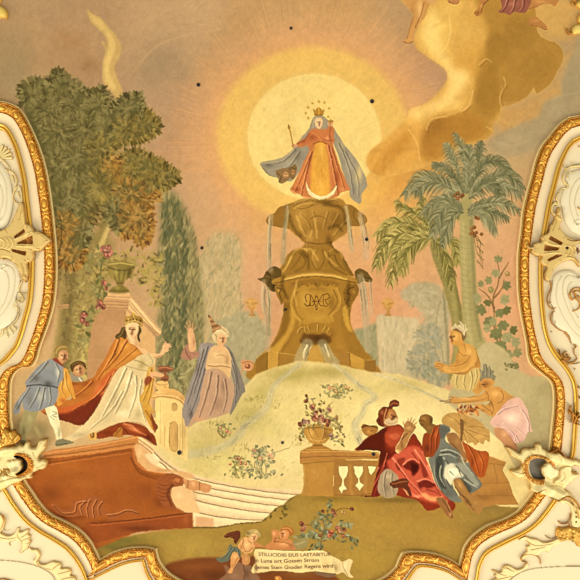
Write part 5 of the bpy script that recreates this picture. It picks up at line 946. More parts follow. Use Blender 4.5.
for x_, y_, rx, ry, c_, a_ in ((250, 20, 24, 30, 'e5735a', .7), (330, 60, 20, 50, 'dd6648', .6), (390, 30, 16, 40, 'e8765c', .7), (410, 130, 30, 16, 'a8341f', .7), (370, 90, 14, 24, '9c2c18', .6), (300, 40, 12, 40, 'b33d24', .6), (450, 150, 20, 14, 'f09a6c', .6), (350, 160, 30, 8, 'f0a878', .6), (260, -40, 20, 20, 'e0674a', .6), (350, -60, 30, 20, 'e88466', .6)): B(x_, y_, rx, ry, c_, a_)
folds([([(240, -30), (280, 40), (340, 110), (400, 180)], 10), ([(310, -60), (350, 0), (370, 60), (420, 100)], 8), ([(380, -60), (390, 0), (372, 50), (410, 100), (430, 140)], 8), ([(300, -40), (320, 20), (390, 20)], 7), ([(400, -20), (420, 40), (450, 110)], 7), ([(160, 20), (120, 100), (100, 170)], 9), ([(200, -50), (180, 20), (130, 120)], 8), ([(390, 70), (420, 80), (440, 110)], 7)], '7c1c0c', 'f29878')
D([(300, 10), (340, -10), (372, 14), (380, 40), (340, 40)], 4, '8c2412', .7); D([(240, 60), (300, 130), (350, 168)], 5, 'f4a884', .6, 3, .8)
U(350, 380, 3.867)
P([(165, 292), (200, 276), (250, 262), (276, 276), (300, 320), (330, 390), (345, 425), (362, 448), (330, 468), (300, 462), (270, 440), (240, 420), (225, 395), (195, 385), (170, 380), (160, 330)], 'cb573a', .95, .5, clip='T')
P([(30, 262), (64, 228), (110, 198), (140, 180), (130, 230), (140, 290), (120, 330), (110, 300), (110, 276), (40, 270)], '80280f', .85, .5, clip='T')
P([(136, 206), (160, 196), (196, 200), (206, 214), (192, 246), (160, 258), (140, 240)], 'bb4a28', .85, .5, clip='T'); P([(150, 214), (180, 206), (194, 216), (172, 232)], 'cf6a44', .6, .6, clip='T')
P([(204, 330), (234, 308), (266, 324), (264, 350), (242, 372), (234, 350), (216, 344)], '8e2512', .9, .4, clip='T'); P([(236, 322), (262, 330), (258, 350), (244, 362)], '6e1a0c', .8, .4, clip='T')
P([(262, 398), (288, 386), (320, 396), (330, 410), (302, 418), (284, 412), (270, 420)], '92281a', .9, .4, clip='T'); P([(184, 306), (214, 300), (200, 330), (190, 350), (176, 330)], '9c2f18', .7, .5, clip='T')
P([(270, 300), (290, 330), (300, 370), (284, 376), (274, 340)], '9a2c18', .7, .5, clip='T')
for q in ([(166, 302), (190, 334), (222, 380), (262, 424), (300, 458)], [(250, 270), (278, 310), (300, 350), (322, 396)], [(206, 326), (236, 304), (268, 320)], [(262, 392), (286, 382), (318, 392)], [(300, 330), (318, 370), (338, 420)]): D(q, 7, 'e98a68', .8, 3, .5, clip='T')
for q in ([(176, 320), (200, 356), (236, 400), (280, 446)], [(240, 280), (262, 312)], [(326, 400), (340, 430), (350, 446)], [(296, 424), (320, 430), (340, 440)]): D(q, 4, '8c2412', .75, 2, .5, clip='T')
P([(272, 440), (290, 436), (310, 448), (340, 452), (362, 448), (330, 468), (300, 462)], 'e89a5c', .8, .4, clip='T'); P([(160, 378), (190, 384), (170, 392)], 'e8a070', .6, .4, clip='T')
P([(96, 430), (110, 380), (124, 340), (140, 330), (120, 400), (112, 450), (70, 466), (34, 450)], '96281a', .8, .5, clip='T'); D([(132, 330), (112, 390), (90, 450)], 4, 'c4563a', .6, 2, .5, clip='T'); D([(60, 450), (96, 380)], 4, '5e160c', .6, clip='T')
D([(200, 230), (215, 212), (222, 204)], 4, '6e3a16', .6, clip='T')
U(348, 464, 5)
A('foot', [(440, 172), (470, 166), (492, 180), (500, 200), (516, 226), (526, 262), (518, 272), (500, 262), (480, 236), (456, 204)], 'a06a38'); D([(470, 180), (500, 220), (520, 262)], 5, '70421c', .6); D([(492, 184), (510, 222)], 4, 'cf9c60', .6); B(512, 250, 8, 12, 'd8a468', .6)
A('white_cloth', [(160, 60), (176, 34), (200, 24), (230, 40), (250, 70), (246, 140), (220, 168), (180, 166), (152, 140), (150, 96)], 'a89270', label='greyish white cloth under the robe'); B(200, 60, 20, 16, 'c9b48e', .6); B(190, 120, 24, 30, '8c775a', .6); folds([([(190, 40), (180, 100), (190, 160)], 6), ([(220, 50), (220, 100), (230, 150)], 6)], '6e5a40', 'cdbd9a')
A('sandal', [(210, 94), (240, 80), (280, 70), (306, 84), (300, 100), (312, 130), (318, 156), (300, 160), (280, 130), (262, 116), (230, 120), (212, 108)], '7a3a1c'); D([(220, 100), (260, 90), (296, 86)], 5, 'b5703c', .7)
P([(262, 128), (280, 124), (302, 154), (296, 160), (276, 146)], 'f0a878', .9, .3)
# -- balustrade
U(285, 385, 5.8)
T('balustrade', 'ochre stone balustrade with two pale gaps between its balusters', 'balustrade')
A('post', [(88, 412), (282, 412), (284, 450), (280, 560), (284, 645), (90, 640), (104, 590), (108, 520), (104, 460), (86, 452)], 'bb8638', sm=0)
B(190, 520, 60, 60, 'c89648', .5); D([(108, 460), (112, 530), (100, 620)], 6, 'd9ad60', .6, 5, 1); D([(106, 456), (280, 440)], 4, '8a5a22', .6); D([(286, 430), (284, 640)], 5, '7f5220', .7)
A('plinth_block', [(96, 376), (130, 372), (270, 374), (300, 382), (300, 412), (86, 412), (86, 382)], 'c49142', sm=0)
A('rail', [(290, 376), (545, 388), (548, 440), (540, 432), (290, 430), (88, 448), (84, 384), (200, 378)], 'b9803a', sm=0)
D([(88, 388), (290, 384), (545, 396)], 4, 'dcae62', .7); D([(88, 420), (290, 412), (540, 418)], 4, '865624', .7); D([(290, 432), (540, 440)], 5, '7c4e20', .7)
A('baluster_screen', [(284, 430), (545, 438), (520, 560), (500, 640), (284, 645)], 'ae7934', sm=0)
U(345, 390, 5.8)
GAPS = [[(-38, 440), (16, 440), (18, 470), (8, 500), (-8, 520), (-4, 550), (14, 575), (-10, 580), (-20, 600), (-32, 580), (-38, 570), (-22, 550), (-18, 520), (-34, 490)], [(48, 440), (104, 440), (104, 466), (96, 490), (84, 510), (88, 534), (112, 548), (96, 566), (84, 584), (60, 552), (76, 534), (76, 510), (56, 486)], [(132, 440), (180, 444), (172, 470), (152, 492), (140, 478)]]
for g_ in GAPS:
    g2 = [(a, b-(0 if i < 99 else 0)) for i, (a, b) in enumerate(g_)]
    # the pale hillside showing between the balusters belongs to the hill
    CURK = CUR; CUR = [i for i, p in enumerate(PARTS) if THINGS[p['thing']]['name'] == 'hill'][0]
    A2(g2, 'f2dd9e', sm=0); CUR = CURK
    D(g2+[g2[0]], 2.2, '7a4c1c', .6, 2, .3, clip=None, sm=0)
for q in ([(30, 440), (28, 480), (36, 520), (30, 560), (40, 600)], [(118, 440), (120, 480), (122, 520), (116, 560), (122, 600)]): D(q, 10, 'c99448', .55, 8, 2, clip='T')
D([(-60, 606), (60, 610), (150, 600)], 5, '8a5a24', .6, clip='T')
# -- flower urn on the balustrade
U(285, 385, 5.8)
T('stone_urn', 'ochre stone urn filled with roses standing on the balustrade post', 'urn')
A('bowl', [(104, 262), (112, 244), (150, 232), (200, 226), (250, 236), (278, 252), (272, 290), (244, 326), (216, 342), (164, 342), (136, 324), (116, 294)], 'c08c3c', soft=.1)
B(150, 280, 20, 34, 'e0b260', .7); B(240, 290, 20, 34, '94642a', .7); folds([([(130, 250), (150, 300), (176, 336)], 6), ([(230, 250), (222, 300), (200, 336)], 6), ([(160, 250), (190, 300)], 5)], '8a5a22', 'dcb060'); D([(110, 252), (190, 246), (272, 262)], 5, '7f5220', .6); D([(140, 310), (190, 324), (240, 312)], 5, 'e3bb6c', .5)
A('foot', [(166, 342), (216, 342), (222, 350), (256, 366), (262, 380), (110, 380), (124, 364), (158, 352)], 'b37d34'); D([(120, 374), (255, 374)], 4, 'daae60', .6); D([(160, 348), (222, 348)], 4, '744a1c', .7)
T('flower_bouquet', 'bouquet of pink and dark red roses in the urn on the balustrade', 'flowers')
newpart('leaves')
for k in range(170):
    t = RG.rand(); x_, y_ = [(100+RG.rand()*150, 190+RG.rand()*60), (260+RG.rand()*80, 240+RG.rand()*110), (120+RG.rand()*60, 60+RG.rand()*120), (80+RG.rand()*30, 220+RG.rand()*90), (180+RG.rand()*80, 90+RG.rand()*110), (250+RG.rand()*80, 180+RG.rand()*60)][k % 6]
    E(x_, y_, 9, 4.5, jit(['8c7c40', 'a08c4a', '77703c', 'b59a54', '8d8660'][RG.randint(5)], .02), RG.rand()*180)
for q in ([(200, 230), (160, 150), (124, 70)], [(200, 220), (230, 150), (270, 100)], [(230, 220), (290, 230), (340, 290)]): D(q, 3, '74602a', .8, clip=None, lab=True)
for x_, y_, r_, c_ in ((124, 62, 9, '7a3420'), (122, 94, 13, '80301c'), (158, 128, 17, 'a85440'), (180, 160, 15, 'b86a54'), (204, 150, 10, '7f2c1c'), (176, 192, 24, 'b5604a'), (210, 184, 18, 'c47a5c'), (88, 226, 15, '8a3424'), (110, 208, 16, '9a6a60'), (134, 214, 14, 'a87868'), (226, 206, 16, 'a04a38'),
    (258, 142, 17, 'cf9478'), (262, 150, 10, 'b05a44'), (250, 210, 16, 'a44c38'), (246, 232, 12, '8c3424'), (300, 190, 14, 'c09048'), (330, 240, 8, '9a5030'), (268, 292, 16, '9a7068'), (92, 318, 9, '8a3a28'), (300, 300, 10, 'b08a68'), (345, 300, 7, '9c5a38'), (206, 216, 10, 'd89878')):
    rose(x_, y_, r_, c_)
# -- rose bushes on the hill
def bush(x, y, w_, h_, lab_, n=60, fl=6, c=('a89c5c', '94905c', 'bcae6c', '88844f'), fc=('b8674a', 'c88858', 'd8a868')):
    T('rose_bush', lab_, 'rose bush'); U(0, 0, 1)
    newpart('foliage')
    for k in range(5): D([(x+RG.randn()*w_*.1, y), (x+RG.randn()*w_*.25, y-h_*.5), (x+RG.randn()*w_*.4, y-h_*.95)], .8, '7a6a36', .8, .5, .3, clip=None, lab=True)
    for k in range(n):
        f = RG.rand(); E(x+RG.randn()*w_*.25*(1.3-f*.4), y-h_*f, 1.8, .9, jit(c[RG.randint(4)], .02), RG.rand()*180)
    for k in range(fl):
        newpart('rose'); a_, b_ = x+(RG.rand()-.5)*w_*.9, y-h_*(.35+.6*RG.rand())
        E(a_, b_, 1.5, 1.3, fc[RG.randint(len(fc))]); E(a_-.3, b_-.4, .8, .7, 'e8b088', lab=False)
bush(240, 478, 22, 22, 'low rose bush with red orange blooms above the curved steps, left one', 70, 6, fc=('b0472c', 'c0623a'))
bush(262, 478, 26, 32, 'taller grey green rose bush with small pink blooms above the curved steps', 110, 8, c=('8c8c62', '9c9870', 'b0a672', '7c7c56'), fc=('c48860', 'd4a078', 'b87858'))
bush(225, 438, 18, 14, 'small faint rose bush beside the left stream on the hill', 30, 4)
bush(337, 398, 26, 14, 'faint rose bush with orange blooms in the middle of the hill', 60, 6, fc=('b5603a', 'c88850'))
T('rose_bush', 'long stemmed rose bush with blue green leaves above the inscribed scroll', 'rose bush')
U(210, 500, 3.625)
newpart('stem')
for q in ([(400, 180), (405, 130), (420, 80), (430, 20)], [(405, 130), (440, 70), (470, 30), (520, 35)], [(405, 140), (450, 110), (490, 100)], [(400, 110), (360, 90), (330, 95)], [(410, 150), (470, 120), (540, 150)], [(415, 90), (400, 50), (395, 40)]): D(q, 3, '6e4a2c', .9, 2, .3, clip=None, lab=True)
newpart('foliage')
for x_, y_, n_ in ((385, 95, 16), (370, 120, 12), (400, 60, 14), (425, 85, 14), (440, 55, 10), (395, 165, 14), (370, 190, 10), (500, 95, 10), (530, 150, 12), (500, 130, 8), (480, 90, 8), (470, 130, 8), (350, 130, 10), (330, 120, 6), (420, 120, 14), (390, 130, 12), (440, 130, 8), (320, 150, 6), (430, 25, 8)):
    for k in range(n_): E(x_+RG.randn()*10, y_+RG.randn()*9, 8, 3.6, jit(['7f8462', '6f7450', '969a76', '8a7e44', '646844'][RG.randint(5)], .02), RG.rand()*180)
for x_, y_, r_, c_ in ((332, 85, 10, '8c3a24'), (342, 98, 9, 'c0705c'), (336, 108, 8, 'a04a34'), (438, 118, 12, 'b0402a'), (432, 128, 9, 'd8603c'), (462, 100, 10, 'b5624c'), (470, 112, 9, 'c87a54'), (486, 108, 8, '8c3424'), (446, 38, 9, '94402a'), (452, 52, 8, 'a85a40'), (408, 40, 7, '7a2e1c'), (484, 44, 8, 'c08a4a'), (514, 32, 8, '6e2818'), (484, 130, 8, 'a85030'), (398, 128, 7, '7f3a24')):
    rose(x_, y_, r_, c_)
# -- cherubs and scroll
T('rock', 'brown shadowy rock ledge under the winged cherub', 'rock')
U(210, 515, 8.923)
A('rock', [(130, 440), (180, 470), (240, 420), (300, 430), (350, 440), (400, 500), (440, 560), (430, 620), (60, 620), (100, 560), (140, 520)], '956a4a', soft=.4); B(220, 540, 60, 40, 'a67c5c', .6); B(330, 520, 30, 60, '6e4a34', .6); B(160, 590, 40, 20, '7c5238', .6); D([(300, 440), (310, 520), (300, 600)], 8, '55361f', .5)
T('cherub', 'winged cherub with blue drapery sitting left of the inscribed scroll', 'cherub')
A('wing', [(124, 190), (150, 166), (190, 148), (230, 138), (262, 140), (276, 170), (270, 200), (250, 230), (230, 256), (212, 240), (210, 214), (180, 200), (140, 202)], '7c3c22'); folds([([(140, 188), (200, 172), (260, 170)], 8), ([(180, 200), (230, 190), (262, 190)], 7), ([(215, 230), (245, 210)], 7)], '4e2010', 'a86440')
newpart('body')
A2([(290, 210), (320, 195), (370, 235), (400, 262), (390, 300), (370, 330), (320, 345), (280, 320), (250, 280), (262, 250)], 'd9a062')
A2([(360, 170), (400, 150), (424, 180), (420, 210), (400, 236), (370, 240), (350, 220), (340, 190)], 'dba268')
A2([(390, 250), (420, 240), (450, 262), (500, 280), (560, 276), (560, 292), (500, 300), (450, 290), (410, 300)], 'c9854c')
A2([(190, 350), (220, 330), (256, 345), (262, 390), (240, 430), (210, 470), (196, 510), (170, 518), (158, 500), (180, 480), (186, 430)], 'd89a58')
A2([(285, 350), (330, 345), (360, 380), (350, 430), (300, 440), (284, 400)], 'c98c50')
for x_, y_, rx, ry, c_, a_ in ((330, 260, 30, 40, 'eec084', .7), (280, 290, 16, 30, 'b5723c', .6), (225, 370, 20, 24, 'f0c080', .6), (390, 180, 14, 14, 'eec08a', .6), (325, 390, 16, 24, 'dfa868', .6), (200, 450, 10, 24, 'b07038', .5)): B(x_, y_, rx, ry, c_, a_)
for q in ([(300, 215), (295, 270), (320, 320)], [(380, 290), (350, 320), (300, 330)], [(250, 380), (215, 450)], [(400, 290), (450, 288), (520, 296)], [(340, 230), (370, 250)]): D(q, 5, '7c4420', .65, 3, .5)
face(388, 196, 34, .4, dark='8a4c28')
A('hair', [(340, 190), (320, 180), (330, 150), (360, 132), (400, 126), (440, 150), (452, 180), (430, 200), (410, 170), (370, 172), (352, 200)], 'b59a5c'); B(340, 160, 20, 16, '6e5a34', .6); B(410, 150, 20, 12, 'dcc688', .6)
A('drapery', [(180, 262), (210, 280), (250, 290), (270, 310), (275, 350), (262, 380), (240, 330), (205, 330), (185, 370), (160, 410), (100, 420), (60, 400), (58, 384), (110, 370), (150, 330), (165, 290)], '6e7460', label='blue grey drapery'); folds([([(190, 290), (150, 350), (90, 400)], 8), ([(220, 300), (190, 330), (160, 390)], 8), ([(250, 310), (262, 350)], 7)], '3e4436', 'a8ad92')
U(210, 500, 3.625)
T('cherub', 'second cherub with raised head leaning over the inscribed scroll', 'cherub')
newpart('body')
A2([(222, 112), (240, 106), (250, 120), (246, 138), (262, 142), (280, 140), (300, 150), (312, 166), (306, 180), (230, 180), (205, 176), (200, 164), (222, 150), (226, 132)], 'c9824a')
A2([(252, 110), (268, 100), (284, 108), (286, 128), (276, 142), (258, 140), (250, 126)], 'd08a50')
B(268, 160, 24, 10, 'e0a868', .7); B(232, 120, 8, 10, 'e8b478', .6); B(294, 165, 10, 10, 'a86838', .6); D([(230, 150), (260, 152), (290, 160)], 2.5, '8a4a24', .6); D([(240, 135), (232, 150)], 3, '8a4a24', .6)
face(266, 122, 14, -.3, dark='8a4420')
A('hair', [(256, 106), (270, 94), (290, 98), (306, 112), (300, 126), (288, 128), (284, 112), (266, 108), (252, 116)], 'b56f30'); D([(262, 102), (284, 102), (298, 116)], 3, 'dc9c54', .7)
A('wing', [(300, 150), (330, 138), (352, 140), (356, 156), (346, 172), (320, 178), (308, 168)], '9a8a56'); D([(310, 160), (346, 150)], 3, 'c0b07a', .6)
T('scroll', 'cream inscribed paper scroll with curled ends held by two cherubs', 'scroll')
A('roll', [(432, 212), (450, 206), (480, 222), (505, 212), (516, 220), (510, 240), (506, 262), (520, 280), (500, 276), (480, 262), (460, 268), (438, 262), (450, 240)], 'dcc48a'); B(490, 240, 14, 16, 'f0dca4', .6); B(455, 245, 10, 16, 'a8854c', .6); D([(480, 222), (486, 250), (500, 274)], 2.5, '9a7a44', .6)
A('roll_underside', [(376, 262), (410, 256), (450, 262), (454, 274), (430, 280), (396, 272)], '8a6848')
A('sheet', [(162, 184), (172, 178), (220, 180), (280, 184), (340, 184), (390, 182), (414, 184), (432, 196), (444, 206), (446, 230), (452, 250), (450, 266), (420, 262), (380, 258), (330, 264), (290, 258), (240, 256), (190, 262), (162, 264), (150, 258), (156, 240), (164, 220), (160, 200)], 'e9cd8c')
B(240, 200, 60, 14, 'f2dc9e', .5); B(420, 240, 16, 20, 'cfae6c', .6); D([(162, 263), (240, 257), (290, 259), (330, 265), (380, 259), (450, 267)], 2.5, '8f6c38', .7); D([(172, 180), (280, 186), (410, 186)], 2, 'faecb8', .6)
B(164, 225, 7, 30, 'a8804c', .7); B(168, 250, 8, 10, '8f6c40', .6)
SCROLL_THING = CURT
T('cherub', 'tiny cherub head peeping below the scroll at the bottom edge', 'cherub')
A('cherub_head', [(238, 288), (236, 278), (248, 274), (258, 280), (260, 292)], 'c9803c'); E(244, 284, 4, 4, 'e8b050', lab=False)
# -- angels on the cloud at the top edge
U(370, 0, 3.625)
T('angel', 'bare legs of an angel hanging from the golden cloud at the top edge, left pair', 'angel')
A('leg', [(128, -10), (240, -10), (215, 20), (200, 60), (172, 96), (158, 124), (160, 140), (152, 156), (138, 158), (122, 152), (132, 136), (142, 110), (150, 80), (156, 50), (140, 30)], 'd39a52'); B(180, 30, 14, 40, 'ecc07c', .7); B(150, 60, 8, 30, 'a8662c', .6); D([(196, 10), (186, 50), (164, 100)], 3, '96562a', .6); D([(124, 152), (138, 158), (156, 152)], 2.5, '7c4420', .7); D([(156, 50), (146, 100), (132, 140)], 2, '8c4c20', .6)
A('leg', [(200, -10), (245, -10), (236, 10), (214, 16)], 'dba664')
D([(122, 150), (118, 156)], 3, 'c08a48', 1, clip=None)
T('angel', 'small pink foot and hand of an angel at the top edge above the cloud', 'angel')
A('foot', [(284, -6), (326, -6), (322, 10), (310, 18), (296, 14), (282, 8)], 'c98850'); D([(286, 8), (310, 16), (322, 8)], 2, '7c4420', .7)
U(464, 0, 5)
T('angel', 'angel in dusky red drapery whose legs stretch along the top edge at right', 'angel')
A('foot', [(76, -6), (130, -6), (112, 12), (96, 30), (88, 60), (74, 80), (60, 78), (50, 64), (66, 50), (78, 24)], 'c08040'); D([(120, 0), (96, 26), (84, 66)], 3, '6e3818', .7); D([(56, 64), (64, 50)], 3, '6e3818', .7); D([(64, 72), (72, 60)], 3, '6e3818', .7); B(86, 30, 6, 14, 'e0ac64', .6)
A('leg', [(318, -8), (462, -8), (466, 14), (452, 34), (432, 22), (400, 20), (360, 36), (322, 48), (318, 20)], 'c38446'); B(380, 8, 40, 8, 'dca25c', .6); D([(322, 46), (362, 34), (400, 22), (432, 24)], 3, '96562a', .6)
A('foot', [(322, 96), (340, 90), (360, 84), (384, 104), (408, 126), (417, 148), (404, 152), (386, 142), (352, 130), (330, 124)], 'be8142'); B(360, 104, 20, 10, 'd49a58', .6); D([(334, 126), (380, 140), (410, 152)], 3, '7c4420', .7)
A('drapery', [(190, -8), (326, -8), (322, 40), (306, 66), (280, 66), (250, 60), (232, 76), (206, 66), (176, 66), (172, 58), (190, 34)], 'a4604a'); B(240, 20, 40, 16, 'bd7a5c', .6); folds([([(220, 0), (210, 30), (190, 60)], 8), ([(260, 0), (250, 40), (236, 66)], 8), ([(300, 0), (296, 40), (280, 60)], 7)], '743a2c', 'd09478')
# ---------- frames: outer edge, inner edge of the gilded rim ----------
UL = [(-42, 94, -42, 128), (-12, 98, -12, 130), (0, 101, 0, 130), (10, 103, 5, 132), (19, 107, 8, 136), (19, 107, 8, 136), (25, 114, 11, 142), (33, 129, 15, 152), (41, 148, 19, 168), (47, 168, 22, 184), (51, 190, 24, 203), (54, 212, 26, 220), (56, 232, 28, 236), (57.5, 250, 29, 252), (58, 270, 29, 270), (57, 290, 28, 290), (55, 305, 26, 305), (51, 320, 22, 320), (46, 334, 18, 335), (41, 348, 14, 345), (38, 359, 9, 351), (33, 366, 2, 359), (24, 367, -6, 366), (17, 372, -12, 372), (13, 380, -16, 380), (12, 392, -18, 392), (12, 414, -18, 414), (15, 436, -15, 440), (20, 450, -10, 455)]
LL = [(20, 466, -6, 478), (27, 481, 4, 493), (33, 490, 12, 506), (42, 503, 24, 521), (52, 513, 38, 532), (66, 520, 53, 541), (80, 528, 66, 550), (90, 538, 76, 562), (97, 550, 83, 575), (101, 558, 88, 592)]
BLF = [(101, 558, 82, 585), (113, 551, 116, 568), (128, 546.5, 130, 563), (145, 545.5, 142, 561), (157, 548, 142, 561), (157, 548, 142, 561), (160, 559, 146, 574), (168, 570, 152, 584), (180, 578, 165, 594), (196, 585, 180, 602)]
BRF = [(352, 588, 385, 602), (374, 580, 404, 590), (386, 574, 409, 580), (395, 566, 417, 568), (395, 566, 417, 568), (399, 556, 419, 567.5), (403, 551, 421, 567), (416, 550, 426, 567), (434, 552, 437, 569), (448, 557, 450, 574), (458, 563, 470, 588)]
LR = [(458, 563, 476, 598), (461, 553, 478.5, 580), (464, 544, 481, 566), (472, 534, 488, 554), (486, 524, 504, 545), (504, 517, 524, 535), (516, 510, 537, 526), (524, 501, 547, 515), (531, 492, 555, 504), (540, 480, 564, 492)]
UR = [(622, 111, 622, 136), (592, 113, 592, 138), (580, 115, 580, 141), (568, 117, 573, 145), (568, 117, 573, 145), (558, 124, 569, 150), (548, 136, 565, 158), (540, 146, 562, 166), (534, 160, 559, 176), (530, 176, 556, 188), (525, 194, 552, 203), (521, 212, 549, 220), (519, 232, 546, 236), (516.5, 252, 543.5, 254), (516, 272, 543, 274), (516.5, 292, 543.5, 294), (519, 312, 545, 314), (522, 328, 547, 329), (525, 344, 551, 342), (526, 356, 556, 350), (530, 365, 562, 358), (541, 374, 570, 369), (549, 381, 576, 382), (552, 392, 578, 396), (552, 408, 578, 412), (550, 428, 577, 432), (548, 446, 575, 454), (545, 458, 570, 466)]
FR = []
def fpath(f): return cat(np.array(f, float), False, 14)
def at(f, t):
    q = fpath(f); return q[:, :2]*(1-t)+q[:, 2:]*t
fresco_poly = np.concatenate([[(-39, -39), (619, -39), (619, 112)], at(UR, .14), at(LR, .14)[::-1], at(BRF, .14)[::-1], [(345, 619), (200, 619)], at(BLF, .14)[::-1], at(LL, .14)[::-1], at(UL, .14)[::-1]])
FRESCO = inpoly(fresco_poly, XX, YY)
# ---------- turn the painted grid into meshes ----------
def finish():
    global LB
    # bolder modelling inside each painted part
    strong = {'person', 'fountain', 'cherub', 'angel', 'stone_urn', 'stone_plinth', 'balustrade', 'stone_pedestal', 'cloud', 'parasol', 'scroll', 'goblet', 'cushion', 'cloth', 'leafy_tree', 'palm_tree', 'urn', 'round_tower'}
    fl = LB.ravel(); cnt = np.bincount(fl, minlength=len(PARTS)); mean = np.stack([np.bincount(fl, CV[..., c].ravel(), minlength=len(PARTS))/np.maximum(cnt, 1) for c in range(3)], 1)
    kk_ = np.array([(1.22 if THINGS[q['thing']]['name'] in strong else 1.06) if i else 1.0 for i, q in enumerate(PARTS)])
    kk_[[i for i, q in enumerate(PARTS) if THINGS[q['thing']]['name'] == 'light_disc']] = 1
    kk_[[i for i, q in enumerate(PARTS) if THINGS[q['thing']]['name'] == 'fountain']] = 1.4
    CV[:] *= np.where(np.isin(LB, [i for i, q in enumerate(PARTS) if THINGS[q['thing']]['name'] == 'fountain' and q['name'] != 'water_stream']), .93, 1.)[..., None]
    LW = np.array([.35, .5, .15]); l0 = CV@LW; l1 = (mean@LW)[LB]; l1 = l1+(l0-l1)*kk_[LB]
    CV[:] = np.clip(CV*(np.clip(l1, .05, 1)/np.maximum(l0, .03))[..., None], 0, 1)
    act = blur(np.abs(l0-blur(l0, 1)), 1)
    # brushwork: short strokes that follow the forms
    lu = blur(CV@np.array([.35, .5, .15]), 1); gy_, gx_ = np.gradient(lu); gxx, gyy, gxy = blur(gx_*gx_, 2), blur(gy_*gy_, 2), blur(gx_*gy_, 2)
    th = .5*np.arctan2(2*gxy, gxx-gyy)+math.pi/2
    R_ = np.random.RandomState(12); ys = R_.randint(8, N-8, 60000); xs = R_.randint(8, N-8, 60000); src = CV.copy()
    for y, x in zip(ys, xs):
        if not FRESCO[y, x] or act[y, x] > .016+.01*R_.rand(): continue
        t = th[y, x]+R_.randn()*.6; L_ = 1.5+R_.rand()*4; w_ = .3+R_.rand()*.8; h = 8
        a, b, c_, d_ = max(y-h, 0), min(y+h+1, N), max(x-h, 0), min(x+h+1, N)
        Y, X = np.ogrid[a-y:b-y, c_-x:d_-x]
        u = X*math.cos(t)+Y*math.sin(t); v = -X*math.sin(t)+Y*math.cos(t)
        m = np.clip(w_+.5-np.abs(v), 0, 1)*np.clip(L_+.5-np.abs(u), 0, 1)*(LB[a:b, c_:d_] == LB[y, x])*.30
        col = src[y, x]*(1+R_.randn()*.045)+R_.randn(3)*.006
        CV[a:b, c_:d_] += (col-CV[a:b, c_:d_])*m[..., None]
    # hand-drawn unevenness of every contour
    wx = (fbm(N, 110, 21, 3)+.6*fbm(N, 260, 22, 2))*1.9; wy = (fbm(N, 110, 23, 3)+.6*fbm(N, 260, 24, 2))*1.9
    jj, ii = np.mgrid[0:N, 0:N]; gx = np.clip(ii+wx, 0, N-1.001); gy = np.clip(jj+wy, 0, N-1.001)
    x0, y0 = gx.astype(int), gy.astype(int); fx, fy = (gx-x0)[..., None], (gy-y0)[..., None]
    CV[:] = (CV[y0, x0]*(1-fx)+CV[y0, x0+1]*fx)*(1-fy)+(CV[y0+1, x0]*(1-fx)+CV[y0+1, x0+1]*fx)*fy
    LB = LB[(gy+.5).astype(int).clip(0, N-1), (gx+.5).astype(int).clip(0, N-1)]
    lum = CV@np.array([.35, .5, .15])
    d = .10*(lum-blur(lum, 4))+.45*(lum-blur(lum, 1))
    n1 = fbm(N, 14, 1, 5); n2 = fbm(N, 150, 2, 2); n3 = fbm(N, 60, 5, 3)
    lm = (CV@np.array([.35, .5, .15]))[..., None]; CV[:] = lm+(CV-lm)*.95
    l2 = CV@LW; CV[:] = np.clip(CV*(np.clip(l2+.05*np.sin((l2-.55)*3.6), .02, 1)/np.maximum(l2, .03))[..., None], 0, 1)
    # hatched brush grain
    g = np.random.RandomState(9).randn(N, N); g1 = blur(g, .6)
    g2 = np.zeros((N, N)); r = np.random.RandomState(4).randn(N, N)
    for k in range(9): g2 += np.roll(np.roll(r, k, 0), -k//2, 1)
    CV[:] = np.clip(CV*(1+(d/np.maximum(lum, .15)))[..., None], 0, 1)
    CV[:] = np.clip(CV**GAM*np.array(TINT)*(1+.07*n1+.06*n2+.04*n3+.035*g1+.010*g2/3)[..., None], 0, 1)
GAM, TINT = 1.0, (1.01, .972, .90)
finish()
def mat_pigment():
    m = bpy.data.materials.new('fresco_pigment'); m.use_nodes = True
    nt = m.node_tree; b = nt.nodes['Principled BSDF']
    b.inputs['Roughness'].default_value = .95
    b.inputs['Specular IOR Level'].default_value = .05
    v = nt.nodes.new('ShaderNodeVertexColor'); v.layer_name = 'pigment'
    nt.links.new(v.outputs['Color'], b.inputs['Base Color'])
    nz = nt.nodes.new('ShaderNodeTexNoise'); nz.inputs['Scale'].default_value = 9; nz.inputs['Detail'].default_value = 6
    bp = nt.nodes.new('ShaderNodeBump'); bp.inputs['Strength'].default_value = .08; bp.inputs['Distance'].default_value = .02
    tcn = nt.nodes.new('ShaderNodeTexCoord')
    nt.links.new(tcn.outputs['Object'], nz.inputs['Vector'])
    nt.links.new(nz.outputs['Fac'], bp.inputs['Height']); nt.links.new(bp.outputs[0], b.inputs['Normal'])
    return m
PIG = mat_pigment()
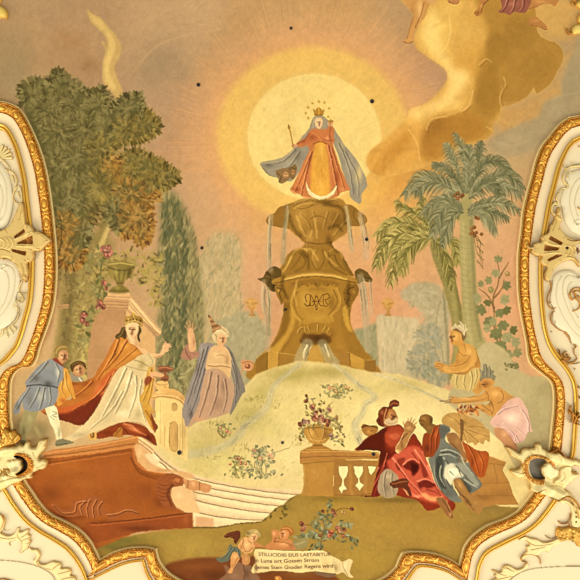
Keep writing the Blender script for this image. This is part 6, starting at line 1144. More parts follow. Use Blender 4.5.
def grid_mesh(name, mask, colour, height, x_of, y_of, mats, org):
    """quads for every true cell; nodes shared inside one mesh"""
    jj, ii = np.nonzero(mask)
    if len(jj) == 0: return None
    W1 = colour.shape[1]
    c = np.stack([jj*W1+ii, jj*W1+ii+1, (jj+1)*W1+ii+1, (jj+1)*W1+ii], 1)
    u, inv = np.unique(c.ravel(), return_inverse=True)
    yy, xx = u//W1, u % W1
    co = np.zeros((len(u), 3))
    co[:, 0] = -(x_of(xx)-290)*M-org[0]; co[:, 1] = (290-y_of(yy))*M-org[1]; co[:, 2] = HC-height.ravel()[u]*M-org[2]
    me = bpy.data.meshes.new(name)
    me.vertices.add(len(u)); me.vertices.foreach_set('co', co.ravel())
    me.loops.add(len(inv)); me.loops.foreach_set('vertex_index', inv.ravel().astype(np.int32))
    me.polygons.add(len(jj)); me.polygons.foreach_set('loop_start', np.arange(0, len(inv), 4, dtype=np.int32))
    at = me.color_attributes.new('pigment', 'FLOAT_COLOR', 'POINT')
    cc = np.ones((len(u), 4)); cc[:, :3] = lin(colour.reshape(-1, 3)[u])
    at.data.foreach_set('color', cc.ravel().astype(np.float32))
    me.update(calc_edges=True)
    for m_ in mats: me.materials.append(m_)
    return me
def props(o, t):
    o['label'] = t['label']; o['category'] = t['cat']
    if t.get('group'): o['group'] = t['group']
    if t.get('stuff'): o['kind'] = 'stuff'
def emit(CVx, LBx, PARTSx, THINGSx, region, Hx, x_of, y_of, mat, smooth=False):
    by = {}
    for i, p in enumerate(PARTSx): by.setdefault(p['thing'], []).append(i)
    lab = np.where(region, LBx[:-1, :-1], -1)
    order = np.argsort(lab.ravel(), kind='stable'); sl_ = lab.ravel()[order]
    for t, ids in by.items():
        th = THINGSx[t]; objs = {}
        tm = np.isin(lab, ids)
        if tm.sum() < 6: continue
        jj, ii = np.nonzero(tm)
        org = (-(x_of(ii.mean())-290)*M, (290-y_of(jj.mean()))*M, HC-.0)
        live = [i for i in ids if (lab == i).sum() > 2]
        single = len(live) == 1
        if not single:
            root = bpy.data.objects.new(th['name'], None); root.empty_display_size = .1
            COL.objects.link(root); root.location = org; props(root, th)
        for i in live:
            me = grid_mesh(PARTSx[i]['name'], lab == i, CVx, Hx, x_of, y_of, [mat] if not isinstance(mat, dict) else [mat[PARTSx[i].get('mat', 'gold')]], org)
            if smooth: me.shade_smooth()
            o = bpy.data.objects.new(th['name'] if single else PARTSx[i]['name'], me); COL.objects.link(o)
            objs[i] = o
            if single: o.location = org; props(o, th)
            else:
                par = PARTSx[i].get('parent')
                o.parent = objs[par] if par in objs else root
                if PARTSx[i].get('label'): o['label'] = PARTSx[i]['label']
xf = lambda i: (i-OFF)/S
emit(CV, LB, PARTS, THINGS, FRESCO[:-1, :-1], np.full((N, N), .5), xf, xf, PIG)
# ---------- the plaster ceiling and the gilded frames ----------
def mat_simple(name, rough, metal, bump=0, bscale=20, spec=.5):
    m = bpy.data.materials.new(name); m.use_nodes = True
    nt = m.node_tree; b = nt.nodes['Principled BSDF']
    b.inputs['Roughness'].default_value = rough; b.inputs['Metallic'].default_value = metal
    b.inputs['Specular IOR Level'].default_value = spec
    v = nt.nodes.new('ShaderNodeVertexColor'); v.layer_name = 'pigment'
    nt.links.new(v.outputs['Color'], b.inputs['Base Color'])
    if bump:
        nz = nt.nodes.new('ShaderNodeTexNoise'); nz.inputs['Scale'].default_value = bscale; nz.inputs['Detail'].default_value = 4
        t_ = nt.nodes.new('ShaderNodeTexCoord'); bp = nt.nodes.new('ShaderNodeBump')
        bp.inputs['Strength'].default_value = bump; bp.inputs['Distance'].default_value = .02
        nt.links.new(t_.outputs['Object'], nz.inputs['Vector']); nt.links.new(nz.outputs['Fac'], bp.inputs['Height']); nt.links.new(bp.outputs[0], b.inputs['Normal'])
    return m
GOLD = mat_simple('gilding', .38, .55, .25, 30)
STUC = mat_simple('white_stucco', .7, 0, .05, 8, .2)
PALE = mat_simple('pale_gilding', .5, .2, .15, 30, .4)
GOLDS = {'gold': GOLD, 'stucco': STUC, 'pale': PALE}
CREAM = 'f2dba8'
def sheet(name, P3, cols, mat, org, parent=None, smooth=True):
    """P3: (a, b, 3) grid of world points"""
    a, b = P3.shape[:2]
    me = bpy.data.meshes.new(name); v = (P3-np.array(org)).reshape(-1, 3)
    i = np.arange(a*b).reshape(a, b)
    q = np.stack([i[:-1, :-1], i[:-1, 1:], i[1:, 1:], i[1:, :-1]], -1).reshape(-1, 4)
    me.from_pydata([tuple(x) for x in v], [], [tuple(map(int, x)) for x in q])
    at_ = me.color_attributes.new('pigment', 'FLOAT_COLOR', 'POINT')
    cc = np.ones((a*b, 4)); cc[:, :3] = lin(cols.reshape(-1, 3)); at_.data.foreach_set('color', cc.ravel().astype(np.float32))
    me.materials.append(mat)
    if smooth: me.shade_smooth()
    o = bpy.data.objects.new(name, me); COL.objects.link(o)
    if parent is not None: o.parent = parent
    return o
def ceiling():
    xs = np.linspace(-260, 840, 60); g = np.stack(np.meshgrid(xs, xs), -1)
    P3 = np.stack([-(g[..., 0]-290)*M, (290-g[..., 1])*M, np.full(g.shape[:2], HC+.004)], -1)
    cols = np.broadcast_to(hx(CREAM), P3.shape).copy()
    o = sheet('ceiling', P3, cols, STUC, (0, 0, 0)); o['kind'] = 'structure'
ceiling()
rb = np.random.RandomState(3)
def resample(q, step):
    d = np.r_[0, np.cumsum(np.hypot(*(q[1:, :2]-q[:-1, :2]).T)+1e-6)]
    n = max(int(d[-1]/step), 4); s = np.linspace(0, d[-1], n)
    return np.stack([np.interp(s, d, q[:, k]) for k in range(4)], 1), s
def frame(label, f, fr, period=21., phase=0.):
    q, s = resample(fpath(f), .5)
    mid = q[len(q)//2]; org = W(mid[0], mid[1], 0)
    root = bpy.data.objects.new('gilded_frame', None); root.empty_display_size = .2; COL.objects.link(root); root.location = org
    root['label'] = label; root['category'] = 'frame'
    wpx = np.hypot(q[:, 2]-q[:, 0], q[:, 3]-q[:, 1])
    def strip(name, t0, t1, n, hf, cf, mat):
        t = np.linspace(0, 1, n); tt = t0+(t1-t0)*t
        X = q[:, 0][:, None]*(1-tt)+q[:, 2][:, None]*tt; Y = q[:, 1][:, None]*(1-tt)+q[:, 3][:, None]*tt
        Sg, Tg = np.meshgrid(s, t, indexing='ij'); wd = (wpx*(t1-t0))[:, None]*np.ones_like(Tg)
        H = hf(Sg, Tg, wd); C_ = cf(Sg, Tg, wd, H)
        P3 = np.stack([-(X-290)*M, (290-Y)*M, HC-H*M], -1)
        sheet(name, P3, C_, mat, org, root)
    def col2(a, b, m): return hx(a)*(1-m[..., None])+hx(b)*m[..., None]
    # beaded outer edge: white fillet between two gold fillets
    strip('outer_bead', 0, fr[0], 15, lambda S_, T_, w: .5+1.6*np.minimum(1, T_*5)+.8*np.abs(np.sin(T_*2*math.pi)),
          lambda S_, T_, w, H: np.where(((T_ > .44) & (T_ < .6))[..., None], hx('7a4a14'), col2('efd08a', 'e2a83c', (T_ > .5).astype(float))), STUC)
    def egg(S_, T_, w):
        u = ((S_+phase) % period)-period/2; v = (T_-.5)*w
        r = np.hypot(u/6.6, v/(.37*w)); r2 = np.hypot(u/3.4, v/(.17*w))
        H = 3+1.1*(1-(2*T_-1)**2)
        H = H+.6*np.exp(-((r-1)/.14)**2)+.7*np.sqrt(np.clip(1-r2*r2, 0, 1))-.45*np.exp(-((r-.72)/.12)**2)
        u2 = np.abs(((S_+phase+period/2) % period)-period/2)
        out = (r > 1.2)
        leaf = np.sin(u2*1.9+np.abs(v)*1.3)*np.cos(v*1.5)
        H = H+out*(.5*leaf*np.exp(-(u2/6)**2)+.45*np.sin(S_*1.7+3*np.sin(S_*.35)+v*1.9)*np.cos(v*1.7+S_*.5))
        edge = np.minimum(T_, 1-T_)*w
        H = H-.9*np.exp(-((edge-.9)/.45)**2)+.8*(edge < .45)
        return H
    nz = blur(rb.randn(len(s), 31), .5)*.6
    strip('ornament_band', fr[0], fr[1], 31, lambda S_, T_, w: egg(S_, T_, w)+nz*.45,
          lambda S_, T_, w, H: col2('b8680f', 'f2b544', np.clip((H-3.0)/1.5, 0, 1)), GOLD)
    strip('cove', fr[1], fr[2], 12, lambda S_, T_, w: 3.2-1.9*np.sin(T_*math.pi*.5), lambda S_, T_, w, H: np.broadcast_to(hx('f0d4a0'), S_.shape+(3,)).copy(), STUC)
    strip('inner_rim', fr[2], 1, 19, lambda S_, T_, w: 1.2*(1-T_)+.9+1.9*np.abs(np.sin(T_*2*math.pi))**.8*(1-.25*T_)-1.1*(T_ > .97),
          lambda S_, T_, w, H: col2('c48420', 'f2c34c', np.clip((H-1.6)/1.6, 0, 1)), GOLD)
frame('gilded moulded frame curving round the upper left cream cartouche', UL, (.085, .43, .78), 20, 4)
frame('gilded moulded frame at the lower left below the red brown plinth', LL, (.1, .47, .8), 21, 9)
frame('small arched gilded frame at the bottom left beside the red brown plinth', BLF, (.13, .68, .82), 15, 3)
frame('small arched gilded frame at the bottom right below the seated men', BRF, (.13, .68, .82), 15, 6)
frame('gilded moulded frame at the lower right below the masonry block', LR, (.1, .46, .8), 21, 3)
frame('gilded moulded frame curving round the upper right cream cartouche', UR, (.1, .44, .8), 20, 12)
# ---------- stucco relief: a height grid, 3 nodes per photograph pixel ----------
FCV, FLB, FPARTS, FTHINGS, FN, FOFF = CV, LB, PARTS, THINGS, N, OFF
S = 3; OFF = 90; N = 580*S+181
CV = np.zeros((N, N, 3)); LB = np.zeros((N, N), np.int32); HT = np.zeros((N, N))
PARTS = [dict(name='none', thing=0)]; THINGS = [dict(name='none', label='', cat='')]
PT[:] = 0; CUR = 0; CURT = 0
PALG, GLD, DEEP, WHT = 'f0d890', 'c98a2a', '8e5216', 'f0deb0'
def rp(name=None, mat='pale', label=None, parent=None):
    i = newpart(name, label, parent); PARTS[i]['mat'] = mat; return i
def rP(pts, h, r, col, base=None, sm=1, edge=None, sub=False):
    """raised (or, with sub, sunk) shape with a rounded border of width r"""
    p = tr(pts)
    if sm: p = cat(p)
    k = win(*(p.min(0)-r-2), *(p.max(0)+r+2))
    if k is None: return
    sl, X, Y = k; m = inpoly(p, X, Y); b = np.clip(2*blur(m, r)-1, 0, 1)
    f = np.sqrt(b)
    if sub: HT[sl] = HT[sl]*(1-m)+m*(HT[sl]-h*f)
    else:
        z = HT[sl] if base is None else base
        HT[sl] = np.where(m, np.maximum(z+h*(.25+.75*f), 0), HT[sl]); LB[sl][m] = CUR
    if col:
        c = hx(col)
        if edge is None: mix(sl, m.astype(float), c)
        else:
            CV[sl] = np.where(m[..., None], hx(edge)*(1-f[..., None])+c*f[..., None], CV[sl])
def rD(pts, w0, w1, h, col, add=False, edge=None, lab=True, cut=False, base=None):
    p = cat(tr(pts), False, 6) if len(pts) > 2 else tr(pts)
    w0 /= RS; w1 /= RS; R = max(w0, w1)/2+1
    k = win(*(p.min(0)-R), *(p.max(0)+R))
    if k is None: return
    sl, X, Y = k; n = len(p)-1
    L = np.r_[0, np.cumsum(np.hypot(*(p[1:]-p[:-1]).T))]; L /= max(L[-1], 1e-6)
    best = np.full(X.shape, -1e9); hw = np.ones(X.shape)
    for i in range(n):
        a, b = p[i], p[i+1]; d = b-a; q = d@d+1e-9
        t = np.clip(((X-a[0])*d[0]+(Y-a[1])*d[1])/q, 0, 1)
        r = np.hypot(X-a[0]-t*d[0], Y-a[1]-t*d[1]); ww = (w0+(w1-w0)*(L[i]+(L[i+1]-L[i])*t))/2
        v = 1-r/np.maximum(ww, .05); g = v > best; best = np.where(g, v, best); hw = np.where(g, ww, hw)
    m = best > 0; f = np.sqrt(np.clip(1-(1-best)**2, 0, 1))*m
    if cut:
        HT[sl] -= h*f; mix(sl, f, hx(col), .8) if col else None; return
    hh = h*np.clip(hw/max(w0, w1)*2, .3, 1)
    z = HT[sl] if add else np.where(LB[sl] == CUR, 0, HT[sl]*0)
    new = (HT[sl]+hh*f) if add else np.maximum(HT[sl], (.3 if base is None else base)+hh*f)
    HT[sl] = np.where(m, new, HT[sl])
    if lab: LB[sl][m] = CUR
    c = hx(col)
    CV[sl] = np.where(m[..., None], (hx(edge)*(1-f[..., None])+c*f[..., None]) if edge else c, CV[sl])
def rB(x, y, r, h, col=None):
    x, y = tr([(x, y)])[0]; r /= RS
    k = win(x-r-1, y-r-1, x+r+1, y+r+1)
    if k is None: return
    sl, X, Y = k; q = np.hypot(X-x, Y-y)/r; m = q < 1
    HT[sl] += h*np.sqrt(np.clip(1-q*q, 0, 1))
    if h > 0: LB[sl][m] = CUR
    if col: CV[sl][m] = hx(col)
def tongues(cx, cy, r0, r1, a0, a1, n, wd, h, col, edge=GLD):
    for k in range(n):
        t = math.radians(a0+(a1-a0)*k/max(n-1, 1)); c, s = math.cos(t), math.sin(t)
        rD([(cx+r0*c, cy+r0*s), (cx+(r0+r1)/2*c, cy+(r0+r1)/2*s), (cx+r1*c, cy+r1*s)], wd*.5, wd, h, col, edge=edge)
# --- white cartouches with volutes (left and right)
U(0, 116, 5)
T('cartouche', 'smooth cream oval cartouche cut by the left edge of the picture, upper one', 'cartouche')
rp('cartouche', 'stucco')
rP([(-200, 240), (-40, 215), (0, 230), (38, 280), (60, 360), (66, 430), (56, 500), (36, 545), (0, 570), (-60, 590), (-200, 560)], 3, 6, WHT)
for q in ([(-10, 250), (30, 320), (40, 400), (32, 480), (0, 530)], [(-20, 300), (14, 360), (20, 430), (0, 500)]): rD(q, 7, 7, .9, None, cut=True)
rD([(0, 512), (8, 520), (4, 528), (-6, 526)], 6, 4, 1, WHT, add=True)
U(0, 232, 5)
T('cartouche', 'cream scrolled cartouche cut by the left edge of the picture, lower one', 'cartouche')
rp('cartouche', 'stucco')
rP([(-100, 140), (10, 134), (60, 142), (96, 170), (104, 220), (98, 280), (80, 330), (90, 380), (80, 430), (40, 470), (0, 490), (-100, 500)], 3, 6, WHT)
for q in ([(20, 182), (40, 200), (52, 250), (40, 320), (10, 380), (-20, 400)], [(30, 160), (70, 180), (80, 240), (66, 320), (30, 390), (0, 420)]): rD(q, 8, 8, 1, None, cut=True)
rD([(28, 180), (14, 190), (10, 176), (24, 164), (40, 174)], 7, 5, 1.2, WHT, add=True)
U(530, 130, 6.44)
T('cartouche', 'cream scrolled cartouche cut by the right edge of the picture, upper one', 'cartouche')
rp('cartouche', 'stucco')
rP([(420, 250), (320, 255), (262, 270), (228, 310), (240, 350), (215, 390), (195, 450), (205, 520), (215, 570), (240, 620), (290, 665), (420, 670)], 3, 6, WHT)
for q in ([(322, 300), (280, 340), (250, 420), (255, 520), (290, 600)], [(322, 340), (296, 390), (280, 470), (300, 550)]): rD(q, 9, 9, 1, None, cut=True)
rD([(310, 610), (290, 620), (280, 600), (300, 584), (322, 596)], 8, 6, 1.2, WHT, add=True)
U(530, 270, 6.44)
T('cartouche', 'cream scrolled cartouche cut by the right edge of the picture, lower one', 'cartouche')
rp('cartouche', 'stucco')
rP([(138, 110), (146, 50), (172, 16), (210, 0), (262, 0), (296, 20), (300, 50), (420, 60), (420, 560), (330, 500), (270, 470), (240, 410), (180, 380), (140, 320), (150, 250), (126, 200)], 3, 6, WHT)
for q in ([(280, 40), (240, 30), (210, 70), (205, 150), (240, 250), (290, 340), (340, 400)], [(200, 30), (170, 90), (165, 180), (200, 280), (260, 370), (330, 440)], [(262, 70), (236, 110), (250, 200), (300, 300)]): rD(q, 9, 9, 1, None, cut=True)
T('rocaille', 'dark gilded leaf ornament inside the lower right cartouche at the picture edge', 'stucco ornament')
rp('rocaille', 'gold')
for q in ([(262, 190), (246, 160), (262, 125), (300, 115), (325, 130)], [(285, 165), (270, 145), (300, 135), (330, 160)], [(280, 180), (310, 210), (300, 250), (265, 265)], [(300, 170), (330, 200), (330, 260)], [(310, 120), (340, 150)]): rD(q, 16, 8, 2, GLD, edge=DEEP, base=3)
U(530, 130, 6.44); rD([(300, 505), (318, 515), (335, 540)], 12, 6, 2, GLD, edge=DEEP, base=3)
# --- thin gold rocaille strands
T('rocaille', 'thin gold C scroll ornament inside the upper left frame', 'stucco ornament')
U(0, 116, 5); rp('rocaille', 'pale')
for q, a, b in (([(-8, 205), (20, 225), (42, 250), (50, 272), (34, 276)], 8, 5), ([(50, 275), (74, 292), (84, 330), (72, 372), (66, 410), (84, 436), (108, 436), (112, 400), (104, 360), (88, 352), (76, 372)], 9, 6), ([(36, 272), (30, 262)], 5, 4)): rD(q, a, b, 1.6, PALG, edge=GLD)
tongues(-4, 210, 8, 62, -75, 0, 5, 16, 1.3, PALG)
for q in ([(60, 300), (72, 330)], [(78, 300), (94, 330)], [(88, 380), (100, 410)]): rD(q, 10, 4, 1.2, PALG, edge=GLD)
T('rocaille', 'thin gold curling strand with leaf tongues inside the upper left frame, lower part', 'stucco ornament')
U(0, 260, 6.45); rp('rocaille', 'pale')
for q, a, b in (([(182, 128), (176, 110), (158, 112), (154, 128), (168, 134)], 7, 5), ([(142, 140), (128, 170), (126, 204), (146, 216), (186, 210)], 10, 5), ([(128, 214), (148, 236), (150, 262), (132, 276), (124, 262)], 9, 6), ([(140, 240), (110, 262), (92, 290), (96, 304), (112, 300)], 8, 5), ([(96, 290), (120, 316), (118, 366), (86, 414), (44, 440), (0, 450), (-10, 450)], 8, 6), ([(76, 400), (80, 376), (96, 372)], 5, 4)):
    rD(q, a, b, 1.6, PALG, edge=GLD)
for q in ([(20, 455), (14, 476), (4, 488)], [(40, 450), (42, 476), (50, 492)], [(60, 440), (74, 458), (80, 468)], [(80, 424), (96, 438), (100, 444)]): rD(q, 10, 16, 1, PALG, edge=PALG)
T('rocaille', 'thin gold C scroll ornament inside the upper right frame', 'stucco ornament')
U(530, 130, 6.44); rp('rocaille', 'pale')
for q, a, b in (([(330, 232), (280, 234), (240, 248), (214, 290), (214, 330), (238, 356), (240, 372), (206, 378), (186, 400), (172, 430)], 14, 9), ([(262, 210), (282, 222), (310, 218), (330, 210)], 5, 4), ([(262, 272), (242, 280), (236, 306), (250, 316)], 7, 5), ([(216, 232), (232, 240)], 8, 4), ([(226, 246), (240, 262)], 8, 4),
    ([(180, 410), (168, 440), (180, 470), (160, 480)], 14, 16), ([(160, 470), (140, 490), (140, 530), (170, 540), (185, 520)], 22, 14), ([(150, 540), (170, 570), (200, 580)], 20, 14)): rD(q, a, b, 1.7, PALG, edge=GLD)
for q in ([(312, 104), (330, 112)],): rD(q, 9, 5, 1.4, GLD, edge=DEEP)
T('rocaille', 'thin gold curling strands beside the lower right cartouche', 'stucco ornament')
U(530, 270, 6.44); rp('rocaille', 'pale')
for q, a, b in (([(126, 70), (134, 110), (112, 170), (112, 210), (126, 240), (150, 250), (158, 240)], 7, 7), ([(154, 262), (132, 290), (138, 340), (180, 380), (230, 400), (220, 408)], 7, 6), ([(226, 402), (250, 440), (264, 476)], 10, 5), ([(160, 340), (154, 324)], 5, 4), ([(130, 205), (124, 214)], 6, 5), ([(136, 400), (138, 396)], 6, 6)): rD(q, a, b, 1.8, GLD, edge=DEEP)
T('rocaille', 'gilded leaf cluster at the foot of the lower right cartouche', 'stucco ornament')
rp('rocaille', 'pale')
for q, a, b in (([(184, 530), (190, 516), (180, 510)], 8, 6), ([(188, 530), (204, 560), (240, 570)], 10, 16), ([(216, 540), (224, 566), (250, 560), (240, 540)], 8, 6), ([(280, 480), (296, 490), (280, 510), (284, 540), (300, 560)], 8, 6), ([(200, 580), (240, 600), (280, 590), (300, 570)], 20, 10)): rD(q, a, b, 2, GLD, edge=DEEP)
U(530, 350, 6.44)
for q, a, b in (([(230, 10), (206, 30), (214, 58), (244, 66), (262, 50)], 12, 8), ([(236, 30), (250, 44)], 14, 10), ([(284, 124), (290, 118)], 6, 4), ([(200, 66), (230, 84), (290, 88), (322, 78)], 6, 5)): rD(q, a, b, 1.8, GLD, edge=DEEP)
T('rocaille', 'small gilt leaf sprig crossing the inner rim right of the pink skirted figure', 'stucco ornament')
rp('rocaille', 'gold')
for q in ([(262, 400), (246, 380), (250, 350)], [(262, 400), (246, 406), (238, 386)], [(262, 405), (260, 440), (244, 460)], [(270, 410), (290, 440), (310, 460)], [(300, 400), (280, 430), (270, 470)], [(310, 236), (322, 244)], [(316, 300), (322, 312)], [(300, 430), (318, 420)], [(280, 470), (320, 480)]): rD(q, 12, 7, 2.2, GLD, edge=DEEP, base=2)
# --- lower left panel
T('rocaille', 'pale gold leafy scroll branch in the lower left corner panel', 'stucco ornament')
U(0, 490, 6.444); rp('rocaille', 'pale')
rP([(-20, 262), (30, 282), (60, 290), (96, 274), (116, 240), (128, 240), (130, 264), (150, 262), (180, 246), (190, 256), (184, 276), (200, 292), (194, 312), (206, 330), (190, 350), (180, 376), (156, 388), (140, 404), (124, 402), (140, 376), (134, 340), (110, 322), (66, 334), (68, 360), (58, 350), (54, 330), (10, 322), (-20, 320)], 2, .8, PALG, edge=GLD)
rP([(-20, 150), (0, 150), (24, 164), (38, 196), (30, 230), (16, 262), (-20, 270)], 2.2, .8, PALG, edge=GLD)
rD([(124, 250), (120, 290), (146, 330), (150, 370), (136, 400)], 12, 10, .9, None, cut=True); rD([(20, 165), (30, 200), (10, 250)], 8, 5, 1, GLD, add=True)
for q in ([(190, 268), (160, 290), (140, 300)], [(200, 300), (174, 310), (150, 320)], [(200, 330), (176, 340)], [(0, 300), (60, 310), (110, 300)]): rD(q, 5, 3, .8, GLD, cut=True)
rD([(18, 248), (40, 262), (64, 252)], 5, 3, 1.4, PALG)
rP([(190, 366), (200, 370), (214, 380), (236, 374), (256, 392), (264, 420), (250, 446), (262, 470), (290, 474), (320, 462), (344, 454), (372, 460), (392, 462), (400, 484), (396, 500), (430, 498), (456, 504), (464, 530), (456, 544), (482, 552), (492, 572), (486, 600), (380, 600), (366, 560), (334, 524), (290, 502), (246, 488), (224, 470), (214, 450), (230, 436), (238, 412), (222, 396), (204, 392)], 2, .8, PALG, edge=GLD)
for q in ([(256, 440), (240, 462), (270, 490), (330, 506)], [(390, 470), (360, 490), (340, 510)], [(460, 512), (420, 524), (380, 534)], [(486, 560), (440, 560), (400, 570)], [(216, 444), (232, 428)]): rD(q, 6, 4, .8, GLD, cut=True)
T('panel_moulding', 'thin raised cream line bordering the corner panel at lower left', 'moulding')
rp('panel_moulding', 'stucco'); rD([(-20, 452), (60, 456), (140, 466), (230, 488), (300, 520), (340, 555), (356, 600)], 5, 5, .8, 'dcc692')
rp('panel_ornament', 'gold'); rD([(-10, 576), (20, 572), (60, 580), (90, 590)], 10, 8, 1.4, GLD, edge=DEEP)
# --- lower right panel
T('rocaille', 'pale gold leafy scroll branch in the lower right corner panel', 'stucco ornament')
U(490, 490, 6.444); rp('rocaille', 'pale')
rP([(6, 514), (30, 514), (52, 524), (70, 520), (78, 496), (90, 482), (120, 480), (150, 496), (172, 506), (206, 496), (226, 470), (240, 462), (244, 490), (220, 512), (180, 532), (150, 552), (110, 580), (80, 600), (0, 600), (14, 574), (40, 560), (20, 548), (36, 534)], 2, .8, PALG, edge=GLD)
rP([(180, 318), (200, 300), (230, 294), (262, 306), (300, 312), (340, 332), (384, 326), (424, 310), (442, 300), (456, 320), (440, 344), (400, 360), (384, 384), (370, 404), (360, 390), (330, 392), (312, 414), (286, 420), (262, 414), (236, 424), (216, 440), (206, 452), (198, 430), (214, 404), (236, 384), (228, 360), (250, 350), (240, 332), (214, 320), (196, 324)], 2, .8, PALG, edge=GLD)
for q, a, b in (([(232, 462), (206, 456), (200, 430), (224, 412), (262, 412), (300, 424), (322, 446), (324, 476)], 9, 7), ([(356, 292), (372, 306), (400, 310), (424, 298)], 6, 5), ([(440, 200), (452, 214), (484, 214), (508, 190), (516, 150)], 8, 6), ([(500, 210), (514, 226), (506, 240)], 8, 5)): rD(q, a, b, 2, GLD, edge=DEEP)
for q in ([(230, 320), (280, 350), (340, 350), (400, 340)], [(260, 380), (310, 370), (350, 360)], [(80, 495), (110, 500), (150, 520)], [(20, 520), (60, 534), (100, 548)], [(40, 570), (90, 560), (140, 550)], [(100, 490), (130, 510)]): rD(q, 5, 3, .8, GLD, cut=True)
T('rocaille', 'pierced cream and gold strapwork hanging below the right rocaille boss', 'stucco ornament')
rp('strap', 'pale')
rP([(440, 64), (470, 56), (500, 66), (530, 90), (560, 110), (600, 160), (600, 250), (570, 240), (540, 236), (524, 226), (518, 180), (524, 130), (510, 96), (480, 78), (452, 80)], 2.2, .8, PALG, edge=PALG)
for y_ in (138, 168, 200): rB(550, y_, 6, -2.4, '3c220c')
rp('leaf_cluster', 'gold')
rP([(424, 250), (440, 232), (470, 240), (500, 230), (540, 240), (600, 240), (600, 350), (560, 360), (540, 330), (500, 322), (460, 330), (440, 318), (420, 290)], 2.4, 1.6, 'cf9a3c', edge=GLD)
for k in range(34): rD([(430+RG.rand()*150, 240+RG.rand()*90), (436+RG.rand()*150*.98, 250+RG.rand()*80)], 6, 4, .5, 'b87c2a' if k % 2 else 'e5bc5a', cut=k % 3 == 0, add=True) if k < 0 else rB(430+RG.rand()*150, 244+RG.rand()*84, 5+RG.rand()*6, (RG.rand()-.45)*2.2)
T('panel_moulding', 'thin raised cream line bordering the corner panel at lower right', 'moulding')
rp('panel_moulding', 'stucco'); rD([(108, 600), (150, 560), (220, 522), (300, 504), (400, 496), (500, 492), (600, 492)], 5, 5, .8, 'dcc692')
# --- fan knots between the cartouches
def fan(body, slots, arcs, hub):
    rp('body', 'pale'); b_ = body
    rP(body, 4.2, 1.1, 'e2bd6c', edge='a87028')
    cx_, cy_ = np.mean([s_[0] for s_ in slots], 0)
    for k in range(0, len(b_), 2):
        x1, y1 = b_[k]; d_ = np.hypot(x1-cx_, y1-cy_)
        if d_ > 60: rD([(x1+(cx_-x1)*.08, y1+(cy_-y1)*.08), (x1+(cx_-x1)*min(.42, 50/d_), y1+(cy_-y1)*min(.42, 50/d_))], 6, 2, .7, 'a87028', cut=True)
    for q in arcs: rD(q, 9, 7, 1.2, 'edcd7c', add=True)
    for q in slots:
        rp('slot_lattice', 'gold'); rP(q, 3, .7, '8e5018', sub=True, sm=0)
        k_ = win(*(tr(q).min(0)), *(tr(q).max(0))); sl, X, Y = k_; m = inpoly(tr(q), X, Y); LB[sl][m] = CUR
        HT[sl] += m*.7*(np.sin(X*3.2)*np.sin(Y*3.2)); CV[sl] = np.where((m & (np.sin(X*3.2)*np.sin(Y*3.2) > .2))[..., None], hx('c88a34'), CV[sl])
T('rocaille_fan', 'pale gold fan shaped rocaille joining the two left cartouches across the frame', 'stucco ornament')
U(0, 210, 8.286)
fan([(-40, 170), (0, 172), (50, 152), (90, 120), (120, 60), (140, 20), (160, -30), (200, -60), (214, -20), (222, 40), (230, 100), (240, 118), (268, 124), (296, 160), (304, 184), (326, 174), (366, 190), (404, 212), (446, 254), (412, 290), (372, 330), (330, 348), (300, 338), (304, 380), (280, 430), (250, 436), (238, 440), (250, 500), (236, 570), (210, 600), (186, 560), (160, 490), (110, 424), (50, 398), (-40, 410)],
    [[(130, 218), (212, 158), (232, 184), (136, 240)], [(152, 272), (292, 214), (298, 288), (156, 282)], [(108, 322), (238, 346), (224, 382), (112, 344)]],
    [[(20, 240), (50, 262), (44, 300), (10, 316)], [(60, 232), (84, 262), (80, 300), (50, 322)], [(90, 230), (120, 264), (112, 304), (84, 326)], [(140, 246), (220, 214), (290, 190)], [(150, 300), (230, 306), (300, 306)]], None)
rD([(-10, 330), (40, 326), (100, 350)], 8, 5, 1, '8e5018', cut=True)
rD([(330, 190), (380, 220), (420, 252)], 5, 5, .8, None, cut=True); rD([(170, 80), (190, 20), (200, -40)], 14, 10, .9, None, cut=True); rD([(200, 560), (210, 500), (190, 440)], 14, 10, .9, None, cut=True)
T('rocaille_fan', 'pale gold fan shaped rocaille joining the two right cartouches across the frame', 'stucco ornament')
U(520, 215, 9.667)
fan([(190, 200), (250, 174), (272, 130), (280, 96), (310, 60), (330, 0), (350, -60), (376, -80), (384, 0), (390, 60), (378, 110), (404, 160), (440, 200), (500, 232), (560, 236), (600, 230), (600, 262), (540, 280), (530, 300), (534, 350), (520, 400), (560, 440), (572, 500), (548, 490), (520, 450), (470, 436), (400, 460), (340, 500), (306, 560), (270, 640), (230, 620), (226, 560), (250, 500), (200, 494), (172, 440), (190, 400), (150, 402), (120, 390), (88, 368), (82, 350), (96, 334), (60, 334), (38, 306), (36, 282), (52, 286), (66, 310), (96, 312), (108, 280), (150, 262), (186, 262), (176, 230)],
    [[(284, 204), (402, 268), (380, 296), (258, 236)], [(212, 290), (366, 318), (350, 344), (204, 352)], [(244, 430), (340, 382), (404, 388), (262, 452)]],
    [[(420, 296), (450, 320), (440, 370), (420, 386)], [(460, 300), (486, 330), (476, 380), (450, 396)], [(500, 300), (520, 340), (500, 390)], [(210, 262), (300, 290), (380, 300)], [(210, 380), (290, 370), (370, 366)]], None)
rB(438, 320, 14, -2.5, '3c220c'); rD([(440, 400), (500, 410), (550, 460)], 7, 5, 1, '6e3c10', cut=True); rD([(440, 230), (480, 250), (560, 250)], 10, 8, 1.2, '7a4614', cut=True)
rD([(400, 130), (420, 170), (470, 210)], 10, 8, 1.4, '6e3c10', cut=True); rD([(370, 480), (430, 466), (480, 480), (520, 520)], 10, 8, 1.4, '7a4614', cut=True)
rD([(300, 150), (330, 80), (350, 0)], 14, 10, .9, None, cut=True); rD([(60, 300), (96, 322)], 8, 6, 1, 'f4e2b0', add=True)
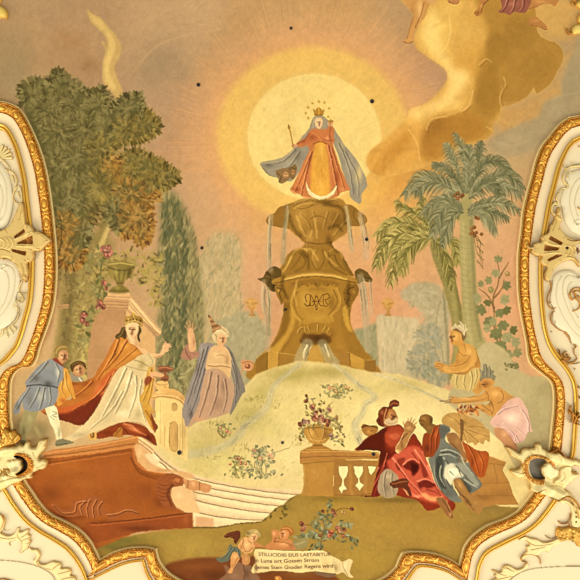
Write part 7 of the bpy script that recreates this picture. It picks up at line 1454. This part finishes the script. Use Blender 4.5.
T('finial_star', 'small dark gilt star on the cream panel right of the right fan ornament', 'stucco ornament')
rp('finial_star', 'gold')
for q in ([(536, 345), (580, 345)], [(556, 320), (558, 376)], [(544, 332), (574, 360)]): rD(q, 12, 6, 1.6, DEEP, edge='5c3210')
# --- rocaille bosses
T('rocaille_boss', 'large pale gold rocaille shell with a dark hollow at the left frame joint', 'stucco ornament')
U(0, 430, 8.286); rp('leaf_spray', 'gold', 'orange gold leaf spray above the shell')
rP([(-20, 120), (30, 60), (40, 0), (70, -30), (100, 0), (130, -10), (150, 20), (176, 40), (180, 70), (160, 100), (120, 112), (60, 130), (0, 160)], 3.4, 1.2, 'd89a34', edge=DEEP)
for q in ([(60, 10), (80, 60), (60, 110)], [(110, 10), (120, 50), (100, 90)], [(160, 40), (140, 70), (130, 100)], [(20, 90), (60, 100)]): rD(q, 14, 8, 1.4, 'efc058', add=True)
for k in range(16): rB(30+RG.rand()*130, 10+RG.rand()*100, 7, (RG.rand()-.6)*2, None)
rp('shell', 'pale')
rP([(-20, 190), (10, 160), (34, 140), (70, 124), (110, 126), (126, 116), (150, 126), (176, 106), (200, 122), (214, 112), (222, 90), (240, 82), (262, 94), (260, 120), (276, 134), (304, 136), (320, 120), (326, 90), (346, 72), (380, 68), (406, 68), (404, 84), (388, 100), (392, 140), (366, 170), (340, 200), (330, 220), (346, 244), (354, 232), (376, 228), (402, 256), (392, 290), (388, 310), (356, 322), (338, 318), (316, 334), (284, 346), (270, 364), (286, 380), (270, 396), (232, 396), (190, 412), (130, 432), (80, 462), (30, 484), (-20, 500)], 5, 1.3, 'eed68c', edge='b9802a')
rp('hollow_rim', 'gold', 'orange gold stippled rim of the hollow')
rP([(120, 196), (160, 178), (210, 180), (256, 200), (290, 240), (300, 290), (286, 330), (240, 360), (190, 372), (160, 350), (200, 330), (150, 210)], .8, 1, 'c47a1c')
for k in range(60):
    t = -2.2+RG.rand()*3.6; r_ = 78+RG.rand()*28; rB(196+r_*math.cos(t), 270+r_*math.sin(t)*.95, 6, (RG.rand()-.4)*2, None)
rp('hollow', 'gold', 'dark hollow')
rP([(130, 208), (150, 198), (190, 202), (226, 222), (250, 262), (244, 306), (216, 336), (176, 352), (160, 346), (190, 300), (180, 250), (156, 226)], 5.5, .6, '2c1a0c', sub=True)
kk = win(0, 430, 60, 500); sl, X, Y = kk
m = inpoly(cat(tr([(130, 208), (150, 198), (190, 202), (226, 222), (250, 262), (244, 306), (216, 336), (176, 352), (160, 346), (190, 300), (180, 250), (156, 226)])), X, Y); LB[sl][m] = CUR
rp('petal', 'pale')
rP([(76, 252), (90, 236), (110, 244), (124, 228), (148, 236), (160, 226), (178, 226), (196, 240), (194, 262), (204, 280), (200, 310), (180, 332), (156, 342), (130, 330), (100, 310), (84, 290)], 2.6, 1.0, 'f2dc98', base=4.5, edge='b9802a')
rp('shell', 'pale')
for q in ([(20, 230), (60, 180), (130, 160)], [(310, 150), (330, 130), (360, 90)], [(290, 170), (300, 200), (310, 220)], [(320, 300), (350, 290), (380, 270)], [(60, 330), (120, 360), (200, 372)]): rD(q, 10, 6, .9, None, cut=True)
rD([(20, 250), (40, 200), (90, 180)], 12, 8, 1.1, 'f2dc94', add=True)
for k in range(40): rB(-5+RG.rand()*110, 310+RG.rand()*60, 7, (RG.rand()-.5)*2.4, ['c98a2c', 'e8c468', 'b5761f'][k % 3])
rD([(-10, 430), (60, 410), (140, 384), (230, 380)], 26, 18, 1.6, 'eed488', add=True)
T('rocaille_boss', 'large pale gold rocaille shell round a grey hollow at the right frame joint', 'stucco ornament')
U(500, 435, 7.25); rp('shell', 'pale')
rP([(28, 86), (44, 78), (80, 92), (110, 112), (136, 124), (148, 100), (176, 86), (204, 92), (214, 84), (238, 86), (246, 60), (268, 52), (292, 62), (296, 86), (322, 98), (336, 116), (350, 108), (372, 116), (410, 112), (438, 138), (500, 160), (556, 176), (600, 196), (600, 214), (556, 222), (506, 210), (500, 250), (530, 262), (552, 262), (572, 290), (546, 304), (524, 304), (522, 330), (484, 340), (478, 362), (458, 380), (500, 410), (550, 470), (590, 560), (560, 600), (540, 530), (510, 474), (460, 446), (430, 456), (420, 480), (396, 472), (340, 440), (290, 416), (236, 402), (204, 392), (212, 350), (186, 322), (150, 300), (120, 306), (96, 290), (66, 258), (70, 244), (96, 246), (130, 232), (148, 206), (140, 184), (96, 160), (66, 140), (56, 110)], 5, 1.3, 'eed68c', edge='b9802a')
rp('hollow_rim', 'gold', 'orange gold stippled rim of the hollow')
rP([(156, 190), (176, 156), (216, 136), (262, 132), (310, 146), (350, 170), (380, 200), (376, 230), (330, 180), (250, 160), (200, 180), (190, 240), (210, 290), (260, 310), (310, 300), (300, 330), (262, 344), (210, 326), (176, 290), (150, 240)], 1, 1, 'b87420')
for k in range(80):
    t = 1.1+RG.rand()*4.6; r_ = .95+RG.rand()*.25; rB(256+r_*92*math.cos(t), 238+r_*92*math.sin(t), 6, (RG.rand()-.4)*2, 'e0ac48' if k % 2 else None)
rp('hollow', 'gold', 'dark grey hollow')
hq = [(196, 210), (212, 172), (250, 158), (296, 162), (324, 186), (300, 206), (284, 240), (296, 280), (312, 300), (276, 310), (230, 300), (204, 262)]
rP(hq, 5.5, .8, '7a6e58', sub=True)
kk = win(500, 435, 580, 515); sl, X, Y = kk; m = inpoly(cat(tr(hq)), X, Y); LB[sl][m] = CUR
rp('petal', 'pale')
rP([(290, 214), (310, 206), (316, 190), (344, 188), (362, 212), (380, 226), (404, 232), (410, 260), (392, 290), (370, 294), (360, 310), (330, 306), (318, 288), (292, 280), (296, 256), (280, 240)], 2.6, 1.0, 'f4e0a0', base=4.5, edge='b9802a')
rp('petal', 'pale')
rP([(420, 230), (470, 210), (498, 226), (500, 260), (540, 272), (520, 300), (490, 310), (480, 340), (440, 350), (400, 330), (370, 340), (380, 310), (410, 290)], 2.2, 1.0, 'f0d890', base=5, edge='b9802a')
rp('shell', 'pale')
for q in ([(50, 92), (90, 130), (140, 170)], [(80, 250), (120, 260), (160, 270)], [(262, 70), (262, 110)], [(200, 100), (220, 130)], [(320, 116), (340, 150)], [(400, 130), (420, 170), (400, 220)], [(440, 250), (450, 290), (420, 320)], [(340, 350), (420, 360), (470, 400), (520, 470)]): rD(q, 9, 5, .9, None, cut=True)
rp('gilt_stem', 'gold'); rD([(350, 440), (400, 460), (440, 440), (490, 440), (540, 480), (590, 560)], 14, 16, 2.6, 'c98a2c', edge='6e3c10', base=4); rD([(256, 400), (290, 380), (310, 378)], 12, 6, 2, 'b07a2a', edge='6e3c10', base=4)
rD([(350, 110), (390, 84), (420, 110), (460, 150), (500, 160)], 12, 8, 2, 'a8661c', edge='6e3c10', base=4)
# --- gilt leaf ends at the top corners
T('gilt_leaf', 'gilded leaf tip poking in at the top left corner', 'stucco ornament')
U(0, 0, 5); rp('gilt_leaf', 'pale')
rP([(-20, 26), (-4, 30), (10, 32), (30, 46), (44, 66), (42, 96), (36, 102), (22, 92), (6, 96), (-20, 90)], 4, 2.4, 'efcb60', edge='b97f22'); rP([(-20, -20), (6, -20), (12, 10), (2, 24), (-20, 20)], 3.6, 2, 'efcb60', edge='b97f22')
T('gilt_leaf', 'gilded leaf scroll with three lobes at the top right corner', 'stucco ornament')
U(540, 0, 14.5); rp('gilt_leaf', 'pale')
rP([(500, 60), (530, 30), (600, 20), (600, 150), (560, 150), (520, 110), (490, 96)], 4, 2, 'efcb60', edge='b97f22')
rP([(540, 230), (570, 205), (600, 200), (600, 350), (560, 350), (530, 330), (526, 280)], 4, 2, 'efcb60', edge='b97f22')
rP([(446, 410), (490, 370), (530, 362), (600, 380), (600, 490), (550, 500), (500, 516), (450, 520), (440, 480)], 4, 2, 'f2d26c', edge='b97f22')
rD([(500, 40), (470, 20), (450, 40), (452, 70), (480, 84)], 26, 16, 3, 'c8892c', edge='5c300c'); rD([(440, 500), (410, 500), (380, 470), (376, 440), (392, 424)], 26, 18, 3, 'b5761f', edge='5c300c'); rD([(470, 30), (500, 10), (550, 14)], 16, 12, 2, 'c8892c', edge='5c300c')
xf3 = lambda i: (i-OFF)/S
reg = np.ones((N-1, N-1), bool); reg &= (LB[:-1, :-1] > 0)
HT[:] = np.maximum(HT, .1)
# soften the steps a little so the plaster reads as modelled
HS = np.where(LB > 0, HT, HT)
# the relief stands on whatever is below it
emit(CV, LB, PARTS, THINGS, reg, HS+BASE3, xf3, xf3, GOLDS, smooth=True) if False else None
BASEH = np.zeros((N, N))
yy_, xx_ = np.mgrid[0:N, 0:N]; xx_ = (xx_-OFF)/S; yy_ = (yy_-OFF)/S
BASEH[inpoly(fresco_poly, xx_, yy_)] = .5
for f_, (a_, b_, c_) in ((UL, (.085, .43, .78)), (LL, (.1, .47, .8)), (LR, (.1, .46, .8)), (UR, (.1, .44, .8))):
    q_ = fpath(f_)
    pl = np.concatenate([q_[:, :2], q_[::-1, 2:]])
    BASEH[inpoly(pl, xx_, yy_)] = 3.0
    # a little more over the ornament band
    pl = np.concatenate([at(f_, 0), at(f_, b_+.05)[::-1]]); BASEH[inpoly(pl, xx_, yy_)] = 4.0
BASEH = blur(BASEH, 1.5)
# vertical skirts are part of the height grid: outermost nodes drop to the surface
edge = np.zeros((N, N), bool); L0 = LB > 0
edge[1:-1, 1:-1] = L0[1:-1, 1:-1] & ~(L0[:-2, 1:-1] & L0[2:, 1:-1] & L0[1:-1, :-2] & L0[1:-1, 2:])
HF = HS+BASEH; HF[edge] = np.maximum(BASEH[edge]-.4, 0); HF[~L0] = np.maximum(BASEH[~L0]-.4, 0)
emit(CV, LB, PARTS, THINGS, reg, HF, xf3, xf3, GOLDS, smooth=True)
CV, LB, PARTS, THINGS, N, OFF, S = FCV, FLB, FPARTS, FTHINGS, FN, FOFF, 2
# ---------- small ceiling holes, their inner dark painted as raised near-black discs ----------
def tagged(o, label, cat_, group=None, kind=None):
    o['label'] = label; o['category'] = cat_
    if group: o['group'] = group
    return o
mh = bpy.data.materials.new('hole_black'); mh.use_nodes = True
mh.node_tree.nodes['Principled BSDF'].inputs['Base Color'].default_value = (.008, .006, .005, 1); mh.node_tree.nodes['Principled BSDF'].inputs['Roughness'].default_value = .8
mc = bpy.data.materials.new('pale_putty'); mc.use_nodes = True
mc.node_tree.nodes['Principled BSDF'].inputs['Base Color'].default_value = (.6, .45, .25, 1)
def socket(x, y, r, label):
    import bmesh
    n = 20; bm = bmesh.new(); prof = [(r*.55, .55), (r*.62, 1.0), (r*.95, 1.0), (r, .5)]
    rings = [[bm.verts.new((rr*M*math.cos(k*2*math.pi/n), rr*M*math.sin(k*2*math.pi/n), -(h-.5)*M)) for k in range(n)] for rr, h in prof]
    for a, b in zip(rings, rings[1:]):
        for k in range(n): bm.faces.new((a[k], a[(k+1) % n], b[(k+1) % n], b[k]))
    bm.faces.new(rings[0])
    me = bpy.data.meshes.new('ceiling_socket'); bm.to_mesh(me); bm.free(); me.materials.append(mh)
    o = bpy.data.objects.new('ceiling_socket', me); COL.objects.link(o); o.location = W(x, y, .5)
    tagged(o, label, 'ceiling socket', 'small dark sockets in the painted ceiling')
for x_, y_, r_, l_ in ((198.5, 85, 1.9, 'small round dark socket in the sky left of the light disc'), (291, 28.5, 1.5, 'small round dark socket in the sky above the light disc'), (372, 101.5, 2.1, 'small round dark socket at the upper right rim of the light disc'), (202, 248, 1.6, 'small round dark socket between the dark and the pale cypress'),
    (285.5, 309.5, 1.4, 'small round dark socket on the left edge of the fountain body'), (366.5, 239.5, 1.7, 'small round dark socket right of the fountain basin'), (282.5, 442.5, 1.5, 'small round dark socket on the hill left of the rose urn'), (179.5, 452.5, 2.3, 'dark socket at the foot of the round tower'), (373.5, 454, 1.9, 'small round dark socket in the balustrade rail')):
    socket(x_, y_, r_, l_)
# ---------- inscription on the scroll ----------
ink = bpy.data.materials.new('brown_ink'); ink.use_nodes = True
ink.node_tree.nodes['Principled BSDF'].inputs['Base Color'].default_value = (.13, .05, .015, 1); ink.node_tree.nodes['Principled BSDF'].inputs['Roughness'].default_value = .9
root = [o for o in bpy.data.objects if o.name.startswith('scroll') and o.parent is None][0]
def line(txt, x0, y0, x1, y1, hgt):
    cu = bpy.data.curves.new('inscription', 'FONT'); cu.body = txt; cu.size = 1; cu.offset = .012
    to = bpy.data.objects.new('inscription', cu); COL.objects.link(to)
    bpy.context.view_layer.update()
    me = bpy.data.meshes.new_from_object(to.evaluated_get(bpy.context.evaluated_depsgraph_get()))
    COL.objects.unlink(to); bpy.data.objects.remove(to)
    v = np.array([x.co[:] for x in me.vertices]); w_ = v[:, 0].max()-v[:, 0].min(); v[:, 0] = (v[:, 0]-v[:, 0].min())/w_
    X = x0+(x1-x0)*v[:, 0]; Y = y0+(y1-y0)*v[:, 0]+1.2*np.sin(v[:, 0]*5)*.5-v[:, 1]*hgt
    for i, vt in enumerate(me.vertices): vt.co = Vector(W(X[i], Y[i], .62))-root.location
    me.materials.clear(); me.materials.append(ink); me.name = 'inscription'
    o = bpy.data.objects.new('inscription', me); COL.objects.link(o); o.parent = root; o['label'] = 'line of brown lettering'
line('STILLICIDIIS EIUS LAETABITUR', 258.5, 555.5, 331, 556.5, 4.6)
line('n Luna ort Gossen Strom', 256, 561.8, 319, 562.3, 5.2)
line('deines Stein Gnaden Regens wird', 254.5, 568.5, 333, 568, 5.2)
